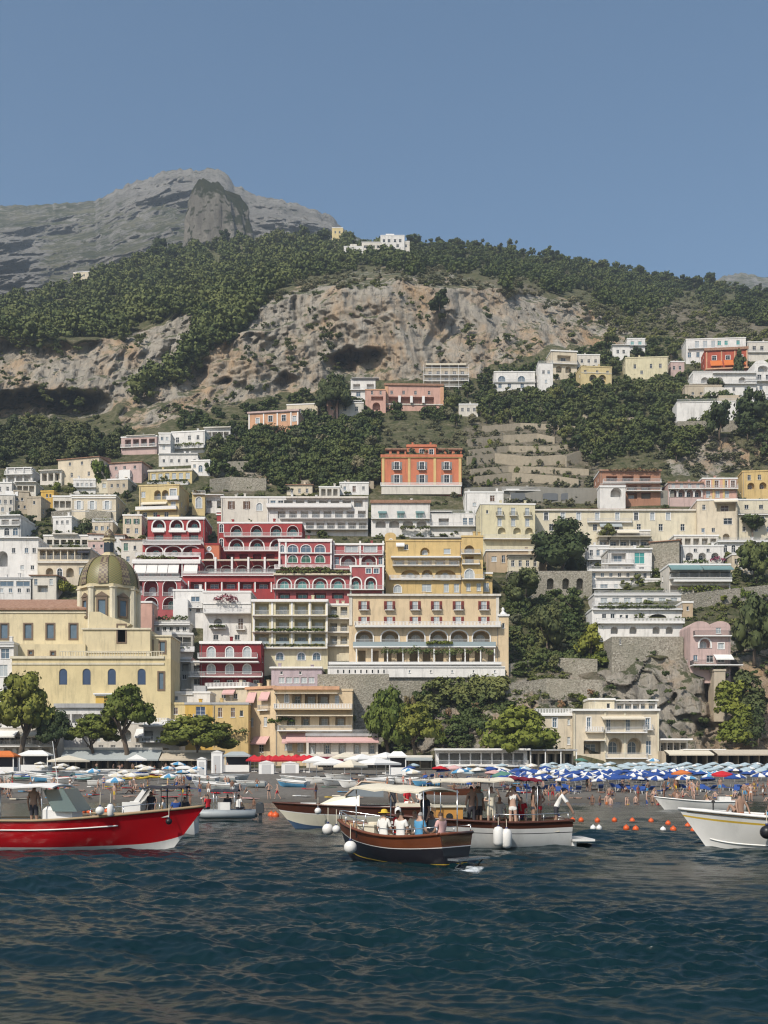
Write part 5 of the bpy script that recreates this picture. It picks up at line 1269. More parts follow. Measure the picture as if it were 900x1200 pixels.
# church: nave, transept block, drum and dome, lower aisle
def church():
    Yn = 214.0
    root = empty('church', P(98, 875, Yn), 0, 'yellow church with a green and gold tiled dome and lantern', 'church')
    o0 = root.location
    px2x = lambda px, Y: (px-450)/F*Y - o0.x
    py2z = lambda py, Y: CH + (HY-py)/F*Y - o0.z
    cw, cy_, tr = wall_mat('church'), wall_mat('churchy'), wall_mat('pale')
    def block(name, px0, px1, pt, pb, Y, dp, m, wins=(), arch=(), rec=.3):
        x0, x1 = px2x(px0, Y), px2x(px1, Y); z0, z1 = py2z(pb, Y), py2z(pt, Y)
        b = MB(); hs_ = []
        part = link(name, bpy.data.meshes.new(name), root, (x0, Y-o0.y, z0))
        sc = Y/F
        for px, py, w, h, a in list(wins) + list(arch):
            ww, hh = q05(w*sc), q05(h*sc); x = px2x(px, Y)-x0; z = py2z(py + h/2, Y)-z0
            hs_.append((loop_of(ww, hh, q05(ww*.5) if a else 0, z, x), rec))
            fo = MB(); e = .28
            if not a: ring(fo, loop_of(ww+2*e, hh+2*e, 0, -e), loop_of(ww-.03, hh-.03, 0, .015), -.1, .08)
            ring(fo, loop_of(ww, hh, q05(ww*.5) if a else 0), loop_of(ww-.2, hh-.2, q05(ww*.5)-.1 if a else 0, .1), .09, .2)
            fr = fo.build('window', flat('church_window_frame', (.16,.11,.07) if not a else (.10,.10,.11)), part, loc=(x, 0, z))
            b2 = MB(); b2.prism(loop_of(ww-.1, hh-.1, q05(ww*.5)-.05 if a else 0, .05), .14, .16); b2.build('pane', pane_mat('blue' if not a else 'navy'), fr)
        wd, H = x1-x0, z1-z0
        outer = [(0,-16), (wd,-16), (wd,H), (0,H)]
        loops = [outer] + [h[0] for h in hs_]; pts = [p for l in loops for p in l]
        fs = []
        for t in tessellate_polygon([[Vector((x, z, 0)) for x, z in l] for l in loops]):
            p, q, s = (pts[i] for i in t); cr = (q[0]-p[0])*(s[1]-p[1]) - (q[1]-p[1])*(s[0]-p[0])
            if abs(cr) > 1e-9: fs.append(tuple(t) if cr > 0 else (t[0], t[2], t[1]))
        b.add([(x,0,z) for x, z in pts], fs)
        for l, d in hs_:
            n = len(l); b.add([(x,0,z) for x,z in l]+[(x,d,z) for x,z in l], [(i,n+i,n+(i+1)%n,(i+1)%n) for i in range(n)])
        b.add([(0,0,-16),(wd,0,-16),(wd,dp,-16),(0,dp,-16),(0,0,H),(wd,0,H),(wd,dp,H),(0,dp,H)], [(1,2,6,5),(2,3,7,6),(3,0,4,7),(4,5,6,7)])
        me = b.mesh(name, m); old = part.data; part.data = me; bpy.data.meshes.remove(old)
        return part, wd, H
    nave, wd, H = block('nave', -60, 108, 713, 770, Yn, 16, cw, [(px, 740, 8.5, 17, 0) for px in (-48, -22, 5, 33, 59, 86)])
    t = MB(); e = .5
    t.add([(-e,-e,H+.02),(wd+e,-e,H+.02),(wd-2,9,H+3.4),(-e,9,H+3.4)], [(0,1,2,3)]); t.add([(wd+e,-e,H+.02),(wd+e,16,H+.02),(wd-2,9,H+3.4)], [(0,1,2)])
    t.box(-e, wd+e, -e, .3, H-.35, H); t.build('nave_roof', tile_mat(), nave)
    t = MB(); t.box(0, wd, -.25, -.003, -.2, .1); t.box(0, wd, -.18, -.003, H-1.0, H-.7); t.build('string_course', tr, nave)
    tb, wd, H = block('transept', 97, 176, 738, 785, Yn-5, 15, cw, [(142.5, 742.5, 9, 20, 0)])
    t = MB(); t.box(-.2, wd+.2, -.22, -.003, H*.42, H*.42+.35); t.box(-.25, wd+.25, -.3, .3, H-.002, H+.35)
    for x in (.45, wd-.45): t.box(x-.4, x+.4, -.12, -.003, 0, H*.42)
    t.build('string_course', tr, tb)
    t = MB(); t.prism([(0,0),(wd*.55,0),(wd*.62,.9),(wd*.5,1.6),(wd*.3,2.4),(wd*.16,3.4),(0,3.4)], .5, 3.0); t.build('gable', cw, tb, loc=(wd*.08,0,H+.36))
    side, wd, H = block('sacristy', 174, 200, 746, 808, Yn-3, 10, cw, [(177, 757, 3, 12, 0), (190.5, 758.5, 6, 13, 0)])
    t = MB(); t.box(-.2, wd+.25, -.25, 10, H+.003, H+.3); t.build('roof_edge', tr, side)
    aisle, wd, H = block('aisle', 14, 200, 772, 832, Yn-9, 9, cy_, [(189, 798, 6, 20, 0)], [(px, 793, 9.6, 19, 1) for px in (74, 101.5, 131, 166)] )
    t = MB(); t.box(-.3, wd*.96, -.35, .5, H+.004, H+.5); t.box(-.1, wd*.96, -.16, -.003, H-1.2, H-.8)
    n = 40
    for i in range(n): t.box(wd*.3+i*wd*.66/n, wd*.3+i*wd*.66/n+.13, -.1, .1, H+.51, H+1.4)
    t.box(wd*.3, wd*.96, -.12, .12, H+1.401, H+1.55); t.build('balustrade', tr, aisle)
    t = MB(); t.prism(loop_of(7, 5.2, 3.0, -3), -.2, .4); t.build('blind_arch', wall_mat('beige'), aisle, loc=(px2x(77, Yn-9)-px2x(14, Yn-9), 0, -1))
    up, wd, H = block('upper_terrace', 14, 100, 755, 774, Yn-5.5, 6, cw, [(36, 765, 4, 4, 0), (62, 766, 4, 4, 0)])
    # drum, dome and lantern
    Yd = Yn + 4; sc = Yd/F; cx = px2x(128, Yd); rd = 34*sc
    zt, zb = py2z(693, Yd), py2z(742, Yd)
    d = MB(); d.lathe([(rd*.96, zb-2), (rd*.96, zt), (rd*1.06, zt+.002), (rd*1.06, zt+.6), (rd*.98, zt+.602)], 8, (cx, Yd-o0.y), a0=math.pi/8)
    dr = d.build('drum', cw, root)
    for k in range(8):
        a = math.pi/8 + k*math.pi/4
        q = MB(); c_ = (cx + rd*.95*math.cos(a), Yd-o0.y + rd*.95*math.sin(a)); q.lathe([(.75, zb-1), (.75, zt-.4), (.95, zt-.2), (.95, zt-.01)], 8, c_); q.build('buttress', tr, dr)
    yf = -rd*.96*math.cos(math.pi/8)
    for ang in (0, -math.pi/4, math.pi/4):
        q = MB(); ring(q, loop_of(2.3, 4.2, 0, -.4), loop_of(1.5, 3.2, 0), -.3, .15); q.prism([(-1.5,3.95),(1.5,3.95),(0,4.9)], -.35, .15)
        fr = q.build('drum_window', flat('church_window_frame', (.16,.11,.07)), dr, loc=(cx - math.sin(-ang)*yf*-1*1, Yd-o0.y + yf*math.cos(ang), zb+3.0), rz=ang)
        fr.location = (cx - yf*math.sin(ang), Yd-o0.y + yf*math.cos(ang), zb+3.0)
        q = MB(); q.prism(loop_of(1.6, 3.3, 0, -.05), -.05, -.02); q.build('pane', pane_mat('blue'), fr)
    m, nt, bs = new_mat('majolica_tiles')
    tc = node(nt, 'ShaderNodeTexCoord'); mp = node(nt, 'ShaderNodeMapping'); nt.links.new(tc.outputs['UV'], mp.inputs[0])
    ck = node(nt, 'ShaderNodeTexChecker'); ck.inputs['Scale'].default_value = 1.0
    mp.inputs['Scale'].default_value = (96, 40, 1); nt.links.new(mp.outputs[0], ck.inputs[0])
    ck.inputs['Color1'].default_value = (.24,.195,.065,1); ck.inputs['Color2'].default_value = (.12,.135,.055,1)
    w = noise_node(nt, .8, 6, .75, obj=True)
    c = mix(nt, ramp(nt, w, [(.4, 0.0), (.7, .7)]), ck.outputs['Color'], (.19,.15,.06))
    nt.links.new(c, bs.inputs['Base Color']); bs.inputs['Roughness'].default_value = .45
    mr_, nt, bs = new_mat('majolica_rib_tiles')
    tc = node(nt, 'ShaderNodeTexCoord'); mp = node(nt, 'ShaderNodeMapping'); nt.links.new(tc.outputs['Object'], mp.inputs[0]); mp.inputs['Scale'].default_value = (1.5, 1.5, 1.5)
    ck = node(nt, 'ShaderNodeTexChecker'); ck.inputs['Scale'].default_value = 1.3; nt.links.new(mp.outputs[0], ck.inputs[0])
    ck.inputs['Color1'].default_value = (.26,.21,.11,1); ck.inputs['Color2'].default_value = (.11,.07,.05,1)
    nt.links.new(ck.outputs['Color'], bs.inputs['Base Color']); bs.inputs['Roughness'].default_value = .45
    nd, md = 64, 20; hd = 37.5*sc
    bm = bmesh.new(); uvl = bm.loops.layers.uv.new('UVMap'); rows = []
    prof = lambda u: (rd*1.0*math.cos(u*math.pi/2*.97)**.86, hd*math.sin(u*math.pi/2))
    for i in range(md+1):
        r, z = prof(i/md)
        rows.append([bm.verts.new((r*math.cos(2*math.pi*k/nd), r*math.sin(2*math.pi*k/nd), z)) for k in range(nd)])
    for i in range(md):
        for k in range(nd):
            f = bm.faces.new((rows[i][k], rows[i][(k+1)%nd], rows[i+1][(k+1)%nd], rows[i+1][k])); f.smooth = True
            for l, (uu, vv) in zip(f.loops, ((k, i), (k+1, i), (k+1, i+1), (k, i+1))): l[uvl].uv = (uu/nd, vv/md)
    bm.faces.new(rows[-1])
    me = bpy.data.meshes.new('dome'); bm.to_mesh(me); bm.free(); me.materials.append(m)
    dome = link('dome', me, root, (cx, Yd-o0.y, zt+.6))
    for k in range(8):
        a = k*math.pi/4 + math.pi/2 + .06; t = MB(); w2 = 1.05
        vs = []
        for i in range(md+1):
            r, z = prof(i/md*.985); ww = w2*(1-.55*i/md)
            for s in (-1, 1):
                vs.append(((r+.12)*math.cos(a) - s*ww*math.sin(a), (r+.12)*math.sin(a) + s*ww*math.cos(a), z+.06))
        t.add(vs, [(2*i, 2*i+1, 2*i+3, 2*i+2) for i in range(md)]); t.build('rib', mr_, dome, True)
    zl = hd + .2; lr = 6.2*sc
    l = MB(); l.lathe([(lr*1.5, -.9), (lr*1.35, .2), (lr*.95, .3), (lr*.95, 3.1), (lr*1.25, 3.2), (lr*1.25, 3.55), (lr*.95, 3.6)], 8, a0=math.pi/8)
    la = l.build('lantern', cw, dome, loc=(0,0,zl))
    q = MB(); q.lathe([(lr*1.1, 0), (lr*.95, .8), (lr*.55, 1.6), (.12, 2.1), (.06, 2.7)], 12); q.build('cap', m if False else mr_, la, True, loc=(0,0,3.6))
    for k in (-1, 0, 1):
        a = k*math.pi/4; q = MB(); q.prism(loop_of(.85, 2.1, .4, 0), -.04, .05); q.build('lantern_opening', pane_mat('dark'), la, loc=(lr*.9*math.sin(a), -lr*.9*math.cos(a), .6), rz=a)
    q = MB(); q.tube([(0,0,5.6),(0,0,7.0)], .05, 5); q.box(-.35, .35, -.04, .04, 6.45, 6.55); q.build('cross', IRON, la)
church()
bld('white rendered sacristy house with blue glazing at the left edge below the church', 'house', -20, 16, 754, 830, 'white', [('w',766,12,10,[6],{'p':'blue'}), ('w',786,14,10,[4],{'p':'pale'}), ('bal',757,-20,17,'bar',.4), ('w',806,9,8,[-6,8])], dp=9, Y=206)
bld('long white shed with a pale blue roof below the church arches', 'shed', 66, 142, 826, 850, 'white', [('L',842,10,12,(5,76,132),{'nodoor':1}), ('band',827,5,64,144,.5,'grey')], dp=7, Y=201, roof='mono', rh=4, rmat=flat('pale_blue_sheeting', (.40,.45,.50)), bits=False)
bld('small tan pavilion with a white pergola between the shed and the pine', 'house', 112, 152, 815, 850, 'ochre', [('L',824,10,12,[133],{'p':'pale'}), ('w',832,12,6,[147,118],{'p':'blue'}), ('slab',814,110,134,.6,.25,'white')], dp=7, Y=203.5, bits=False)
bld('grey beach house with a white arch and curved canopies behind the pines', 'house', 96, 196, 848, 886, 'offwhite', [('A',862,14,12,(3,112,148),{'p':'pale'}), ('L',866,10,9,(3,164,188),{'p':'dark'}), ('awn',854,864,160,180,'white',2.2), ('bal',876,96,198,'bar',1.0), ('w',877,8,6,(7,104,190),{'p':'dark'})], dp=8, Y=199.5, roof='rail', bits=False)
bld('white terrace restaurant with awning roof between the pines and yellow houses', 'restaurant', 168, 210, 850, 870, 'white', [('L',862,11,10,(4,174,204),{'p':'dark','deep':2}), ('slab',852,166,211,2.5,.3,'cloth_white'), ('bal',869,166,212,'bar',2.4)], dp=6, Y=197, bits=False)
bld('low white bathing station with sun blinds at the left edge', 'house', -30, 66, 852, 890, 'offwhite', [('L',866,12,11,(7,-20,56),{'p':'dark'}), ('awn',856,863,-28,22,'white',2.2), ('awn',857,863,28,62,'cream',2.2), ('bal',874,-30,66,'bar',1.2), ('L',882,10,10,(6,-20,54),{'nodoor':1})], dp=8, Y=196.5, bits=False)
# promenade fronts: long awnings over dark open restaurant fronts
def awning_front(label, px0, px1, pt, pb, cm, drop=9, Y=191.0, lean=3.2, posts=5):
    b = bld(label, 'restaurant', px0, px1, pt, pb, 'beige', [('g',(pt+pb)/2+drop*.45,pb-pt-drop-2,(px1-px0)/posts*.86,(posts, px0+(px1-px0)*.5/posts, px1-(px1-px0)*.5/posts),{'deep':2.6}), ('awn',pt+.5,pt+drop,px0,px1,cm,lean)], dp=5, Y=Y, cornice='offwhite', bits=False, sides=False, fd=3)
    return b
awning_front('long grey-green awning over a dark restaurant front behind the pines', 76, 190, 878, 902, 'grey', 12, posts=9)
awning_front('long beige awning over a dark restaurant front left of the white kiosk', 191, 258, 881, 902, 'beige', 9, posts=6)
awning_front('crimson awning strip under the glazed dining terrace', 372, 426, 886, 900, 'darkred', 4, Y=192, posts=5)
awning_front('dull beige terrace front with dark openings right of the crimson awning', 425, 506, 887, 901, 'grey', 3, Y=192.5, posts=6)
bld('white pergola restaurant with dark blue chairs under the bushy slope', 'restaurant', 511, 618, 879, 898, 'white', [('L',889,13,11,(8,520,608),{'nodoor':1,'deep':3}), ('slab',879.5,509,620,2.0,.35,'cloth_white'), ('bal',897,511,618,'bar',1.6)], dp=6, Y=191, cornice=None, bits=False)
bld('dark slatted pergola between the pergola restaurant and the cream villa', 'restaurant', 620, 672, 880, 898, 'beige', [('g',890,13,8,(5,626,666),{'deep':3}), ('slab',880,618,674,2.4,.25,'grey'), ('col',[620,637,655,673],881,898,.18,'white',2.0)], dp=5, Y=192, cornice=None, bits=False)
bld('cream sea villa with two tall arches and a long balcony', 'villa', 672, 772, 833, 893, 'cream', [('w',847.5,14,4.5,[690],{'p':'blue','trim':1}), ('w',849,15,5,[713,736],{'p':'blue'}), ('w',848,13,5,[759],{'p':'blue','trim':1,'balc':1}), ('A',874,19,17,[721,743.5],{'deep':2.4,'p':'blue'}), ('w',876,16,6,[760],{'p':'blue'}), ('L',876,15,20,[694],{'p':'blue','deep':2}), ('band',832,2.4,670,773,.6,'white'), ('bal',858,709,756,'bar',1.8), ('bal',857.5,686,706,'bal',1.0,'cream'), ('band',868,1.2,684,708,1.8,'offwhite'), ('awn',839,842,704,754,'cream',1.6), ('pil',[673,709,732,771],834,893,2.2,'pale'), ('bal',888,709,758,'bar',1.2)], dp=12, Y=199, cornice='white', fd=4)
bld('plain cream wing left of the cream sea villa', 'villa', 627, 673, 838, 893, 'cream', [('w',847,11,5,[650],{'p':'blue','trim':1}), ('w',846,7,3,[666.5]), ('w',868,9,3.5,[666.5,640]), ('band',838,2,625,674,.5,'white'), ('bal',836,626,672,'bal',.1)], dp=10, Y=200.5, fd=4, bits=False)
bld('white roof pavilion on top of the cream sea villa', 'house', 690, 720, 820, 833, 'pale', [('w',827,6,4,[713],{'p':'dark'}), ('band',819.5,2,689,721,.3,'white')], dp=6, Y=204, cornice='white', fd=1, bits=False)
bld('glazed roof gallery right of the white roof pavilion', 'house', 720, 770, 823, 833, 'white', [('L',828.5,7.5,8,(5,727,764),{'p':'blue','deep':1}), ('slab',821.5,719,771,.6,.25,'white')], dp=5, Y=205, cornice=None, fd=1, bits=False)
bld('low annex with a flat white roof on posts right of the cream sea villa', 'house', 773, 806, 868, 893, 'offwhite', [('L',876,11,7,(4,778,801),{'p':'dark','deep':2}), ('slab',867.5,772,809,1.6,.3,'white')], dp=7, Y=200, bits=False)
bld('pale rocky beach bar terrace under beige sails at the right', 'restaurant', 776, 905, 880, 897, 'beige', [('g',890,11,11,(10,786,896),{'deep':3}), ('awn',879,884,778,830,'cream',3.5), ('awn',878.5,884,834,900,'beige',3.5), ('slab',879,800,850,.5,.2,'white')], dp=7, Y=196, cornice=None, bits=False)
# ---------------------------------------------------------------- the town, right slope
bld('pink long house with a dark arcade of white curtains under the cliff', 'house', 452, 519, 452, 481, 'pink', [('w',460,4,3,[459,473,487,503],{'p':'dark'}), ('L',469,8,11,[461,475,489,503],{'nodoor':1,'deep':2.4}), ('col',[468,482,496],465,473,1.0,'white',.1), ('band',451,2.4,450,520,.5,'tile'), ('band',474,1.2,451,519,.3,'offwhite'), ('pil',[453,518],453,478,4,'salmon')], yaw=2, dp=8, cornice=None, bits=False)
bld('pink gatehouse with one arch left of the pink arcade house', 'house', 428, 452, 457, 482, 'pink', [('A',476,9,9,[441],{'nodoor':1,'deep':2}), ('L',467,5,14,[442],{'nodoor':1}), ('w',460,4,2.6,[436,446],{'p':'dark'})], dp=8, dY=-1, cornice='salmon', bits=False)
bld('white hut with slab terraces behind the pink gatehouse', 'house', 411, 440, 445, 468, 'white', [('L',453,6,8,(3,418,434),{'nodoor':1}), ('bal',457,410,440,'bar',.8), ('w',462,5,5,[420,432]), ('slab',444,412,444,.8,.25,'grey')], dp=7, cornice='grey', bits=False)
bld('house wrapped in builders scaffolding with a sheeted cream roof under the cliff', 'house', 498, 548, 431, 455, 'beige', [('w',437,4,4,(5,504,542),{'p':'dark'}), ('w',445,4,4,(5,504,542),{'p':'dark'}), ('slab',428.5,499,546,.8,.7,'cloth_cream'), ('bal',440,496,549,'bar',1.4), ('bal',447,496,549,'bar',1.4), ('bal',454,496,549,'bar',1.4), ('col',[496,506,516,526,537,549],429,457,.12,'white',1.4)], dp=8, cornice='grey', bits=False)
bld('white house with wide arched windows on a wall under the cliff', 'house', 579, 627, 436, 458, 'white', [('a',444,7,9,[588,611],{'p':'blue'}), ('w',452,5,4,[586,597,612]), ('bal',448,578,628,'bar',.6)], dp=8)
bld('cream tower house with stacked loggias and terraces under the cliff', 'house', 646, 676, 412, 444, 'cream', [('L',420,7,16,[661],{'deep':1.6,'p':'dark'}), ('A',433,8,7,[655,666],{'nodoor':1}), ('bal',427,645,676,'bar',1.2), ('band',411.5,1.6,645,677,.3,'white')], yaw=6, dp=8)
bld('white outbuilding with steps left of the cream tower house', 'house', 631, 648, 426, 460, 'white', [('w',436,4,3,[637,643]), ('w',447,4,3,[640])], dp=7, roof='rail', bits=False)
bld('pale stone house with small shutters right of the cream tower house', 'house', 676, 703, 416, 436, 'offwhite', [('w',423,4,3,[682,690,698],{'p':'dark'}), ('w',430,4,3,[686,696],{'p':'brown'})], dp=7)
bld('yellow house with two rounded dark windows below the cliff', 'house', 681, 717, 430, 456, 'yellow', [('A',443,8,9,[695,706],{'deep':1.2,'p':'brown'}), ('w',436,4,3,[686,700,712],{'p':'dark'}), ('band',437,1,681,717,.15,'pale')], yaw=5, dp=8, cornice='yellow')
bld('blank cream house with two small windows on the right slope', 'house', 733, 783, 419, 443, 'lemon', [('w',429,5,3,[744,774,763],{'p':'dark'}), ('w',436,4,3,[752],{'p':'dark'})], yaw=-4, dp=8, cornice='lemon')
bld('small white chalet in the bushes above the blank cream house', 'house', 735, 756, 397, 412, 'white', [('w',402,4,4,[741,750],{'p':'teal'}), ('bal',405,734,757,'bar',.9)], dp=7, bits=False)
bld('white stepped terraces beside the small white chalet', 'house', 718, 738, 406, 421, 'white', [('w',412,4,3,[724,731],{'p':'dark'}), ('slab',405,717,738,.7,.2,'white')], dp=6, bits=False)
bld('angular white house with three tall windows behind the red villa', 'house', 804, 874, 397, 424, 'white', [('w',403,8,5,[817,826.5,836],{'p':'pale'}), ('w',402,5,4,[843,851,865],{'p':'teal'}), ('w',415,6,4,[808,818]), ('bal',408,806,846,'bar',1.0)], yaw=-4, dp=9, fd=5, bits=False)
bld('brick red villa with three arched panels and orange awnings', 'villa', 826, 876, 409, 440, 'brickred', [('w',419,5,5,[837,853,868],{'p':'dark','trim':1}), ('awn',422,429,832,846,'orange',1.5), ('awn',422,429,848,860,'orange',1.5), ('awn',422,429,862,873,'orange',1.5), ('band',409,3,825,877,.6,'tile'), ('pil',[828,845.5,861,875],411,432,1.4,'salmon'), ('band',433,1.6,826,876,1.6,'salmon')], yaw=-6, dp=8, cornice=None)
bld('white house at the right edge beside the red villa', 'house', 876, 925, 401, 421, 'offwhite', [('w',408,5,4,[884,893,905],{'p':'dark'}), ('bal',413,876,925,'bar',.8)], dp=8)
bld('white terraced house with rounded arch roof at the right edge', 'house', 884, 930, 426, 462, 'white', [('A',432,7,12,[894],{'p':'pale','trim':.2}), ('w',442,6,5,[890,900,912],{'p':'dark'}), ('bal',447,872,930,'bar',1.4), ('w',454,5,4,[892,905])], dp=8, roof='vault')
bld('white terrace with sunshades in front of the brick red villa', 'terrace', 812, 886, 438, 462, 'white', [('A',446,8,9,[826,843,870],{'nodoor':1,'deep':1.4}), ('slab',438,835,886,1.0,.2,'white'), ('bal',450,808,886,'bar',1.0), ('w',456,4,3,[860,874])], dp=7, dY=-2, roof='rail', bits=False)
bld('flat beige stone house with a low white wing below the sunshade terrace', 'house', 803, 846, 452, 470, 'beige', [('w',461,3,3,[812,822],{'p':'dark'}), ('box',824,846,456,466,-2,.4,'offwhite','low_wing')], dp=7, cornice='beige', bits=False)
bld('big whitewashed retaining wall with a blue railing on the right slope', 'wall', 793, 870, 470, 494, 'white', [('bal',470.5,793,868,'bar',.15), ('box',843,868,463,471,.5,3.5,'beige','roof_box')], yaw=-3, dp=7, cornice=None, bits=False, sides=False)
bld('rough stone terrace footing under the whitewashed retaining wall', 'wall', 794, 868, 493, 505, 'stone', [], yaw=-3, dp=6, dY=-.3, cornice=None, bits=False, sides=False)
bld('red and white house with a big white arch on the middle right slope', 'house', 703, 774, 552, 592, 'brick', [('L',561,6,13,[717,736,756],{'p':'brown'}), ('L',572,7,11,[741,757],{'p':'pale'}), ('L',581,7,11,[741,757,768],{'p':'pale'}), ('bal',566,706,774,'bar',1.5), ('bal',576,733,774,'bar',1.5), ('pl',552,712,770,'dry',.8,.4), ('band',551.5,1.6,702,775,.6,'tile')], dp=9)
bld('white porch block with one big arch on the red and white house', 'house', 703, 733, 570, 596, 'white', [('A',577,11,13,[722],{'nodoor':1,'deep':2.6}), ('bal',570.5,703,733,'bar',.2)], dp=4, dY=-2.2, bits=False)
bld('long red and white villa with a pale tile canopy at the left centre', 'villa', 291, 350, 484, 508, 'salmon', [('w',490.5,7,5,[317,332.5],{'trim':1,'p':'dark'}), ('w',492,6,4.5,[302,345],{'trim':1,'p':'pale'}), ('pl',504,297,350,'dark',1.2,1.4), ('band',482.5,2,290,351,.5,'rose'), ('pil',[292,309,325,341,349],484,502,1.4,'white')], yaw=-9, dp=8, cornice='rose')
bld('cream side house above the long red and white villa', 'house', 336, 372, 474, 492, 'cream', [('w',481,4,3,[342,352,364],{'p':'dark'})], yaw=-6, dp=7, bits=False)
bld('narrow pink tower house beside the tall dark pine', 'tower', 383, 396, 470, 492, 'pink', [('w',478,4,3,[389],{'p':'dark'})], dp=6, bits=False, cornice='pink')
bld('pale house with a grey terrace right of the tall dark pine', 'house', 397, 426, 472, 490, 'offwhite', [('w',479,5,4,[404,418]), ('slab',470,398,424,.5,.2,'white')], dp=7, dY=1, bits=False)
bld('pale pink house with white-framed arches on the right slope', 'house', 783, 824, 566, 592, 'rose', [('A',578,9,8,(4,789,818),{'p':'dark','trim':.25}), ('w',569,5,4,(4,789,818),{'p':'pale'}), ('band',565.5,1.6,782,825,.4,'tile'), ('bal',573,783,824,'bar',.9)], dp=8)
bld('pink and yellow row house with tall windows on the right slope', 'house', 823, 864, 561, 592, 'pink', [('w',567,8,5,[830,840,850,859],{'p':'brown','trim':1}), ('w',579,8,5,[830,841,852],{'p':'pale'}), ('bal',573,823,864,'bar',1.0), ('pil',[836,848],562,588,2.4,'gold')], dp=8, dY=.5)
bld('bright yellow house at the right edge above the terraces', 'house', 870, 925, 552, 582, 'gold', [('w',559,6,4,[878,890,905],{'p':'dark'}), ('A',569,8,8,[880,894],{'p':'brown'})], yaw=-6, dp=8, cornice='gold')
bld('bleached yellow palazzo end with three tall pale blue shuttered windows', 'palace', 563, 627, 591, 652, 'lemon', [('w',599.5,9,5,[585.5,601.5,618],{'p':'pale','shut':'blue','balc':1,'rail':'iron'}), ('w',612,9,5,[585.5,601.5,618],{'p':'pale','shut':'blue'}), ('A',622,8,9,[588,606,620],{'nodoor':1,'deep':1}), ('w',600,4,2.6,[571],{'p':'dark'}), ('bal',632,566,628,'bar',1.4)], yaw=2, dp=10)
bld('long pale pink palazzo with eight white-hooded windows and a tiled roof', 'palace', 627, 816, 598, 640, 'pale', [('w',605,9,5,[640,659.5,678,700,723.5,745.5,764.5,783],{'trim':1,'p':('pale','dark','pale')}), ('w',618,8,5,(7,646,800),{'p':'dark'}), ('bal',612,688,740,'bar',.9), ('awn',612,618,702,728,'grey',1.5), ('band',598,1.8,626,817,.5,'offwhite')], dp=10, dY=.8, roof='tile', rh=7, bits=False)
bld('cream corner house with a dark loggia at the right of the palazzo', 'house', 817, 864, 586, 634, 'cream', [('L',594,11,22,[851],{'deep':1.8,'p':'brown'}), ('w',611,7,10,[853],{'p':'dark'}), ('w',594,6,4,[825]), ('w',621,5,4,[824,836]), ('awn',586,588.5,836,864,'cream',1.2), ('A',629,7,8,[851],{'nodoor':1})], yaw=-5, dp=10, side_wall='cream')
bld('plain yellow house with small windows at the right edge', 'house', 864, 925, 586, 634, 'pale', [('w',594,5,5,[875,892,908],{'p':'dark'}), ('a',608,7,6,[893]), ('bal',603,864,925,'bar',.6), ('w',620,6,4,(4,872,915))], dp=9, dY=1, bits=False)
bld('small ochre row house below the bleached palazzo', 'house', 570, 641, 645, 672, 'tan', [('w',655,9,4,[590,609,616,627],{'p':'dark'}), ('w',655,6,6,[579],{'p':'pale'}), ('bal',645,568,642,'bar',.3), ('pl',656,600,630,'mid',.5,.7)], dp=8, dY=1)
bld('white studio house with one wide green window behind the terraces', 'house', 713, 764, 644, 680, 'white', [('w',654,13,12,[749.5],{'p':'teal'}), ('L',653,10,17,[725],{'p':'blue','deep':1.2}), ('band',643.5,1.6,700,764,.7,'white'), ('w',668,7,6,(3,720,752)), ('bal',661,704,742,'bar',1.2)], dp=9)
bld('terrace of striped deck shades under the long palazzo', 'terrace', 702, 762, 622, 646, 'offwhite', [('L',636,7,11,(5,708,756),{'deep':1.5,'p':'dark'}), ('slab',630,700,763,1.5,.2,'cloth_cream'), ('bal',629,702,762,'bar',.3), ('awn',621,625,722,748,'cream',1.4)], dp=7, dY=2, bits=False)
bld('triangular stone stair wall right of the studio house', 'wall', 762, 796, 634, 672, 'stone', [], dp=5, roof='mono', rh=.1, rmat=None, cornice=None, bits=False, sides=False, yaw=-20)
bld('white arched house behind bougainvillea at the right', 'house', 798, 848, 640, 670, 'white', [('A',652,9,9,(3,808,838),{'p':'dark'}), ('w',645,4,4,[815,830]), ('pl',660,798,826,'bright',1.2,1.0), ('pl',657,830,850,'bloom',1.0,1.0)], dp=8)
bld('restaurant terrace under dark green awnings on the right slope', 'restaurant', 784, 856, 662, 700, 'offwhite', [('L',674,8,11,(6,790,850),{'deep':3,'nodoor':1}), ('awn',662,669,783,820,'teal',2.6), ('awn',663,669,821,856,'teal',2.6), ('band',680.5,4,788,856,1.2,'white'), ('bal',678,784,856,'bar',1.4), ('L',690,8,13,(5,792,848),{'nodoor':1,'deep':2}), ('pl',692,794,868,'bright',1.2,1.2)], dp=8, bits=False)
bld('grey stone arcade with three dark arches behind the bushes', 'wall', 596, 694, 669, 700, 'stone', [('A',684,13,8,[645,663],{'nodoor':1,'deep':2}), ('A',687,19,8,[679.5],{'nodoor':1,'deep':2}), ('A',682,9,7,[627,606],{'nodoor':1,'deep':1.5})], dp=6, cornice=None, bits=False, sides=False)
bld('white stepped hotel front tier with four dark arches on a stone bastion', 'hotel', 701, 800, 729, 747, 'white', [('A',738.5,8.5,8.5,[720,742,769,784.5],{'nodoor':1,'deep':1.8}), ('bal',730,699,801,'bal',.9), ('band',730.5,1.4,699,801,1.0,'white')], dp=9, dY=-1.5, fd=1)
bld('middle tier of the white stepped hotel with a wide low arch', 'hotel', 694, 799, 714, 731, 'white', [('A',723.5,8,20,[771],{'deep':2,'p':'dark'}), ('w',723,5,3.5,(4,728,738),{'p':'dark'}), ('w',722,6,5,[708,718,752]), ('bal',714,694,799,'bar',.8), ('pl',712,700,790,'mid',.5,.6)], dp=8, dY=2.5, fd=1, bits=False)
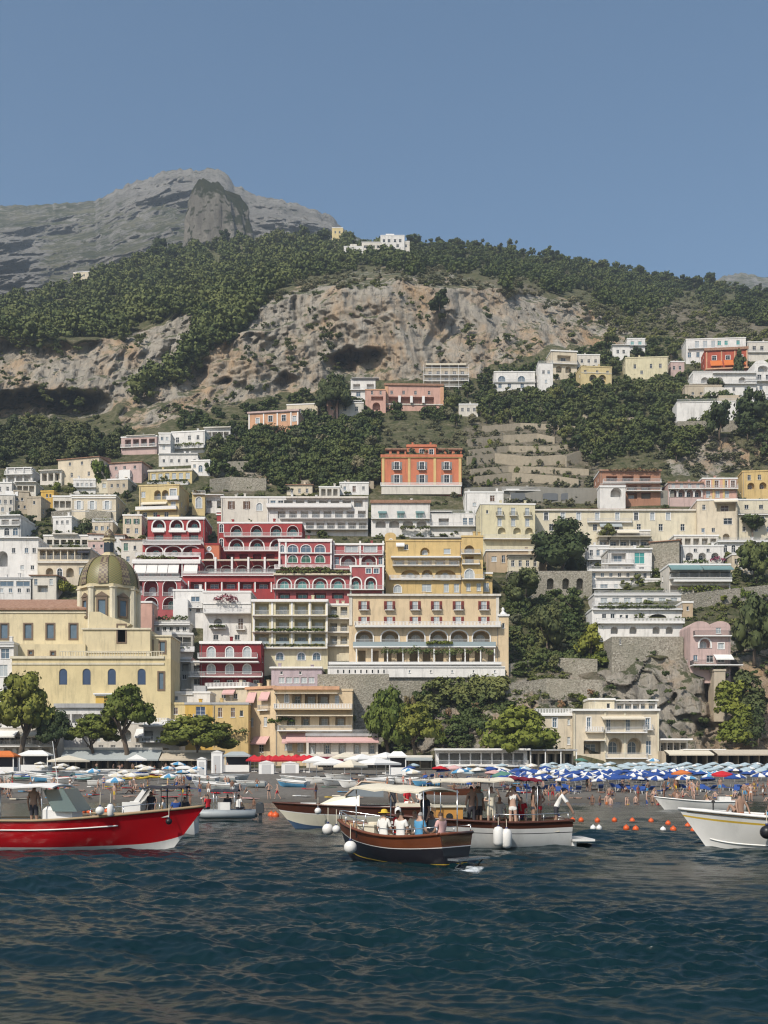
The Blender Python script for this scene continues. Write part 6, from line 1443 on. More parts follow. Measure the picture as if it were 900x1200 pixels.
bld('upper tier of the white stepped hotel with pale terraces', 'hotel', 697, 798, 696, 716, 'white', [('w',704,7,8,(7,708,790),{'p':'pale'}), ('bal',697,696,798,'bar',.4), ('bal',710,694,799,'bar',1.6), ('pl',709,700,780,'mid',.45,1.2)], dp=8, dY=5, fd=1, bits=False)
bld('topmost tier of the white stepped hotel with a dark arch', 'hotel', 686, 786, 679, 698, 'white', [('A',687,6,11,[737],{'nodoor':1,'deep':1.6}), ('w',688,7,9,[694,708,717],{'p':'blue'}), ('w',688,7,5,[722,757,770],{'p':'pale'}), ('bal',690,684,790,'bar',1.4), ('slab',677.5,698,750,.6,.25,'offwhite')], dp=8, dY=7, fd=2, bits=False)
bld('grey stone bastion wall under the white stepped hotel', 'wall', 717, 801, 746, 763, 'stone', [('w',752,7,2,[727],{'p':'dark'})], dp=9, dY=-1.2, cornice=None, bits=False, sides=False)
bld('pink cliff house with rounded vault roofs over a timber terrace', 'house', 809, 856, 735, 784, 'rose', [('A',754,11,13,[826],{'trim':.3,'p':'pale','deep':1.2}), ('w',757,7,7,[845],{'p':'pale','trim':1}), ('w',738.5,7,6,[822],{'p':'pale'}), ('w',739,7,6,[842],{'p':'pale'}), ('bal',745,812,856,'iron',1.0), ('awn',767,773,836,857,'white',1.8), ('w',772,8,8,[845,832],{'p':'dark'}), ('w',771,7,5,[815],{'p':'blue'}), ('bal',780,808,866,'iron',2.6), ('pl',783,812,850,'mid',.8,1.4)], dp=8, Y=217, roof='vault', fd=3)
bld('concrete prop pier under the pink cliff house', 'pier', 837, 850, 786, 812, 'beige', [], dp=4, Y=214.5, cornice='beige', bits=False, sides=False)
# ridge-top houses far above
bld('white ridge-top villa with square windows against the sky', 'house', 446, 474, 276, 294, 'white', [('w',282,3.5,3,[450,456,463,469],{'p':'dark'}), ('w',288,3.5,3,[450,458,466],{'p':'dark'}), ('box',452,462,273,276,1,6,'white','roof_room')], dp=9, Y=655, fd=16, bits=False)
bld('pale walled house left of the ridge-top villa', 'house', 424, 447, 284, 299, 'offwhite', [('w',289,3,3,(4,428,443),{'p':'dark'}), ('w',294,3,3,[432,440],{'p':'dark'})], dp=9, Y=650, fd=16, bits=False)
bld('low ruined white walls at the left end of the ridge-top houses', 'house', 403, 426, 289, 302, 'white', [('w',295,3,2.4,(4,407,422),{'p':'dark'}), ('box',410,418,285,289,1,6,'offwhite','upper_room')], dp=8, Y=645, fd=16, bits=False)
bld('small grey-white annex right of the ridge-top villa', 'house', 472, 480, 283, 296, 'offwhite', [('w',288,3,2.4,[476],{'p':'dark'})], dp=7, Y=656, fd=16, bits=False)
bld('small ochre ridge house half hidden by trees', 'house', 389, 402, 267, 277, 'yellow', [('w',272,3,2,[393,398],{'p':'dark'})], dp=8, Y=790, fd=5, bits=False)
bld('tiny cream farmhouse among the woods on the left ridge', 'house', 86, 128, 318, 326, 'cream', [('w',322,2.5,2,(6,92,124),{'p':'dark'})], yaw=-8, dp=8, Y=752, fd=12, bits=False)

# terrace walls on the slopes
def terrace_wall(label, pts, h, th=.7, m=None):
    """pts: list of (px, py of the foot); a low stone wall following the ground"""
    b = MB(); W3 = []
    for px, py in pts:
        W3.append(P(px, py, Y1(px, py) - 1.0))
    for p, q in zip(W3[:-1], W3[1:]):
        d = (q-p); d.z = 0; n = Vector((-d.y, d.x, 0)).normalized()*th
        b.add([p+Vector((0,0,-2.5)), q+Vector((0,0,-2.5)), q+n+Vector((0,0,-2.5)), p+n+Vector((0,0,-2.5)), p+Vector((0,0,h)), q+Vector((0,0,h)), q+n+Vector((0,0,h)), p+n+Vector((0,0,h))],
              [(0,3,2,1),(4,5,6,7),(0,1,5,4),(1,2,6,5),(2,3,7,6),(3,0,4,7)])
    b.v = [tuple(v) for v in b.v]
    o = b.build('terrace_wall', m or stone_mat()); return tag(o, label, 'wall')
DRY = pm('dry_stone_wall', (.37,.32,.24), .95, .35, 1.4, .5, bmp=1.0)
terrace_wall('highest stone terrace wall on the dry slope right of the orange villa', [(600,492),(640,487),(676,489),(692,494)], 2.0, m=DRY)
terrace_wall('curved stone terrace wall second from the top of the dry slope', [(548,522),(590,517),(630,515),(650,519)], 2.2, m=DRY)
terrace_wall('long broken stone terrace wall across the middle of the dry slope', [(548,545),(580,541),(620,545),(662,543),(690,535)], 3.0, m=DRY)
terrace_wall('short stone terrace wall at the right of the dry slope', [(664,546),(680,540),(694,534)], 3.4, m=DRY)
terrace_wall('lower stone terrace wall above the long palazzo', [(556,567),(600,562),(650,566),(678,570)], 2.4, m=DRY)
terrace_wall('dark grey concrete road wall with garage openings behind the palazzo', [(545,588),(600,586),(660,588),(720,588),(790,592)], 4.4, 2.0, pm('road_wall_concrete', (.24,.23,.20), .9, .25, .4, .5))
terrace_wall('stone garden wall below the red and white villa at the left', [(246,574),(270,571),(312,573)], 3.4)
terrace_wall('tumbledown stone wall left of the cream villa', [(60,614),(88,611),(120,613),(130,614)], 3.6)
terrace_wall('rough stone wall beside the stairs on the rocky slope above the beach', [(596,790),(640,782),(700,784)], 2.2)
terrace_wall('lower stone path wall on the rocky slope above the beach', [(590,814),(640,806),(706,808)], 2.0)
terrace_wall('stone wall along the path at the foot of the right rocks', [(800,712),(850,706),(905,700)], 3.2)
terrace_wall('stone terrace wall right of the yellow palazzo', [(250,556),(266,550),(300,549)], 2.6)
terrace_wall('thin tan terrace wall just under the highest one on the dry slope', [(566,505),(610,501),(652,503),(684,506)], 1.8, m=DRY)
terrace_wall('thin tan terrace wall third from the top of the dry slope', [(550,533),(596,528),(640,529),(672,526)], 1.8, m=DRY)
terrace_wall('thin tan terrace wall near the foot of the dry slope', [(552,556),(596,552),(650,554),(690,556)], 1.8, m=DRY)
terrace_wall('short tan terrace wall on the wooded right slope', [(700,500),(740,496),(766,499)], 2.2, m=DRY)
terrace_wall('tan terrace wall below the left grove', [(330,572),(380,568),(438,571)], 2.0, m=DRY)
# garages in the road wall
for i, px in enumerate((573, 607, 645, 666)):
    b = MB(); y = Y1(px, 588) - 1.06; p = P(px, 586, y); b.prism(loop_of(4.6, 2.2, .3), -.03, .3)
    tag(b.build('garage_door', pm('garage_shutter_paint', (.13,.14,.15), .6), loc=p), ['leftmost', 'second', 'third', 'rightmost'][i] + ' dark garage door in the road wall above the palazzo', 'door')
# ---------------------------------------------------------------- single trees and shrubs
def beach_z(px, Y):
    """height of the sand at this bearing and distance"""
    pys = np.linspace(960, 899, 200); ys = Yt(np.full(200, float(px)), pys)
    py = np.interp(Y, ys, pys)
    return float(CH + (HY-py)/F*Y)
def BP(px, Y, dz=0.0): return Vector(((px-450)/F*Y, Y, beach_z(px, Y) + dz))

pine = lambda px, py, w, h, lab, tr=.5, Y=None, var=0, leaf='pine': tree(px, py, w, h, 'pine', leaf, lab, None, var, tr, 'pine_tree', 'pine tree', Y=Y, n_per=150, size=.05)
pine(25, 895, 78, 106, 'largest umbrella pine at the left edge in front of the yellow church', .36, 189, 0, 'pine')
pine(66, 896, 46, 64, 'shaded low pine between the largest pine and the flat-topped pine', .42, 190, 1, 'dark')
pine(110, 896, 62, 60, 'flat-topped spreading pine behind the cream beach tent', .48, 190, 2, 'pine')
pine(148, 896, 68, 95, 'tall slender pine below the right church windows', .47, 189.5, 3, 'pine')
pine(231, 896, 92, 58, 'wide low pine in front of the yellow and orange houses', .36, 191, 1, 'pine')
pine(455, 894, 64, 90, 'taller dark umbrella pine right of the glazed dining terrace', .25, 198, 2, 'pine')
pine(486, 894, 66, 72, 'lower bright umbrella pine beside the taller dark one', .35, 196, 3, 'pine')
pine(610, 894, 104, 66, 'very wide bright green pine left of the cream sea villa', .16, 195, 0, 'bright')
pine(392, 493, 44, 56, 'tall dark pine standing out against the cliff beside the pink tower', .28, None, 1, 'dark')
tree(659, 674, 92, 72, 'broad', 'dark', 'huge dark evergreen tree in front of the long palazzo', var=0, trunk=.08, n_per=190, size=.05, dY=-6)
tree(882, 632, 32, 30, 'broad', 'mid', 'round clipped tree on a thin trunk before the yellow house at the right', var=1, trunk=.35, dY=-3)
tree(712, 640, 22, 26, 'broad', 'mid', 'small round tree right of the huge dark evergreen', var=2, trunk=.4, dY=-4)
tree(614, 712, 52, 48, 'broad', 'dark', 'dense dark tree under the stone arcade right of the peach turret', var=3, trunk=.1, dY=-3, n_per=110, size=.06)
tree(641, 768, 56, 62, 'broad', 'dark', 'tallest dark tree on the gully slope right of the peach hotel', var=1, trunk=.1, dY=-2, n_per=110, size=.06)
tree(668, 720, 38, 34, 'olive', 'mid', 'leafy tree left of the white stepped hotel', var=2, trunk=.1, dY=-2)
tree(692, 770, 44, 42, 'broad', 'bright', 'bright green creeper-covered tree beside the stone bastion', var=0, trunk=.05, dY=-2)
tree(884, 678, 46, 46, 'broad', 'mid', 'big round green bush at the right edge above the stone path', var=3, trunk=.02, dY=-4)
tree(884, 770, 50, 74, 'broad', 'dark', 'dark overhanging tree mass at the right edge beside the pink cliff house', var=2, trunk=.05, dY=-2)
tree(889, 868, 30, 44, 'tall', 'dark', 'dark shrubs at the foot of the right cliff', var=1, trunk=.02, Y=203)
tree(680, 512, 16, 34, 'tall', 'dark', 'dark upright cypress on the dry slope', var=0, trunk=.05)
tree(866, 442, 20, 32, 'broad', 'dark', 'dark tree hiding the right end of the brick red villa', var=0, trunk=.08, dY=-6)
tree(838, 464, 22, 22, 'broad', 'dark', 'dark tree on the white sunshade terrace', var=1, trunk=.15, dY=-5)
tree(882, 506, 48, 50, 'broad', 'dark', 'big dark tree right of the whitewashed retaining wall', var=2, trunk=.05, dY=-3)
tree(843, 510, 38, 40, 'broad', 'dark', 'dark tree in front of the whitewashed retaining wall', var=3, trunk=.05, dY=-6)
tree(515, 362, 32, 22, 'broad', 'dark', 'single round tree alone on the upper cliff face', var=0, trunk=.0, dY=-6)
tree(117, 572, 24, 34, 'broad', 'bright', 'bright green climber tree against the sloping roof farmhouse', var=1, trunk=.0, dY=-4)
tree(76, 692, 28, 16, 'shrub', 'bright', 'bright green vine heap left of the tiled dome', var=0, trunk=0, dY=-4, n_per=90)
tree(32, 664, 16, 26, 'olive', 'bloom', 'reddish bougainvillea on the white wall at the left edge', var=1, trunk=0, dY=-3.0)
tree(255, 528, 20, 20, 'broad', 'dark', 'round dark bush before the stone garden wall', var=2, trunk=0, dY=-2)
# creepers and ivy hanging on rock faces: one plant each
def creeper(px0, px1, py0, py1, leaf, label, n, r, seed, fwd=2.0):
    rs = np.random.default_rng(seed); pts = []
    while len(pts) < n:
        x, y = rs.uniform(px0, px1), rs.uniform(py0, py1)
        if fbm(np.array([x/15]), np.array([y/15]), 0, seed, 2)[0] > -.35: pts.append(tuple(P(x, y, Y1(x, y)-fwd)))
    return tag(planting('creeper', pts, leaf, r, seed, None, 60, .4), label, 'creeper')
creeper(500, 592, 786, 832, 'mid', 'thick green creeper hanging below the peach hotel terrace', 95, 1.5, 31, 3.0)
creeper(846, 876, 802, 868, 'bright', 'bright green ivy running down the cliff under the pink house', 70, 1.3, 32, 4.5)
creeper(866, 890, 790, 872, 'dark', 'dark ivy in the shaded cleft at the right edge', 60, 1.5, 33, 3.5)
creeper(690, 712, 728, 775, 'bright', 'yellow-green creeper on the left side of the stone bastion', 45, .9, 34, 3.0)
creeper(385, 412, 800, 845, 'mid', 'creeper growing over the rocks left of the tall stone retaining wall', 36, 1.1, 35, 7.0)
creeper(300, 330, 500, 512, 'dark', 'low vine along the foot of the red and white villa', 30, 1.2, 36, 3.0)

RECTS = []
for b in ALLB:
    o = b.root.location
    c = b.root.matrix_basis @ Vector((b.W, 0, 0))
    x0, x1 = 450 + o.x/o.y*F, 450 + c.x/c.y*F
    RECTS.append((x0, x1, HY - (o.z+b.H-CH)/o.y*F, HY - (o.z-CH)/o.y*F, b.Y))
def covers(px, py, w, h, Y):
    a = 0
    for x0, x1, y0, y1, yb in RECTS:
        if Y < yb + 4:
            ox = max(0, min(x1, px+w*.45) - max(x0, px-w*.45)); oy = max(0, min(y1-3, py) - max(y0, py-h))
            a += ox*oy
    return a/(w*h) > .16
def grove(poly, n, ws, kinds, leafs, label, group, seed, hr=(.75, 1.05), gap=.45, trunk=.12):
    rs = np.random.default_rng(seed); random.seed(seed)
    P_ = np.array(poly, float); lo, hi = P_.min(0), P_.max(0); got = []; tries = 0
    while len(got) < n and tries < n*40:
        tries += 1
        x, y = rs.uniform(lo[0], hi[0]), rs.uniform(lo[1], hi[1]); w = rs.uniform(*ws); h = w*rs.uniform(*hr)
        if not inpoly(np.array([x]), np.array([y]), poly)[0]: continue
        if any((x-a)**2 + ((y-b)*1.6)**2 < ((w+c)*.5*gap*1.6)**2 for a, b, c in got): continue
        Y = Y1(x, y) - 1.5
        if covers(x, y, w, h, Y): continue
        got.append((x, y, w))
        k = kinds[rs.integers(len(kinds))]
        tree(x, y, w, h*(1.9 if k == 'tall' else 1), k, leafs[rs.integers(len(leafs))], label, group, trunk=0 if k == 'shrub' else trunk, Y=Y)
grove([(236,530),(300,508),(372,500),(442,486),(446,566),(330,574),(290,548),(250,556)], 64, (14, 26), ['broad','broad','olive'], ['dark','mid','mid','olive'], 'green tree in the grove between the red and white villa and the orange-red villa', 'trees in the grove left of the orange-red villa', 41)
grove([(-10,500),(130,502),(150,530),(120,545),(50,548),(-10,552)], 24, (15, 24), ['broad'], ['dark','dark','mid'], 'dark tree at the foot of the left cliff above the highest left houses', 'trees under the left cliff', 42)
grove([(518,464),(640,458),(650,486),(560,502),(524,500)], 36, (12, 22), ['broad','olive'], ['mid','dark','olive'], 'tree on the slope just under the scaffolded house and the arched white house', 'trees below the upper row of houses', 43)
grove([(630,472),(690,462),(800,448),(792,545),(772,520),(700,548),(650,512)], 70, (14, 28), ['broad','broad','olive'], ['mid','dark','dark','mid'], 'leafy tree on the wooded slope left of the whitewashed retaining wall', 'trees on the wooded right slope', 44)
grove([(850,478),(905,470),(905,550),(860,512),(800,508)], 12, (16, 28), ['broad'], ['dark','mid'], 'dark tree on the rocks below the whitewashed retaining wall', 'trees on the right rocks', 45)
grove([(592,696),(660,700),(700,730),(712,778),(606,792)], 26, (14, 26), ['broad','olive','shrub'], ['dark','mid','mid','olive'], 'shrubby tree in the green gully right of the peach hotel', 'trees in the gully by the peach hotel', 46)
grove([(-10,560),(70,572),(160,545),(250,572),(240,625),(60,640),(-10,640)], 26, (10, 19), ['broad','shrub','olive'], ['mid','bright','dark'], 'garden tree between the small houses on the left slope', 'garden trees on the left slope', 47)
grove([(640,644),(905,640),(905,735),(800,706),(690,680)], 30, (10, 22), ['broad','shrub','olive'], ['mid','dark','bright'], 'garden tree among the terraces below the long palazzo', 'garden trees below the palazzo', 48)
grove([(430,800),(600,838),(700,800),(712,870),(520,884),(430,872)], 30, (9, 20), ['shrub','shrub','olive'], ['mid','dark','bright','dry'], 'bush on the rocky bank above the beach restaurants', 'bushes on the bank above the beach', 49)
grove([(690,395),(735,400),(800,415),(905,425),(905,470),(790,470),(700,450)], 26, (12, 22), ['broad','olive'], ['dark','mid'], 'tree around the highest houses at the right', 'trees among the highest right houses', 50)
grove([(548,495),(640,485),(700,510),(690,575),(555,585)], 84, (4, 10), ['shrub','olive'], ['mid','olive','bright'], 'small bush on the dry stone terraces right of the orange-red villa', 'bushes on the dry terraces', 51)
grove([(440,292),(470,288),(520,290),(600,294),(680,310),(740,322),(830,334),(895,345),(895,356),(740,336),(600,306),(440,304)], 46, (13, 26), ['broad','broad','olive'], ['dark','mid'], 'tree standing up on the skyline of the right-hand ridge', 'trees on the right skyline', 52, (.6, 1.0), .5, .1)
grove([(150,310),(200,292),(300,279),(400,280),(430,292),(300,292),(200,304),(150,320)], 22, (12, 20), ['broad'], ['dark','mid'], 'tree on the skyline of the wooded ridge below the mountain', 'trees on the left skyline', 53, (.7, 1.0), .5, .1)

# ---------------------------------------------------------------- beach furniture
def parasol_mesh(r, h, drop, n, cols, val=.18):
    b = MB(); mats = []
    for c in cols: mats.append(cloth(c))
    for k in range(n):
        a0, a1 = 2*math.pi*k/n, 2*math.pi*(k+1)/n; am = (a0+a1)/2
        p = lambda q, a, z: (q*math.cos(a), q*math.sin(a), z)
        mi = k % len(cols)
        b.add([p(.02,am,h), p(r*.55,a0,h-drop*.5), p(r*.55,a1,h-drop*.5), p(r,a0,h-drop), p(r*.96,am,h-drop*.95), p(r,a1,h-drop), p(r,a0,h-drop-val), p(r*.97,am,h-drop-val), p(r,a1,h-drop-val)],
              [(0,1,2), (1,3,4,2), (2,4,5), (3,6,7,4), (4,7,8,5)], mi)
    return b.mesh('canopy', mats)
def pole_mesh(h, r=.025):
    b = MB(); b.tube([(0,0,-.3),(0,0,h+.05)], r, 6); return b.mesh('pole', RAILM)
PM = pole_mesh(2.2)
UM = {k: parasol_mesh(1.25, 2.3, .42, 8, v) for k, v in dict(pale=['pale','white'], pales=['pale','pale'], blue=['blue','blue'], bluew=['blue','white'], white=['white','cream'], pink=['pink','pink'], red=['red','red'], orange=['orange','orange'], sky=['sky','white'], green=['green','green']).items()}
def parasol(px, Y, kind, label, group=None, s=1.0, tilt=0.12):
    o = empty('beach_umbrella', BP(px, Y), random.uniform(0, 6.28), label, 'beach umbrella', group)
    o.scale = (s, s, s)
    o.rotation_euler = (random.uniform(-tilt, tilt), random.uniform(-tilt, tilt), random.uniform(0, 6.28))
    link('canopy', UM[kind], o); link('pole', PM, o)
    return o
random.seed(5)
def field(Y0, Y1_, dYr, px0, px1, step, kinds, label, group, skip=.12):
    n = 0; Y = Y0; row = 0
    while Y < Y1_:
        dpx = step/Y*F; x = px0 + (row % 2)*dpx*.5
        while x < px1:
            if random.random() > skip:
                parasol(x + random.uniform(-.12, .12)*dpx, Y + random.uniform(-.7, .7), random.choice(kinds), label, group, random.uniform(.7, .86)); n += 1
            x += dpx
        Y += dYr; row += 1
    return n
field(117, 149, 3.6, 588, 806, 2.2, ['blue','bluew','bluew','blue'], 'deep blue or blue and white umbrella in the front rows of the right beach', 'blue umbrellas in the front rows', .14)
field(150, 186, 4.6, 640, 906, 2.6, ['pale','pales','pales'], 'pale blue and white umbrella in the back rows of the right beach', 'pale umbrellas in the back rows', .08)
field(122, 147, 4.6, 808, 906, 2.5, ['blue','sky','bluew','blue'], 'blue umbrella in the loose rows at the right end of the beach', 'umbrellas at the right end', .2)
field(150, 168, 6.0, 590, 650, 3.2, ['blue','sky','bluew'], 'blue umbrella near the dark slatted pergola', 'blue umbrellas by the pergola', .2)
for px, Y, k, lab in ((846,124,'red','single red umbrella among the blue ones at the right'), (799,128,'orange','single orange umbrella at the right end of the blue rows'), (532,150,'pink','single pink umbrella left of the blue rows'),
                      (515,146,'red','small crimson umbrella behind the white canopy boat'), (541,135,'sky','blue and white umbrella left of the pink one'), (561,140,'white','white umbrella in front of the pergola restaurant'), (578,128,'pink','faded pink umbrella near the wooden boat'),
                      (575,143,'blue','blue umbrella at the left end of the blue rows'), (590,122,'green','small green umbrella at the shore'), (765,190,'sky','bright blue umbrella at the arches of the cream sea villa'), (680,190,'green','dull green umbrella before the left corner of the cream sea villa'),
                      (208,170,'sky','blue umbrella near the kayak racks'), (158,186,'blue','bright blue umbrella under the long grey-green awning')):
    parasol(px, Y, k, lab)
random.seed(15)
for i in range(20): parasol(random.uniform(478, 640), random.uniform(138, 176), random.choice(['white','blue','pales','sky','white']), 'white or blue umbrella in the loose group between the white booth and the blue rows', 'umbrellas in the middle of the beach', .85)
for i in range(20): parasol(random.uniform(-5, 236), random.uniform(112, 182), random.choice(['white','white','sky']), 'small white or blue umbrella among the boats on the left beach', 'umbrellas on the left beach', .85)
# big square market parasols
def market_parasol(px, Y, w, h, col, label, rz=.4, group=None):
    o = empty('market_parasol', BP(px, Y), rz, label, 'parasol', group)
    b = MB(); q = w/2; b.add([(0,0,h+.9),(-q,-q,h),(q,-q,h),(q,q,h),(-q,q,h),(-q,-q,h-.28),(q,-q,h-.28),(q,q,h-.28),(-q,q,h-.28)],
                             [(0,1,2),(0,2,3),(0,3,4),(0,4,1),(1,5,6,2),(2,6,7,3),(3,7,8,4),(4,8,5,1)])
    b.build('canopy', cloth(col), o)
    b = MB(); b.tube([(0,0,-.3),(0,0,h+.8)], .05, 8); b.build('pole', WHITE, o)
    for k in range(4):
        a = math.pi/4 + k*math.pi/2
        b = MB(); b.tube([(0,0,h-.2),(q*1.2*math.cos(a),q*1.2*math.sin(a),h+.02)], .03, 5); b.build('rib', WHITE, o)
    b = MB(); b.box(-.45,.45,-.45,.45,-.2,.12); b.build('base', WHITE, o)
for i, (px, Y, w, h, c, t) in enumerate(((371,165,4.2,2.5,'white','leftmost of the row beside the red umbrellas'), (388,158,4.6,2.3,'white','second from the left beside the bare beach'), (404,176,4.0,2.8,'cream','behind the second, near the crimson awning'), (424,170,4.4,2.7,'white','in the middle of the group behind the cream motorboat'),
        (441,156,5.4,2.4,'white','widest, in front of the white booth'), (452,178,4.6,2.8,'white','behind the widest, left of the white booth'), (411,150,3.6,2.2,'cream','lowest, just above the cream motorboat cabin'))):
    market_parasol(px, Y, w, h, c, ('white' if c == 'white' else 'cream') + ' square parasol, ' + t, .2 + .13*i)
market_parasol(80, 176, 5.6, 2.3, 'cream', 'cream hexagonal-looking tent parasol in front of the flat-topped pine', .6)
market_parasol(160, 186, 3.4, 2.2, 'white', 'small white parasol before the beige awning at the left', .3)
random.seed(9)
for i in range(9):
    market_parasol(298 + i*8.2 + random.uniform(-1.5, 1.5), 184 + random.uniform(-3, 3), 2.8, 2.2, 'red', 'red square umbrella of the cafe below the peach beachfront hotel', random.uniform(0, 1.5), 'red cafe umbrellas')
def kiosk(px0, px1, pt, pb, Y, label, awn=None, dark=True, name='kiosk'):
    x0, x1 = (px0-450)/F*Y, (px1-450)/F*Y; z0 = beach_z((px0+px1)/2, Y); h = (pb-pt)/F*Y
    o = empty(name, ((x0+x1)/2, Y, z0), 0, label, 'kiosk'); w = x1-x0
    b = MB()
    for sx in (-1, 1):
        for y in (0, 2.4): b.box(sx*(w/2-.08)-.07, sx*(w/2-.08)+.07, y, y+.14, -.4, h*.82)
    b.build('frame', WHITE, o)
    b = MB(); b.add([(-w/2-.2,-.3,h*.8),(w/2+.2,-.3,h*.8),(w/2+.2,2.9,h*.8),(-w/2-.2,2.9,h*.8),(-w/4,1.2,h),(w/4,1.2,h)], [(0,1,5,4),(1,2,5),(2,3,4,5),(3,0,4)])
    b.box(-w/2-.2, w/2+.2, -.3, 2.9, h*.8-.25, h*.8-.004); b.build('roof', cloth(awn or 'white'), o)
    b = MB(); b.box(-w/2+.15, w/2-.15, .2, 2.2, -.3, h*.34); b.build('counter', WHITE, o)
    if dark: b = MB(); b.box(-w/2+.15, w/2-.15, 2.25, 2.35, h*.341, h*.78); b.build('back_panel', cloth('dark'), o)
    return o
kiosk(22, 56, 878, 904, 182, 'white pavilion with a hipped roof on the left beach')
kiosk(-14, 16, 881, 910, 170, 'stall under an orange roof at the left edge of the beach', 'orange')
kiosk(456, 476, 883, 912, 168, 'tall white booth beside the widest white parasol')
kiosk(262, 292, 884, 908, 184, 'grey framed beach shop left of the red umbrellas', 'grey')
kiosk(206, 222, 900, 912, 168, 'small white lifeguard booth among the beached boats')
def cabinet(px, Y, w, h, label):
    o = empty('changing_cabin', BP(px, Y), 0, label, 'cabin')
    b = MB(); b.box(-w/2, w/2, 0, 1.2, -.3, h); b.build('wall', WHITE, o)
    b = MB(); b.prism([(-w/2-.1,h+.002),(w/2+.1,h+.002),(0,h+.4)], -.1, 1.3); b.build('roof', WHITE, o)
    b = MB(); b.box(-w*.3, w*.3, -.04, -.002, 0, h*.85); b.build('door', flat('pale_grey_paint', (.5,.5,.5)), o)
cabinet(254, 178, 1.9, 3.6, 'tall white changing cabin between the beige awning and the beach shop')
cabinet(236, 172, 1.5, 2.6, 'lower white changing cabin left of the tall one')
cabinet(312, 176, 2.6, 1.9, 'broad white beach locker below the red umbrellas')
cabinet(340, 178, 3.0, 1.7, 'white screen locker at the right end of the red umbrellas')
# loungers under the parasols
def lounger():
    o = empty('sun_lounger', (0,0,0), 0, 'blue', 'sun lounger')
    b = MB(); b.box(-.3,.3,-.9,.35,.3,.36); b.slab([(-.3,.35,.36),(.3,.35,.36),(.3,.95,.75),(-.3,.95,.75)], .06); b.build('bed', cloth('blue'), o)
    for sx in (-.27,.27):
        for y in (-.8,.3): b = MB(); b.box(sx-.025, sx+.025, y-.025, y+.025, -.1, .298); b.build('leg', WHITE, o)
    return o
random.seed(21); l0 = None
for i in range(46):
    px = random.uniform(600, 900) if i < 36 else random.uniform(490, 600); Y = random.uniform(113, 124) if i < 36 else random.uniform(130, 160)
    if l0 is None: l0 = lounger(); o = l0
    else: o = copy_tree(l0)
    o['label'] = 'blue sun lounger near the shore under the front umbrellas'; o['group'] = 'blue sun loungers'
    o.location = BP(px, Y); o.rotation_euler = (0, 0, random.uniform(-.5, .5) + math.pi*(random.random() < .3))
# buoys
def buoy(px, py, r, col, label, group=None):
    Y = CH/((py-HY)/F)
    o = empty('buoy', ((px-450)/F*Y, Y, -.05), 0, label, 'buoy', group)
    b = MB(); b.ball((0,0,r*.55), r, 14); b.build('float', flat('buoy_'+col, dict(orange=(.62,.10,.02), white=(.72,.72,.70))[col], .4), o, True)
    b = MB(); b.lathe([(r*.22,r*1.45),(r*.22,r*1.75),(r*.1,r*1.8)], 8); b.build('eyelet', flat('buoy_'+col, dict(orange=(.62,.10,.02), white=(.72,.72,.70))[col], .4), o)
for px, py in ((681,962),(700,962.5),(720,962),(741,962.5),(763,963),(783,966),(806,969),(813,974),(789,973),(745,972.5),(734,971.5),(671,962)):
    buoy(px, py, .16, 'orange', 'orange float of the swimming line between the white gozzo and the right boat', 'orange floats at the right')
for px, py in ((695,971),(702,971),(777,973)): buoy(px, py, .145, 'white', 'small white float of the swimming line at the right', 'white floats at the right')
for px, py in ((98,952),(105,952.5),(120,952),(126,952)): buoy(px, py, .22, 'orange', 'faded orange float in the water behind the red boat', 'floats behind the red boat')
buoy(318, 957, .24, 'orange', 'left of the pair of orange floats before the cream motorboat'); buoy(323, 957.5, .24, 'orange', 'right of the pair of orange floats before the cream motorboat')
buoy(131, 952, .26, 'white', 'white float beside the faded orange ones behind the red boat')

# towels spread on the sand
random.seed(41)
TW = {}
for i in range(60):
    px, Y = (random.uniform(-5, 300), random.uniform(103, 140)) if i < 42 else (random.uniform(300, 640), random.uniform(106, 140))
    c = random.choice(['white','sky','red','yellow','green','pink','blue','cream'])
    if c not in TW:
        b = MB(); b.box(-.45, .45, -.95, .95, .03, .06); b.box(-.45, .45, .55, .95, .0605, .12); TW[c] = b.mesh('beach_towel', cloth(c))
    p = BP(px, Y, .02)
    tag(link('beach_towel', TW[c], None, p, random.uniform(0, 3.1)), f'{c if c != "sky" else "light blue"} towel spread on the dark sand near the water left of the blue umbrellas', 'towel', 'towels on the sand')
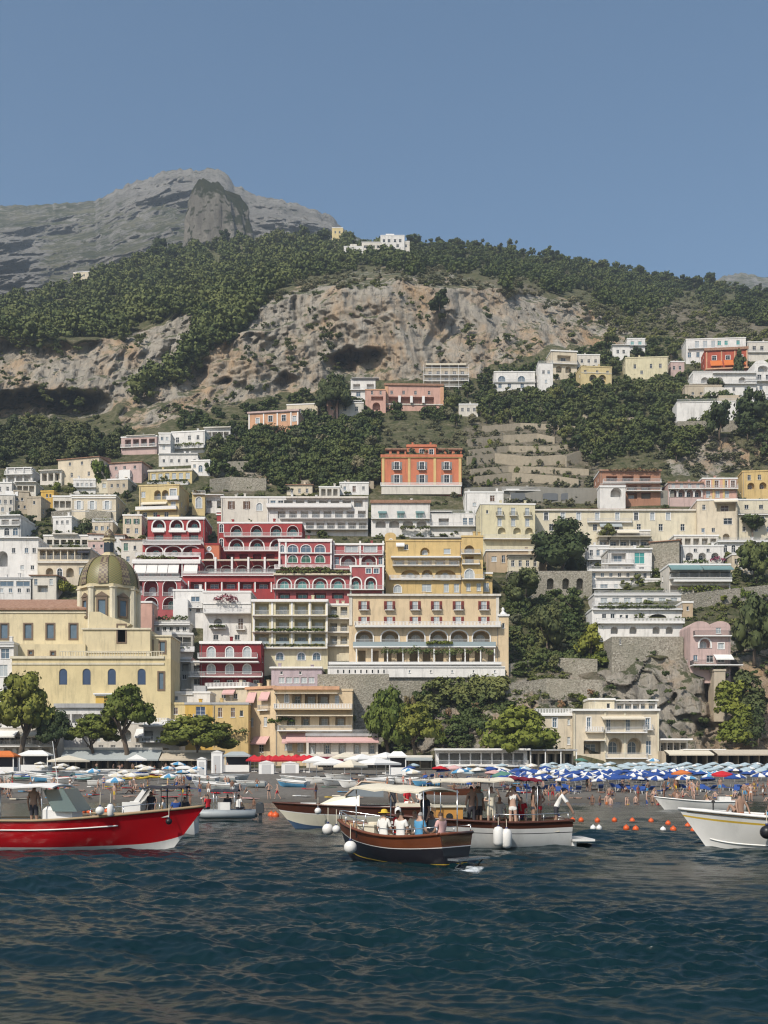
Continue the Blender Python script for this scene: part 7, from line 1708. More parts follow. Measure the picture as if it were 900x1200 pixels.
# ---------------------------------------------------------------- people
SKIN = [flat('skin_light', (.45,.29,.22), .6), flat('skin_tan', (.30,.185,.13), .6), flat('skin_brown', (.21,.11,.07), .6)]
HAIRM = {k: flat('hair_'+k, c, .6) for k, c in dict(dark=(.02,.014,.01), brown=(.07,.035,.018), fair=(.30,.19,.08), grey=(.3,.29,.28)).items()}
def skel(kind):
    """joint positions of a figure 1.72 m tall facing -y; z = 0 is the ground (or the seat's ground)"""
    J = dict(pel=(0,0,.94), spi=(0,.0,1.14), che=(0,.01,1.34), nec=(0,.01,1.49), hea=(0,-.015,1.60), top=(0,-.01,1.70), nose=(0,-.125,1.585))
    for s, n in ((-1,'R'), (1,'L')):
        J['sho'+n] = (s*.165,.01,1.41); J['elb'+n] = (s*.23,.03,1.13); J['wri'+n] = (s*.235,-.05,.88); J['pal'+n] = (s*.235,-.08,.80)
        J['hip'+n] = (s*.085,0,.90); J['kne'+n] = (s*.10,-.02,.49); J['ank'+n] = (s*.105,.02,.09); J['toe'+n] = (s*.12,-.14,.035)
    def st(**k):
        for a, b in k.items(): J[a] = b
    if kind == 'walk':
        st(kneL=(.09,-.20,.52), ankL=(.09,-.22,.12), toeL=(.09,-.37,.07), kneR=(-.09,.10,.50), ankR=(-.09,.34,.15), toeR=(-.09,.24,.03), elbR=(-.24,-.10,1.15), wriR=(-.22,-.28,1.0), palR=(-.22,-.35,.97), elbL=(.24,.14,1.14), wriL=(.24,.18,.90), palL=(.24,.18,.82))
    if kind == 'hands_up':
        st(elbL=(.30,-.16,1.30), wriL=(.20,-.30,1.52), palL=(.16,-.32,1.58), elbR=(-.27,-.10,1.16), wriR=(-.16,-.28,1.16), palR=(-.10,-.33,1.18))
    if kind == 'hips':
        st(elbL=(.36,.08,1.16), wriL=(.17,-.05,1.0), palL=(.13,-.07,.97), elbR=(-.36,.08,1.16), wriR=(-.17,-.05,1.0), palR=(-.13,-.07,.97), kneR=(-.14,-.03,.49), ankR=(-.17,.02,.09), toeR=(-.20,-.13,.035))
    if kind == 'lean':
        for k in ('spi','che','nec','hea','top','nose','shoL','shoR'):
            x, y, z = J[k]; t = (z-.94); a = .55
            J[k] = (x, y*math.cos(a) - t*math.sin(a), .94 + t*math.cos(a) + (-y)*math.sin(a)*.4)
        J['nose'] = (0, J['hea'][1]-.10, J['hea'][2]-.07)
        st(elbL=(.2,-.50,.96), wriL=(.16,-.62,.74), palL=(.15,-.65,.67), elbR=(-.2,-.50,.96), wriR=(-.16,-.62,.74), palR=(-.15,-.65,.67))
    if kind in ('sit', 'sit_lean'):
        d = -.44
        for k in ('pel','spi','che','nec','hea','top','nose','shoL','shoR','elbL','elbR','wriL','wriR','palL','palR','hipL','hipR'):
            x, y, z = J[k]; J[k] = (x, y, z + d + .02)
        for s, n in ((-1,'R'), (1,'L')):
            J['kne'+n] = (s*.13,-.42,.50); J['ank'+n] = (s*.12,-.40,.09); J['toe'+n] = (s*.13,-.55,.035)
            J['elb'+n] = (s*.24,-.04,.72); J['wri'+n] = (s*.15,-.26,.62); J['pal'+n] = (s*.12,-.33,.60)
    if kind == 'sit_ground':
        d = -.83
        for k in ('pel','spi','che','nec','hea','top','nose','shoL','shoR','hipL','hipR'):
            x, y, z = J[k]; J[k] = (x, y, z + d)
        for s, n in ((-1,'R'), (1,'L')):
            J['kne'+n] = (s*.13,-.38,.42); J['ank'+n] = (s*.12,-.62,.08); J['toe'+n] = (s*.12,-.78,.05)
            J['elb'+n] = (s*.25,.12,.34); J['wri'+n] = (s*.26,.22,.10); J['pal'+n] = (s*.27,.24,.04)
    return J
BONES = [('pel','spi'),('spi','che'),('che','nec'),('nec','hea'),('hea','top'),('hea','nose')] + [(a+n, b+n) for n in 'RL' for a, b in (('sho','elb'),('elb','wri'),('wri','pal'),('hip','kne'),('kne','ank'),('ank','toe'))] + [('che','shoR'),('che','shoL'),('pel','hipR'),('pel','hipL')]
RAD = dict(pel=(.135,.105), spi=(.118,.09), che=(.15,.105), nec=(.05,.05), hea=(.078,.09), top=(.055,.065), nose=(.018,.018), sho=(.058,.058), elb=(.041,.041), wri=(.029,.029), pal=(.036,.02), hip=(.088,.088), kne=(.056,.056), ank=(.036,.036), toe=(.036,.028))
_bc = {}
def body(kind, female=False):
    """one continuous skinned surface; returns verts, faces, region per face"""
    key = (kind, female)
    if key in _bc: return _bc[key]
    J = skel(kind); names = list(J); idx = {n: i for i, n in enumerate(names)}
    if female:
        for n in 'LR':
            x, y, z = J['sho'+n]; J['sho'+n] = (x*.9, y, z)
    me = bpy.data.meshes.new('tmp')
    me.from_pydata([J[n] for n in names], [(idx[a], idx[b]) for a, b in BONES], [])
    ob = bpy.data.objects.new('tmp', me); COL.objects.link(ob)
    md = ob.modifiers.new('s', 'SKIN'); ob.modifiers.new('u', 'SUBSURF').levels = 1
    sv = me.skin_vertices[0].data
    for n, i in idx.items():
        r = RAD[n if n in RAD else n[:3]]
        k = {'spi': .86, 'pel': 1.06, 'che': .9}.get(n, .92 if n[:3] in ('elb','wri','sho') else 1) if female else 1
        sv[i].radius = (r[0]*k, r[1]*k); sv[i].use_root = (n == 'pel')
    dg = bpy.context.evaluated_depsgraph_get(); ev = ob.evaluated_get(dg); m2 = ev.to_mesh()
    V = np.array([v.co[:] for v in m2.vertices]); Fc = [tuple(p.vertices) for p in m2.polygons]; NV = np.array([v.normal[:] for v in m2.vertices])
    ev.to_mesh_clear(); bpy.data.objects.remove(ob); bpy.data.meshes.remove(me)
    seg = [(np.array(J[a]), np.array(J[b]), a, b) for a, b in BONES]
    reg = []
    for f in Fc:
        c = V[list(f)].mean(0); best = None
        for a, b, na, nb in seg:
            d = b-a; t = np.clip(np.dot(c-a, d)/max(1e-9, np.dot(d, d)), 0, 1); q = np.linalg.norm(c-(a+d*t))
            q -= .06 if na[:3] in ('pel','spi','che') and nb[:3] in ('spi','che','nec') else 0
            if best is None or q < best[0]: best = (q, na, nb, t)
        reg.append((best[1][:3], best[2][:3], best[3], c))
    # fingers and thumb on each hand
    extra = MB()
    for n in 'LR':
        p = Vector(J['pal'+n]); w = Vector(J['wri'+n]); d = (p-w).normalized(); s = d.cross(Vector((0,0,1)) if abs(d.z) < .8 else Vector((0,1,0))).normalized(); c = d.cross(s)
        for i in range(4):
            o = p + s*(-.027 + .018*i); L = (.062,.074,.07,.054)[i]
            extra.tube([o - d*.02, o + d*L*.55, o + d*L*.9 + c*.022], .0085, 5, r1=.0065)
        o = w + d*.03 - s*.03; extra.tube([o, o + d*.03 - s*.03, o + d*.062 - s*.026 + c*.01], .0095, 5, r1=.007)
    h = Vector(J['hea']); nz = (Vector(J['nose'])-h).normalized()
    _bc[key] = (V, Fc, NV, reg, extra, h, nz)
    return _bc[key]
def hairy(r, h, nz, long_):
    a, b, t, c = r
    if (a, b) not in (('hea','top'), ('nec','hea'), ('hea','nos')): return False
    v = Vector(c) - h; f = v.dot(nz)
    return v.z > .045 and f < .085 or (f < -.01 and v.z > (-.09 if long_ else -.03)) or (v.z > .015 and f < .02)
TOPZ = {'shirt': [('pel','spi'),('spi','che'),('che','nec'),('che','sho'),('sho','elb')], 'vest': [('pel','spi'),('spi','che'),('che','nec')], 'bra': [], 'none': []}
def is_top(r, kind):
    a, b, t, c = r
    if kind in ('none', 'bra'): return kind == 'bra' and (a, b) == ('spi','che') and t > .62
    if (a, b) == ('sho','elb'): return kind == 'shirt' and t < .62
    if (a, b) == ('che','nec'): return t < .55
    if (a, b) == ('pel','spi'): return t > .02
    return (a, b) in TOPZ[kind]
def is_bot(r, kind):
    a, b, t, c = r
    if (a, b) == ('pel','spi'): return t < .18
    if (a, b) == ('pel','hip'): return True
    if (a, b) == ('hip','kne'): return t < {'brief': .08, 'shorts': .72, 'long': 2}[kind]
    if (a, b) == ('kne','ank'): return kind == 'long' and t < .92
    return False
def person(loc, rz, kind, label, skin=0, hair='dark', top=('none', None), bot=('shorts', 'blue'), female=False, s=1.0, group=None, long_=False, hat=None):
    V, Fc, NV, reg, extra, h, nz = body(kind, female)
    root_me = bpy.data.meshes.new('person'); n0 = len(V)
    b = extra
    eyes = MB()
    sd = nz.cross(Vector((0,0,1))).normalized()
    for q in (-1, 1): eyes.ball(tuple(h + nz*.083 + sd*.032*q + Vector((0,0,.012))), .012, 6)
    lip = MB(); lip.ball(tuple(h + nz*.078 - Vector((0,0,.062))), .018, 6, sz=.4)
    verts = [tuple(v) for v in V] + b.v + eyes.v + lip.v
    o1, o2, o3 = n0, n0+len(b.v), n0+len(b.v)+len(eyes.v)
    faces = list(Fc) + [tuple(i+o1 for i in f) for f in b.f] + [tuple(i+o2 for i in f) for f in eyes.f] + [tuple(i+o3 for i in f) for f in lip.f]
    root_me.from_pydata(verts, [], faces)
    for m in (SKIN[skin], flat('eye_dark', (.02,.015,.012)), flat('lip', (.32,.12,.10))): root_me.materials.append(m)
    root_me.polygons.foreach_set('material_index', [0]*(len(Fc)+len(b.f)) + [1]*len(eyes.f) + [2]*len(lip.f))
    root_me.polygons.foreach_set('use_smooth', [True]*len(faces))
    o = link('person', root_me, None, loc, rz, (s, s, s)); tag(o, label, 'person', group)
    def cover(name, sel, off, m):
        ids = [i for i, r in enumerate(reg) if sel(r)]
        if not ids: return
        mp = {}; vs = []; fs = []
        for i in ids:
            f = []
            for v in Fc[i]:
                if v not in mp: mp[v] = len(vs); vs.append(tuple(V[v] + NV[v]*off))
                f.append(mp[v])
            fs.append(tuple(f))
        me = bpy.data.meshes.new(name); me.from_pydata(vs, [], fs); me.materials.append(m); me.polygons.foreach_set('use_smooth', [True]*len(fs))
        link(name, me, o)
    cover('hair', lambda r: hairy(r, h, nz, long_), .016, HAIRM[hair])
    if top[0] != 'none': cover('shirt' if top[0] != 'bra' else 'bikini_top', lambda r: is_top(r, top[0]), .013, cloth(top[1]))
    if bot[0] != 'none': cover('trousers' if bot[0] == 'long' else ('shorts' if bot[0] == 'shorts' else 'briefs'), lambda r: is_bot(r, bot[0]), .011 if top[0] == 'none' else .009, cloth(bot[1]))
    if hat:
        q = MB(); q.lathe([(.19,.02),(.185,.035),(.105,.04),(.095,.11),(.05,.135),(.01,.14)], 14, (h.x, h.y)); me = q.mesh('sun_hat', cloth(hat), True); link('sun_hat', me, o, (0,0,h.z+.02))
    return o
# bathers: small figures, one mesh per pose with skin, swimwear and hair
_bm = {}
def bather_mesh(kind, female):
    if (kind, female) in _bm: return _bm[(kind, female)]
    V, Fc, NV, reg, extra, h, nz = body(kind, female)
    mi = [2 if hairy(r, h, nz, female) else (1 if is_bot(r, 'brief' if female else 'shorts') or (female and is_top(r, 'bra')) else 0) for r in reg]
    me = bpy.data.meshes.new('person'); me.from_pydata([tuple(v) for v in V] + extra.v, [], list(Fc) + [tuple(i+len(V) for i in f) for f in extra.f])
    for m in (SKIN[0], cloth('blue'), HAIRM['dark']): me.materials.append(m)
    me.polygons.foreach_set('material_index', mi + [0]*len(extra.f)); me.polygons.foreach_set('use_smooth', [True]*len(me.polygons))
    _bm[(kind, female)] = me
    return me
def bather(px, Y, kinds, label, group, z=None):
    k = random.choice(kinds); f = random.random() < .5
    lie = k == 'lie'
    if lie: k = 'stand'
    p = BP(px, Y, .13 if lie else 0) if z is None else Vector(((px-450)/F*Y, Y, z))
    o = link('person', bather_mesh(k, f), None, p, random.uniform(0, 6.28)); s = random.uniform(.9, 1.05); o.scale = (s, s, s)
    if lie: o.rotation_euler = (R(-90), 0, random.uniform(0, 6.28))
    tag(o, label, 'person', group)
    for i, m in enumerate((random.choice(SKIN), cloth(random.choice(['blue','red','white','dark','green','sky','orange','pink','yellow','dark','blue'])), HAIRM[random.choice(['dark','dark','brown','fair','brown'])])):
        o.material_slots[i].link = 'OBJECT'; o.material_slots[i].material = m
random.seed(33)
ST = ['stand','walk','hips','hands_up']
for _ in range(44): bather(random.uniform(636, 806), random.uniform(101, 124), ST + ['sit_ground', 'sit_ground', 'sit_ground', 'lie', 'lie', 'lie'], 'bather in swimwear on the sand in front of the blue umbrellas', 'bathers by the blue umbrellas')
for _ in range(26): bather(random.uniform(806, 905), random.uniform(100, 120), ST + ['sit_ground', 'sit_ground', 'sit_ground', 'lie', 'lie', 'lie'], 'bather in swimwear at the right end of the beach', 'bathers at the right end of the beach')
for _ in range(16): bather(random.uniform(690, 830), random.uniform(92, 97), ['stand'], 'bather standing in the shallow water at the right', 'bathers in the shallows', z=-1.0 + random.uniform(0, .5))
for _ in range(40): bather(random.uniform(478, 640), random.uniform(118, 170), ST + ['sit_ground', 'sit_ground', 'sit_ground', 'lie', 'lie', 'lie'], 'beach visitor between the white booth and the blue umbrellas', 'visitors in the middle of the beach')
for _ in range(46): bather(random.uniform(-5, 245), random.uniform(104, 135), ST + ['sit_ground', 'sit_ground', 'lie', 'lie', 'lie'], 'sunbather on the dark sand behind the red boat', 'sunbathers behind the red boat')
for _ in range(22): bather(random.uniform(100, 270), random.uniform(168, 185), ST, 'visitor walking under the awnings at the top of the left beach', 'visitors under the awnings')
for _ in range(8): bather(random.uniform(345, 470), random.uniform(150, 180), ST + ['sit_ground', 'sit_ground', 'sit_ground', 'lie', 'lie', 'lie'], 'person among the white square parasols', 'people among the white parasols')
bather(325, 104, ['walk'], 'person in pale clothes at the water edge left of the cream motorboat bow', None)
bather(370, 104, ['stand'], 'person standing on the shore behind the cream motorboat bow', None)
for _ in range(34): bather(random.uniform(-5, 300), random.uniform(101, 128), ST + ['sit_ground','sit_ground','lie','lie'], 'sunbather on the dark sand behind the red boat', 'sunbathers behind the red boat')
for _ in range(12): bather(random.uniform(300, 480), random.uniform(103, 135), ST + ['sit_ground','lie'], 'beach visitor on the bare sand behind the cream motorboat', 'visitors on the bare sand')
for _ in range(10): bather(random.uniform(40, 300), random.uniform(90, 96), ['stand'], 'bather standing in the shallow water at the left', 'bathers in the left shallows', z=-1.0 + random.uniform(0, .4))
# ---------------------------------------------------------------- boats
def boat_frame(label, name, px, Y, heading, cat='boat', z=0.0, group=None):
    return empty(name, ((px-450)/F*Y, Y, z), R(heading), label, cat, group)
def pmx(name, c, rough=.28): return pm(name, c, rough, .16, 1.4, .4, spec=.5)
class Hull: pass
def hull(root, L, Bm, sheer, mats, draft=.45, rake=.8, stern=.75, deck=.32, rows=None, deck_mat=None, rim=None, rimr=.05, pbow=2.2, n=36):
    """round-bilged hull along +x; sheer(u) height of the rail, u = 0 stern .. 1 bow; rows: heights (share of the side) where the paint changes"""
    rows = rows or [0, .3, .42, .97, 1.0]
    rr = []
    for a, b in zip(rows[:-1], rows[1:]):
        k = max(1, int((b-a)*14)); rr += [a + (b-a)*i/k for i in range(k)]
    rr.append(1.0); nv = len(rr)
    def half(u): return Bm/2*(stern + (1-stern)*min(1, u/.4)**.8 if u < .4 else (1 - ((u-.4)/.6)**pbow))
    def pt(u, v, s):
        hb = max(.012, half(u)); ex = .34 + .75*max(0, u-.45)/.55
        y = hb*min(1.0, (v**ex) if v > 0 else 0)
        zk = -draft*(1 - max(0, (u-.7)/.3)**3*.9)
        z = zk + (sheer(u)-zk)*v
        x = -L/2 + L*u + rake*(v-.45)*max(0, (u-.55)/.45)**2
        return (x, s*y, z)
    b = MB(); us = [i/n for i in range(n+1)]
    mi_of = lambda v: max(i for i in range(len(rows)-1) if v >= rows[i]-1e-6)
    for s in (-1, 1):
        base = len(b.v)
        b.v += [pt(u, v, s) for u in us for v in rr]
        for i in range(n):
            for j in range(nv-1):
                q = (base+i*nv+j, base+(i+1)*nv+j, base+(i+1)*nv+j+1, base+i*nv+j+1)
                b.f.append(q if s < 0 else q[::-1]); b.m.append(mi_of(rr[j]))
    base = len(b.v); b.v += [pt(0, v, -1) for v in rr] + [pt(0, v, 1) for v in rr]     # transom
    for j in range(nv-1): b.f.append((base+j, base+j+1, base+nv+j+1, base+nv+j)); b.m.append(mi_of(rr[j]))
    me = b.mesh('hull', mats, False); me.polygons.foreach_set('use_smooth', [True]*(len(me.polygons)-(nv-1)) + [False]*(nv-1))
    ho = link('hull', me, root)
    # inside of the bulwark and the deck
    b = MB(); base = 0
    for s in (-1, 1):
        base = len(b.v)
        for u in us:
            x, y, z = pt(u, 1.0, s); zi = z - deck
            yi = max(.0, abs(y)-.05)*s
            zk = pt(u, 0.0, s)[2]; lo = pt(u, max(.02, (zi-zk)/max(.05, z-zk)), s)
            b.v += [(x, yi, z-.006), (lo[0], max(0, abs(lo[1])-.05)*s, zi)]
        for i in range(n):
            q = (base+2*i, base+2*i+1, base+2*i+3, base+2*i+2); b.f.append(q if s < 0 else q[::-1]); b.m.append(0)
    for i in range(n):
        a = 2*i+1; c = 2*(n+1) + 2*i+1
        b.f.append((a, c, c+2, a+2)); b.m.append(0)
    b.f.append((0, 1, 2*(n+1)+1, 2*(n+1))); b.m.append(0)
    b.build('deck', deck_mat or WHITE, root)
    b = MB()
    for s in (-1, 1): b.tube([tuple(Vector(pt(u, 1.0, s)) + Vector((0, 0, .01))) for u in us], rimr, 6)
    b.tube([pt(0, 1, -1), pt(0, 1, 1)], rimr, 6)
    b.build('gunwale', rim or WHITE, root, True)
    h = Hull(); h.pt = pt; h.half = half; h.sheer = sheer; h.deck = lambda u: sheer(u)-deck; h.L = L; h.root = root
    return h
def rubrail(h, v, r, m, u0=.0, u1=.98, name='rubbing_strake'):
    b = MB()
    for s in (-1, 1):
        us = [u0 + (u1-u0)*i/30 for i in range(31)]
        b.tube([h.pt(u, v, s) for u in us], r, 6)
    b.build(name, m, h.root, True)
def fender(loc, r, col, label, long_=False):
    o = empty('fender', loc, 0, label, 'fender')
    m = flat('fender_'+col, dict(white=(.70,.69,.66), black=(.015,.015,.018), navy=(.03,.04,.12))[col], .4)
    b = MB()
    if long_: b.lathe([(.02,-r*1.9),(r*.7,-r*1.75),(r,-r*1.2),(r,r*1.2),(r*.7,r*1.75),(.03,r*1.95)], 14)
    else: b.ball((0,0,0), r, 16)
    b.build('float', m, o, True)
    b = MB(); b.tube([(0,0,r*(1.8 if long_ else .95)),(0,0,r*(2.2 if long_ else 1.3))], r*.22, 8); b.build('eyelet', flat('fender_navy', (.03,.04,.12), .4), o, True)
    b = MB(); b.tube([(0,0,r*1.3),(0,.05,r*1.3+.45)], .012, 5); b.build('rope', cloth('cream'), o)
def rail_tube(root, pts, r=.016, posts=(), m=None, name='handrail'):
    b = MB(); b.tube(pts, r, 6)
    for p, q in posts: b.tube([p, q], r, 6)
    return b.build(name, m or flat('stainless_steel', (.6,.6,.6), .25, .9), root, True)
def canopy(root, x0, x1, w, z, col, camber=.16, name='canopy', droop=.0):
    b = MB(); n, k = 8, 6; V = []
    for i in range(n+1):
        for j in range(k+1):
            t = j/k*2-1; V.append((x0 + (x1-x0)*i/n, t*w/2, z + camber*(1-t*t) - droop*(i/n) + .03*math.sin(i*2.1)))
    m = len(V); V += [(x, y, zz-.05) for x, y, zz in V]; Fq = []
    for i in range(n):
        for j in range(k):
            a = i*(k+1)+j; Fq += [(a, a+k+1, a+k+2, a+1), (m+a, m+a+1, m+a+k+2, m+a+k+1)]
    for i in range(n): Fq += [(i*(k+1), m+i*(k+1), m+(i+1)*(k+1), (i+1)*(k+1)), (i*(k+1)+k, (i+1)*(k+1)+k, m+(i+1)*(k+1)+k, m+i*(k+1)+k)]
    for j in range(k): Fq += [(j, j+1, m+j+1, m+j), (n*(k+1)+j, m+n*(k+1)+j, m+n*(k+1)+j+1, n*(k+1)+j+1)]
    b.add(V, Fq); return b.build(name, cloth(col), root)
def poles(root, pts, z0, z1, r=.02, m=None):
    for x, y in pts:
        b = MB(); b.tube([(x, y, z0), (x, y, z1)], r, 7); b.build('canopy_pole', m or flat('stainless_steel', (.6,.6,.6), .25, .9), root, True)
def inb(root, x, y, z): return root.matrix_basis @ Vector((x, y, z))
WOOD = pm('varnished_wood', (.155,.048,.02), .3, .35, 2.2, .2, spec=.5); DWOOD = pm('dark_mahogany', (.085,.03,.018), .3, .3, 2.2, .1, spec=.5); GWOOD = pm('golden_wood', (.50,.25,.06), .35, .3, 2.0, .15, spec=.5)
NAVY = pmx('dark_hull_paint', (.018,.018,.024)); REDP = pmx('red_hull_paint', (.50,.006,.012), .22); WHP = pmx('white_hull_paint', (.74,.73,.70)); CRP = pmx('cream_hull_paint', (.66,.62,.50)); BLUEP = pmx('blue_antifouling', (.05,.09,.16)); YELP = pmx('yellow_stripe_paint', (.62,.42,.05)); TANP = pm('weathered_rail_wood', (.33,.24,.14), .6, .2, 2, .2); GREYP = pmx('grey_rubber', (.33,.36,.37), .5)
AFT = {'left': 180}

# red launch at the left
r = boat_frame('long red launch with a white stripe, white console and canopy at the left edge', 'motor_launch', 86, 38.0, -3)
r.location.z = .06
h = hull(r, 8.6, 2.7, lambda u: .98 + .50*max(0, u-.35)**1.6/.5, [WHP, REDP, REDP], .42, 1.15, .85, .42, [0, .30, .34, 1.0], pm('pale_deck_paint', (.55,.53,.48), .6), TANP, .055)
rubrail(h, .76, .030, WHP, .02, .72, 'white_stripe')
b = MB(); b.box(1.0,3.2,-.5,.5,1.02,1.14); b.add([(1.0,-1.0,1.06),(3.7,-.42,1.28),(3.7,.42,1.28),(1.0,1.0,1.06),(1.0,-1.0,.9),(3.7,-.42,1.1),(3.7,.42,1.1),(1.0,1.0,.9)], [(0,1,2,3),(0,4,5,1),(3,2,6,7),(0,3,7,4)]); b.build('foredeck', pm('pale_deck_paint', (.55,.53,.48), .6), r)
b = MB(); b.box(-.95,.15,-.55,.55,.56,1.35); b.add([(-.95,-.55,1.352),(.15,-.55,1.352),(.15,.55,1.352),(-.95,.55,1.352),(-.8,-.5,1.5),(-.2,-.5,1.5),(-.2,.5,1.5),(-.8,.5,1.5)], [(4,5,6,7),(0,1,5,4),(1,2,6,5),(2,3,7,6),(3,0,4,7)]); cns = b.build('console', WHITE, r)
b = MB(); b.slab([(-.1,-.75,2.12),(.42,-.8,1.33),(.42,.8,1.33),(-.1,.75,2.12)], .03); b.slab([(-.9,-.62,2.1),(-.1,-.76,2.12),(.42,-.81,1.33),(-.5,-.7,1.33)], .03); b.build('windscreen', pm('green_tinted_glass', (.13,.18,.18), .08, .1, 1, 0, spec=.6), cns)
rail_tube(r, [tuple(Vector(h.pt(u, 1, -1)) + Vector((0,.04,.30))) for u in (.62,.7,.78,.86)], .016, [(h.pt(u, 1, -1), tuple(Vector(h.pt(u, 1, -1)) + Vector((0,.04,.30)))) for u in (.62,.74,.86)])
b = MB(); b.tube([(-.7,.3,2.3),(-.9,.3,3.9)], .014, 5); b.build('aerial', WHITE, r)
b = MB(); b.tube([(3.4,-.25,1.3),(3.4,-.25,1.52)], .04, 7); b.tube([(3.4,-.38,1.45),(3.4,-.12,1.45)], .025, 6); b.build('mooring_post', TANP, r)
b = MB(); b.lathe([(.2,1.16),(.24,1.18),(.24,1.23),(.18,1.26),(.1,1.24)], 14, (2.5,0)); b.build('rope_coil', cloth('cream'), r)
canopy(r, -4.3, -.35, 2.3, 2.22, 'white', .10); poles(r, ((-.9,-.75),(-.9,.75),(-3.2,-1.0),(-3.2,1.0)), .6, 2.25)
b = MB(); b.box(-3.9,-1.9,-1.05,1.05,.62,.80); b.box(-3.9,-3.6,-1.05,1.05,.81,1.12); b.build('cushion', WHITE, r)
b = MB(); b.box(.5,1.5,-.85,.85,.98,1.1); b.build('sun_pad', cloth('blue'), r)
person(inb(r,-1.35,-.35,.55), R(170), 'stand', 'bare-chested man in dark shorts standing at the red launch console', 1, 'dark', bot=('shorts','dark'))
person(inb(r,-.98,.75,.55), R(60), 'stand', 'person in a dark shirt behind the red launch windscreen', 1, 'dark', ('shirt','grey'), ('shorts','dark'))
fender(inb(r,1.42,-1.25,1.35), .16, 'white', 'upper white fender lying on the red launch rail'); fender(inb(r,1.75,-1.1,1.36), .12, 'white', 'small pink-white fender right of the upper white one on the red launch', True)
fender(inb(r,3.75,-.62,.95), .12, 'black', 'dark fender hanging under the red launch bow')

# varnished wooden gozzo in the centre
r = boat_frame('dark wooden gozzo with varnished rail and cream canopy in the centre', 'gozzo', 466, 31.6, 138, z=.14)
h = hull(r, 4.6, 2.15, lambda u: .72 + .34*abs(u-.35)**1.7*2.2, [NAVY, YELP, NAVY, WHP, WOOD, WOOD], .42, .45, .72, .34, [0, .285, .305, .68, .70, .95, 1.0], pm('teak_deck', (.36,.22,.11), .6, .25, 3, .1), WOOD, .05)
b = MB(); b.box(.6,1.3,-.42,.42,.45,.96); b.box(.56,1.34,-.46,.46,.961,1.01); b.build('locker', CRP, r)
b = MB(); b.box(-1.8,.6,-.72,-.4,.36,.56); b.box(-1.8,.6,.4,.72,.36,.56); b.box(-2.1,-1.801,-.55,.55,.36,.58); b.build('cushion', cloth('cream'), r)
canopy(r, -1.65, 1.15, 1.9, 2.05, 'cream', .12, droop=-.12); poles(r, ((-1.7,-.8),(-1.7,.8),(1.0,-.8),(1.0,.8)), .6, 2.1)
for s in (-1, 1):
    pts = [tuple(Vector(h.pt(u, 1, s)) + Vector((0, -.03*s, .34))) for u in (.62,.7,.78,.86,.93,.985)]
    rail_tube(r, pts, .018, [(h.pt(u, 1, s), tuple(Vector(h.pt(u, 1, s)) + Vector((0, -.03*s, .34)))) for u in (.62,.74,.86,.985)], name='bow_rail')
rail_tube(r, [tuple(Vector(h.pt(u, 1, -1 if u > 0 else -1)) + Vector((0,0,.22))) for u in (.02,.12,.22,.34,.46)], .014, [(h.pt(u, 1, -1), tuple(Vector(h.pt(u, 1, -1)) + Vector((0,0,.22)))) for u in (.02,.18,.34,.46)])
rail_tube(r, [tuple(Vector(h.pt(u, 1, 1)) + Vector((0,0,.22))) for u in (.02,.12,.22,.34,.46)], .014, [(h.pt(u, 1, 1), tuple(Vector(h.pt(u, 1, 1)) + Vector((0,0,.22)))) for u in (.02,.18,.34,.46)])
b = MB(); b.box(-2.95,-2.56,-.75,.75,.10,.16); b.tube([(-2.9,-.5,.1),(-2.56,-.5,-.2)], .02, 6); b.tube([(-2.9,.5,.1),(-2.56,.5,-.2)], .02, 6); b.build('swim_step', flat('stainless_steel', (.6,.6,.6), .25, .9), r)
fender(inb(r,.75,1.32,.36), .20, 'white', 'white ball fender low on the wooden gozzo side'); fender(inb(r,2.62,.42,.80), .19, 'white', 'white ball fender at the wooden gozzo bow'); fender(inb(r,1.65,1.02,.86), .13, 'white', 'white ball fender with navy top on the gozzo rail')
person(inb(r,.10,.52,.18), R(150), 'sit', 'woman in white with a straw hat seated near the gozzo locker', 0, 'brown', ('shirt','white'), ('shorts','cream'), True, hat='yellow')
person(inb(r,-.62,.55,.18), R(142), 'sit', 'dark-haired person in a white shirt seated in the middle of the gozzo', 1, 'dark', ('shirt','white'), ('shorts','white'))
person(inb(r,-1.3,.48,.18), R(128), 'sit', 'grey-haired man in a blue patterned shirt seated in the gozzo', 0, 'grey', ('shirt','sky'), ('shorts','dark'))
person(inb(r,-1.78,.08,.18), R(228), 'sit', 'person in a dull rose shirt at the gozzo stern', 1, 'brown', ('shirt','pink'), ('shorts','green'))
person(inb(r,-1.0,-.1,.40), R(-60), 'stand', 'boatman in black standing under the gozzo canopy', 1, 'dark', ('shirt','dark'), ('long','dark'), s=.97)
person(inb(r,.4,-.45,.18), R(120), 'sit', 'person in a red top on the far bench of the gozzo', 1, 'brown', ('shirt','red'), ('shorts','dark'), True)

person(inb(r,-.25,-.52,.18), R(-30), 'sit', 'woman in a cream dress on the far bench of the gozzo facing the camera', 0, 'fair', ('shirt','cream'), ('shorts','cream'), True, long_=True)
person(inb(r,-.95,-.5,.18), R(-40), 'sit', 'man in a grey shirt on the far bench near the gozzo stern', 1, 'dark', ('shirt','grey'), ('shorts','blue'))
b = MB(); b.lathe([(.16,.98),(.19,1.0),(.19,1.05),(.15,1.08),(.08,1.06)], 14, (.95,.05)); b.build('rope_coil', cloth('cream'), r)
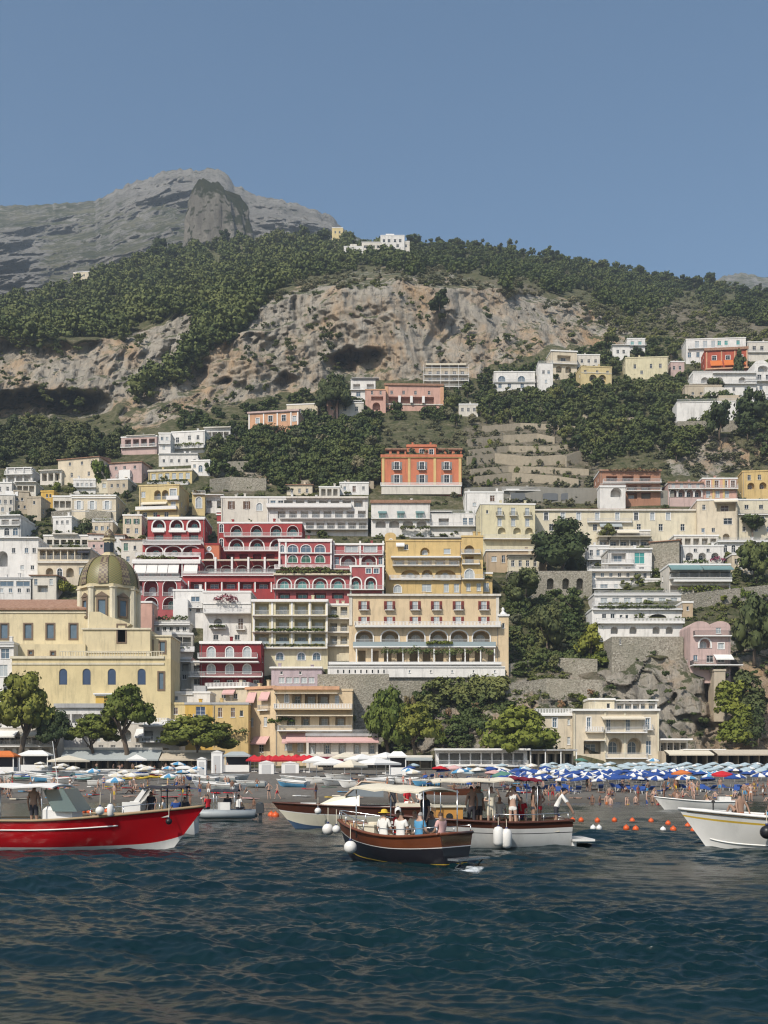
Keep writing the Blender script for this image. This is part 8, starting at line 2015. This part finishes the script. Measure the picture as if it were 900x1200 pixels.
# white gozzo with swim platform
r = boat_frame('large white gozzo with mahogany rail and a swim platform at its stern', 'gozzo', 562, 38.6, 184, z=.08)
h = hull(r, 6.6, 2.6, lambda u: .86 + .22*abs(u-.3)**1.5*2, [pmx('brown_antifouling', (.25,.10,.05)), WHP, NAVY, WHP, DWOOD], .45, .5, .85, .40, [0, .26, .68, .70, .83, 1.0], pm('teak_deck', (.36,.22,.11), .6, .25, 3, .1), DWOOD, .055)
b = MB(); b.box(-4.15,-3.32,-1.0,1.0,.16,.24); b.box(-3.5,-3.32,-.8,.8,-.1,.159); b.build('swim_platform', WHP, r)
b = MB(); b.box(-3.34,-2.9,-.35,.35,.3,.62); b.build('stern_box', WHP, r)
b = MB(); b.box(.75,1.75,-.8,.8,.62,1.42); cb = b.build('cabin', GWOOD, r)
b = MB(); b.box(.65,1.85,-.88,.88,1.423,1.49); b.build('cabin_roof', CRP, cb)
for s in (-1, 1):
    b = MB(); b.lathe([(.13,-.02),(.13,.02)], 14); q = b.build('porthole', pane_mat('dark'), cb, loc=(1.25, s*.80, 1.08)); q.rotation_euler = (math.pi/2, 0, 0)
canopy(r, -1.1, 1.9, 2.2, 2.42, 'cream', .10, droop=.05); canopy(r, -2.15, -1.12, 2.2, 2.40, 'darkred', .08, droop=-.10)
poles(r, ((-2.0,-.95),(-2.0,.95),(1.6,-.95),(1.6,.95),(-.2,-.95),(-.2,.95)), .6, 2.46)
b = MB(); b.box(-2.8,-.6,-1.05,-.7,.52,.8); b.box(-2.8,-.6,.7,1.05,.52,.8); b.build('cushion', cloth('cream'), r)
rail_tube(r, [tuple(Vector(h.pt(u, 1, 1)) + Vector((0,0,.3))) for u in (.03,.15,.3,.45)], .016, [(h.pt(u, 1, 1), tuple(Vector(h.pt(u, 1, 1)) + Vector((0,0,.3)))) for u in (.03,.17,.31,.45)])
fender(inb(r,-.45,1.45,.38), .19, 'white', 'left of the two long white fenders on the white gozzo', True); fender(inb(r,-.75,1.45,.30), .19, 'white', 'right of the two long white fenders on the white gozzo', True); fender(inb(r,-3.3,-1.2,.75), .26, 'white', 'round white fender at the white gozzo stern')
for x, y, rz, k, lab, sk, hr, tp, bt, fm, lg in (
    (.35,.30,200,'stand','woman with bare back in dark trousers beside the golden cabin',1,'dark',('bra','dark'),('long','dark'),True,True),
    (.05,.05,30,'stand','tall man in a grey shirt standing behind the bare-backed woman',1,'dark',('shirt','grey'),('shorts','dark'),False,False),
    (-.35,.55,0,'hands_up','woman in a cream dress on the white gozzo',0,'brown',('shirt','cream'),('shorts','cream'),True,True),
    (-1.15,.60,160,'hands_up','fair-haired woman in a bikini on the white gozzo',0,'fair',('bra','white'),('brief','white'),True,True),
    (-1.35,-.1,20,'stand','man in a pale blue shirt under the white canopy edge',1,'dark',('shirt','pale'),('shorts','dark'),False,False),
    (-1.95,.45,90,'stand','woman in a bikini facing the shore near the dark red canopy',1,'brown',('bra','dark'),('brief','dark'),True,True),
    (-2.25,.15,240,'hips','dark-haired woman beside the canopy pole of the white gozzo',1,'dark',('bra','red'),('brief','red'),True,True),
    (-2.85,.30,75,'lean','man in a white shirt leaning over the white gozzo stern',1,'dark',('shirt','white'),('shorts','dark'),False,False),
    (-1.7,-.6,0,'sit','child in red seated at the far rail of the white gozzo',0,'brown',('shirt','red'),('shorts','blue'),False,False)):
    person(inb(r, x, y, .50), R(rz), k, lab, sk, hr, tp, bt, fm, 1.0, None, lg)

person(inb(r,-.9,-.75,.5), R(10), 'sit', 'woman in white seated at the far rail under the canopy of the white gozzo', 0, 'brown', ('shirt','white'), ('shorts','white'), True, long_=True)
person(inb(r,.0,-.6,.5), R(-20), 'stand', 'man in a dark shirt behind the cream dress on the white gozzo', 1, 'dark', ('shirt','dark'), ('shorts','grey'))
# cream motorboat
r = boat_frame('cream motorboat with a dark brown band and raked windscreen', 'motorboat', 426, 52.0, 181, z=.06)
h = hull(r, 8.0, 2.9, lambda u: 1.0 + .25*max(0, u-.3)**1.4*1.5, [BLUEP, CRP, CRP, WHP, DWOOD], .5, 1.1, .9, .22, [0, .34, .38, .70, .73, 1.0], pm('pale_deck_paint', (.55,.53,.48), .6), DWOOD, .05)
b = MB(); V = [(2.3,-.6,1.12),(2.3,.6,1.12),(.2,-1.05,1.05),(.2,1.05,1.05),(1.5,-.5,1.52),(1.5,.5,1.52),(.2,-.85,1.62),(.2,.85,1.62)]
b.add(V, [(0,1,5,4),(4,5,7,6),(0,4,6,2),(1,3,7,5),(2,6,7,3)]); b.build('cabin', CRP, r)
b = MB(); b.slab([(.9,-.78,1.6),(.1,-.7,2.25),(.1,.7,2.25),(.9,.78,1.6)], .03); b.slab([(.9,-.8,1.6),(.1,-.72,2.25),(-1.0,-.8,2.2),(-1.0,-.95,1.55)], .03); b.slab([(.9,.8,1.6),(.1,.72,2.25),(-1.0,.8,2.2),(-1.0,.95,1.55)], .03); b.build('windscreen', pm('smoked_glass', (.16,.18,.19), .08, .1, 1, 0, spec=.6), r)
b = MB(); b.tube([(.95,-.82,1.58),(.1,-.74,2.3),(-1.05,-.84,2.24),(-1.5,-1.0,1.3)], .05, 8); b.tube([(.95,.82,1.58),(.1,.74,2.3),(-1.05,.84,2.24),(-1.5,1.0,1.3)], .05, 8); b.tube([(.1,-.74,2.3),(.1,.74,2.3)], .05, 8); b.tube([(-1.05,-.84,2.24),(-1.05,.84,2.24)], .05, 8); b.build('windscreen_frame', pmx('tan_lacquer', (.48,.36,.26)), r, True)
b = MB(); b.box(-3.4,-1.6,-1.1,1.1,.75,1.2); b.build('sun_pad', cloth('cream'), r)
b = MB(); b.box(2.4,3.2,-.3,.3,1.12,1.22); b.build('deck_cushion', cloth('white'), r)
fender(inb(r,2.25,1.3,.85), .17, 'white', 'white ball fender at the cream motorboat bow'); fender(inb(r,-1.7,1.6,.75), .16, 'white', 'long white fender amidships on the cream motorboat', True); fender(inb(r,-3.2,1.6,.75), .16, 'white', 'long white fender near the cream motorboat stern', True)
person(inb(r,-1.5,.2,.45), R(150), 'stand', 'man in a dark shirt standing in the cream motorboat cockpit', 1, 'dark', ('shirt','dark'), ('shorts','dark'))
person(inb(r,-2.2,.3,.75), R(40), 'sit', 'woman in a red top sitting on the cream motorboat sun pad', 1, 'brown', ('shirt','red'), ('shorts','white'), True)
person(inb(r,-2.9,-.3,.75), R(20), 'sit', 'person in white sitting at the cream motorboat stern', 0, 'dark', ('shirt','white'), ('shorts','dark'))

# white boat at the right edge
r = boat_frame('white open boat with a yellow stripe and black fender at the right edge', 'open_boat', 938, 36.9, 158, z=.06)
h = hull(r, 7.4, 2.6, lambda u: 1.02 + .42*max(0, u-.3)**1.5*1.4, [WHP, WHP, YELP, WHP], .45, 1.0, .85, .36, [0, .70, .80, .845, 1.0], pm('pale_deck_paint', (.55,.53,.48), .6), WHP, .06)
rubrail(h, .34, .03, WHP, .05, .93, 'spray_rail'); rubrail(h, .96, .03, TANP, .0, .97)
b = MB(); b.box(-2.5,.4,-.9,.9,.7,.95); b.build('sun_pad', cloth('white'), r)
b = MB(); b.box(-1.3,-.6,-.6,.6,.96,1.25); b.build('engine_box', YELP, r)
b = MB(); b.add([(.6,-.9,1.06),(3.2,-.25,1.36),(3.2,.25,1.36),(.6,.9,1.06),(.6,-.9,.8),(3.2,-.25,1.0),(3.2,.25,1.0),(.6,.9,.8)], [(0,1,2,3),(0,4,5,1),(3,2,6,7),(0,3,7,4)]); b.build('foredeck', WHP, r)
b = MB(); b.tube([(3.0,0,1.3),(3.0,0,1.62)], .03, 6); b.lathe([(.05,1.6),(.07,1.66),(.02,1.7)], 8, (3.0,0)); b.build('bow_post', IRON, r)
fender(inb(r,1.1,1.33,.62), .24, 'black', 'large black ball fender on the white boat at the right edge')
person(inb(r,2.05,.20,.80), R(200), 'sit_ground', 'bare-backed brown-haired person sitting on the foredeck at the right', 1, 'dark', bot=('brief','orange'), s=1.0).location.z += .32
person(inb(r,.85,.25,.62), R(190), 'sit', 'person in a pale blue shirt sitting in the boat at the right edge', 1, 'dark', ('vest','pale'), ('shorts','sky'), s=1.0).location.z += .12
person(inb(r,.45,-.4,.62), R(150), 'sit', 'child with brown hair beside the pale blue shirt in the right boat', 1, 'brown', ('none',None), ('shorts','red'), s=.8)

# smaller white rowing launch behind it
r = boat_frame('small white launch lying behind the white boat at the right', 'open_boat', 822, 80, 176)
h = hull(r, 6.4, 2.1, lambda u: .62 + .5*max(0, u-.4)**1.5*1.5, [WHP, WHP, WHP], .35, .8, .85, .3, [0, .5, .9, 1.0], WHP, WHP, .05)
b = MB(); b.box(-1.0,-.7,-.9,.9,.5,.58); b.box(.6,.9,-.8,.8,.52,.6); b.build('thwart', TANP, r)
b = MB(); b.box(-2.2,-1.3,-.3,.3,.35,1.0); b.build('console', WHP, r)

# inflatable with outboard, launch with black bimini, both behind the red boat
r = boat_frame('grey and white inflatable boat with an outboard motor behind the red launch', 'inflatable_boat', 262, 60, 182)
b = MB()
for s in (-1, 1): b.tube([(-1.9,s*.75,.42),(1.0,s*.78,.42),(1.8,s*.5,.5),(2.15,0,.58)], [.24,.26,.25,.22], 12)
b.build('tube', GREYP, r, True)
b = MB(); b.box(-1.7,1.6,-.55,.55,.05,.35); b.box(-.4,.3,-.3,.3,.351,1.1); b.build('hull', WHP, r)
ob_ = MB(); ob_.box(-2.35,-1.9,-.2,.2,.45,.98); ob_.box(-2.25,-2.05,-.09,.09,-.3,.449); ob_.lathe([(.22,.98),(.2,1.06),(.05,1.1)], 10, (-2.12,0)); ob_.build('outboard', flat('outboard_black', (.05,.055,.06), .35), r)
canopy(r, -.9, .7, 1.5, 1.75, 'dark', .12, 'bimini'); poles(r, ((-.7,-.7),(-.7,.7),(.5,-.7),(.5,.7)), .4, 1.78)
for i, (x, y, c) in enumerate(((-.9,.3,'white'),(-.2,-.3,'dark'),(.9,.2,'red'))):
    person(inb(r,x,y,.28), R(40*i+150), 'sit', ['person in white at the inflatable stern', 'person in dark clothes under the inflatable bimini', 'person in red at the inflatable bow'][i], 1, 'dark', ('shirt',c), ('shorts','dark'))
r = boat_frame('launch with a white raked windscreen and black bimini behind the red boat', 'motor_launch', 174, 46, 182)
h = hull(r, 4.3, 2.0, lambda u: .88 + .2*max(0, u-.4)**1.4, [BLUEP, WHP, WHP], .4, .7, .85, .3, [0, .35, .9, 1.0], WHP, TANP, .05)
b = MB(); b.add([(1.0,-.85,.85),(1.0,.85,.85),(.05,.75,2.15),(.05,-.75,2.15),(.7,-.85,.85),(.7,.85,.85),(-.15,.75,2.15),(-.15,-.75,2.15)], [(0,4,7,3),(1,2,6,5),(0,1,5,4),(3,7,6,2)]); b.box(.2,1.0,-.84,-.78,.86,1.5); b.box(.2,1.0,.78,.84,.86,1.5); b.build('windscreen_frame', WHP, r)
b = MB(); b.slab([(.86,-.74,1.05),(.02,-.7,2.05),(.02,.7,2.05),(.86,.74,1.05)], .03); b.build('windscreen', pm('smoked_glass', (.16,.18,.19), .08, .1, 1, 0, spec=.6), r)
canopy(r, -1.75, .1, 1.7, 2.14, 'dark', .07, 'bimini'); poles(r, ((-1.6,-.75),(-1.6,.75),(-.7,-.78),(-.7,.78)), .7, 2.16, .03, IRON)
for x, y, c, l, k in ((-.15,.2,'dark','boatman in a dark shirt at the wheel behind the raked windscreen','stand'),(-.75,.45,'white','person in white under the black bimini','sit'),(-1.3,.45,'blue','person in bright blue under the black bimini','sit'),(-1.55,-.4,'dark','person in black at the far side under the black bimini','sit')):
    person(inb(r,x,y,.35 if k == 'stand' else .5), R(120*x), k, l, 1, 'dark', ('shirt',c), ('shorts','dark'), s=.95)

# wooden boat and others drawn near the shore
r = boat_frame('small wooden boat with a white canopy near the shore behind the white gozzo', 'gozzo', 528, 112, 186, z=.32)
h = hull(r, 6.4, 2.2, lambda u: .8 + .3*abs(u-.35)**1.7*2, [WHP, WOOD, WOOD], .35, .5, .7, .3, [0, .3, .9, 1.0], TANP, WOOD, .05)
canopy(r, -1.6, 1.8, 2.0, 1.9, 'cream', .12); poles(r, ((-1.4,-.85),(-1.4,.85),(1.6,-.85),(1.6,.85)), .5, 1.95)
b = MB(); b.box(-2.2,.6,-.85,-.5,.5,.8); b.box(-2.2,.6,.5,.85,.5,.8); b.build('cushion', cloth('blue'), r)
# small craft drawn up on the left beach: one of each kind, then copies
def dinghy(col, kind):
    o = empty('dinghy', (0,0,0), 0, 'x', 'small boat')
    m = cloth(col) if kind == 'kayak' else WHP
    if kind == 'kayak':
        b = MB(); V = []; n = 14; k = 10
        for i in range(n+1):
            u = i/n*2-1; q = .36*(1-abs(u)**2.4)+.01
            for j in range(k): a = 2*math.pi*j/k; V.append((1.7*u, q*math.cos(a), .24 + .17*math.sin(a)*(1-abs(u)**4) + .12*u*u))
        b.add(V, [(i*k+j, (i+1)*k+j, (i+1)*k+(j+1)%k, i*k+(j+1)%k) for i in range(n) for j in range(k)]); b.build('hull', cloth(col), o, True)
        b = MB(); b.lathe([(.22,.39),(.27,.43),(.24,.45),(.2,.40)], 12, sx=1.8); b.build('cockpit', cloth('dark'), o)
    else:
        h_ = hull(o, 3.6, 1.5, lambda u: .55 + .18*u*u, [cloth(col), WHP, WHP], .2, .5, .8, .3, [0, .75, .9, 1.0], flat('pale_grey_paint', (.5,.5,.5)), WHP, .05)
        b = MB(); b.box(-.4,-.15,-.6,.6,.42,.46); b.box(.6,.8,-.55,.55,.46,.5); b.build('thwart', TANP, o)
    return o
random.seed(17)
protos = {}
spots = [(120,133,'white','boat'),(100,150,'white','boat'),(132,150,'white','boat'),(145,160,'white','boat'),(112,165,'white','boat'),(92,165,'sky','boat'),(125,172,'white','boat'),(152,172,'white','boat'),(60,150,'green','kayak'),(68,153,'green','kayak'),(40,150,'blue','kayak'),(36,154,'white','kayak'),(52,158,'white','kayak'),(84,150,'red','kayak'),(98,146,'teal','kayak'),
         (140,144,'yellow','kayak'),(148,146,'yellow','kayak'),(160,147,'yellow','kayak'),(178,160,'red','kayak'),(192,166,'white','boat'),(205,160,'white','boat'),(185,170,'white','boat'),(218,155,'white','boat'),(228,150,'blue','boat'),(14,150,'white','boat'),(2,158,'teal','boat'),(-8,150,'white','boat'),(24,164,'white','boat'),(272,152,'white','boat'),(265,144,'grey','boat'),
         (374,140,'white','boat'),(392,134,'white','boat'),(350,142,'grey','boat'),(500,134,'sky','boat'),(487,140,'green','kayak'),(478,146,'white','kayak'),(415,128,'white','boat'),(240,148,'grey','boat'),(72,140,'white','boat'),(160,155,'white','boat')]
spots += [(random.uniform(0, 160), random.uniform(143, 176), random.choice(['white','white','white','sky','grey']), 'boat') for _ in range(16)]
spots += [(random.uniform(10, 200), random.uniform(146, 170), random.choice(['white','white','yellow','red','teal','green','blue']), 'kayak') for _ in range(22)]
spots += [(random.uniform(345, 470), random.uniform(134, 160), 'white', 'boat') for _ in range(6)]
spots += [(random.uniform(236, 350), random.uniform(106, 150), random.choice(['white','grey','sky','white']), 'boat') for _ in range(9)]
for px, Y, c, k in spots:
    if (c, k) not in protos: protos[(c, k)] = o = dinghy(c, k)
    else: o = copy_tree(protos[(c, k)])
    where = 'on the left beach' if px < 250 else ('on the bare beach by the shops' if px < 300 else 'on the beach among the white parasols')
    o['label'] = {'kayak': f'{c if c != "teal" else "blue-green"} kayak lying {where}', 'boat': f'small {"pale blue" if c == "sky" else ("blue-green" if c == "teal" else c)} bottomed dinghy drawn up {where}'}[k]
    o['group'] = f'{"kayaks" if k == "kayak" else "dinghies"} drawn up {where}'
    o.name = 'kayak' if k == 'kayak' else 'dinghy'
    o.location = BP(px, Y, .18); o.rotation_euler = (random.uniform(-.12, .12), random.uniform(-.05, .05), random.uniform(-.8, .8) + (math.pi if random.random() < .5 else 0))
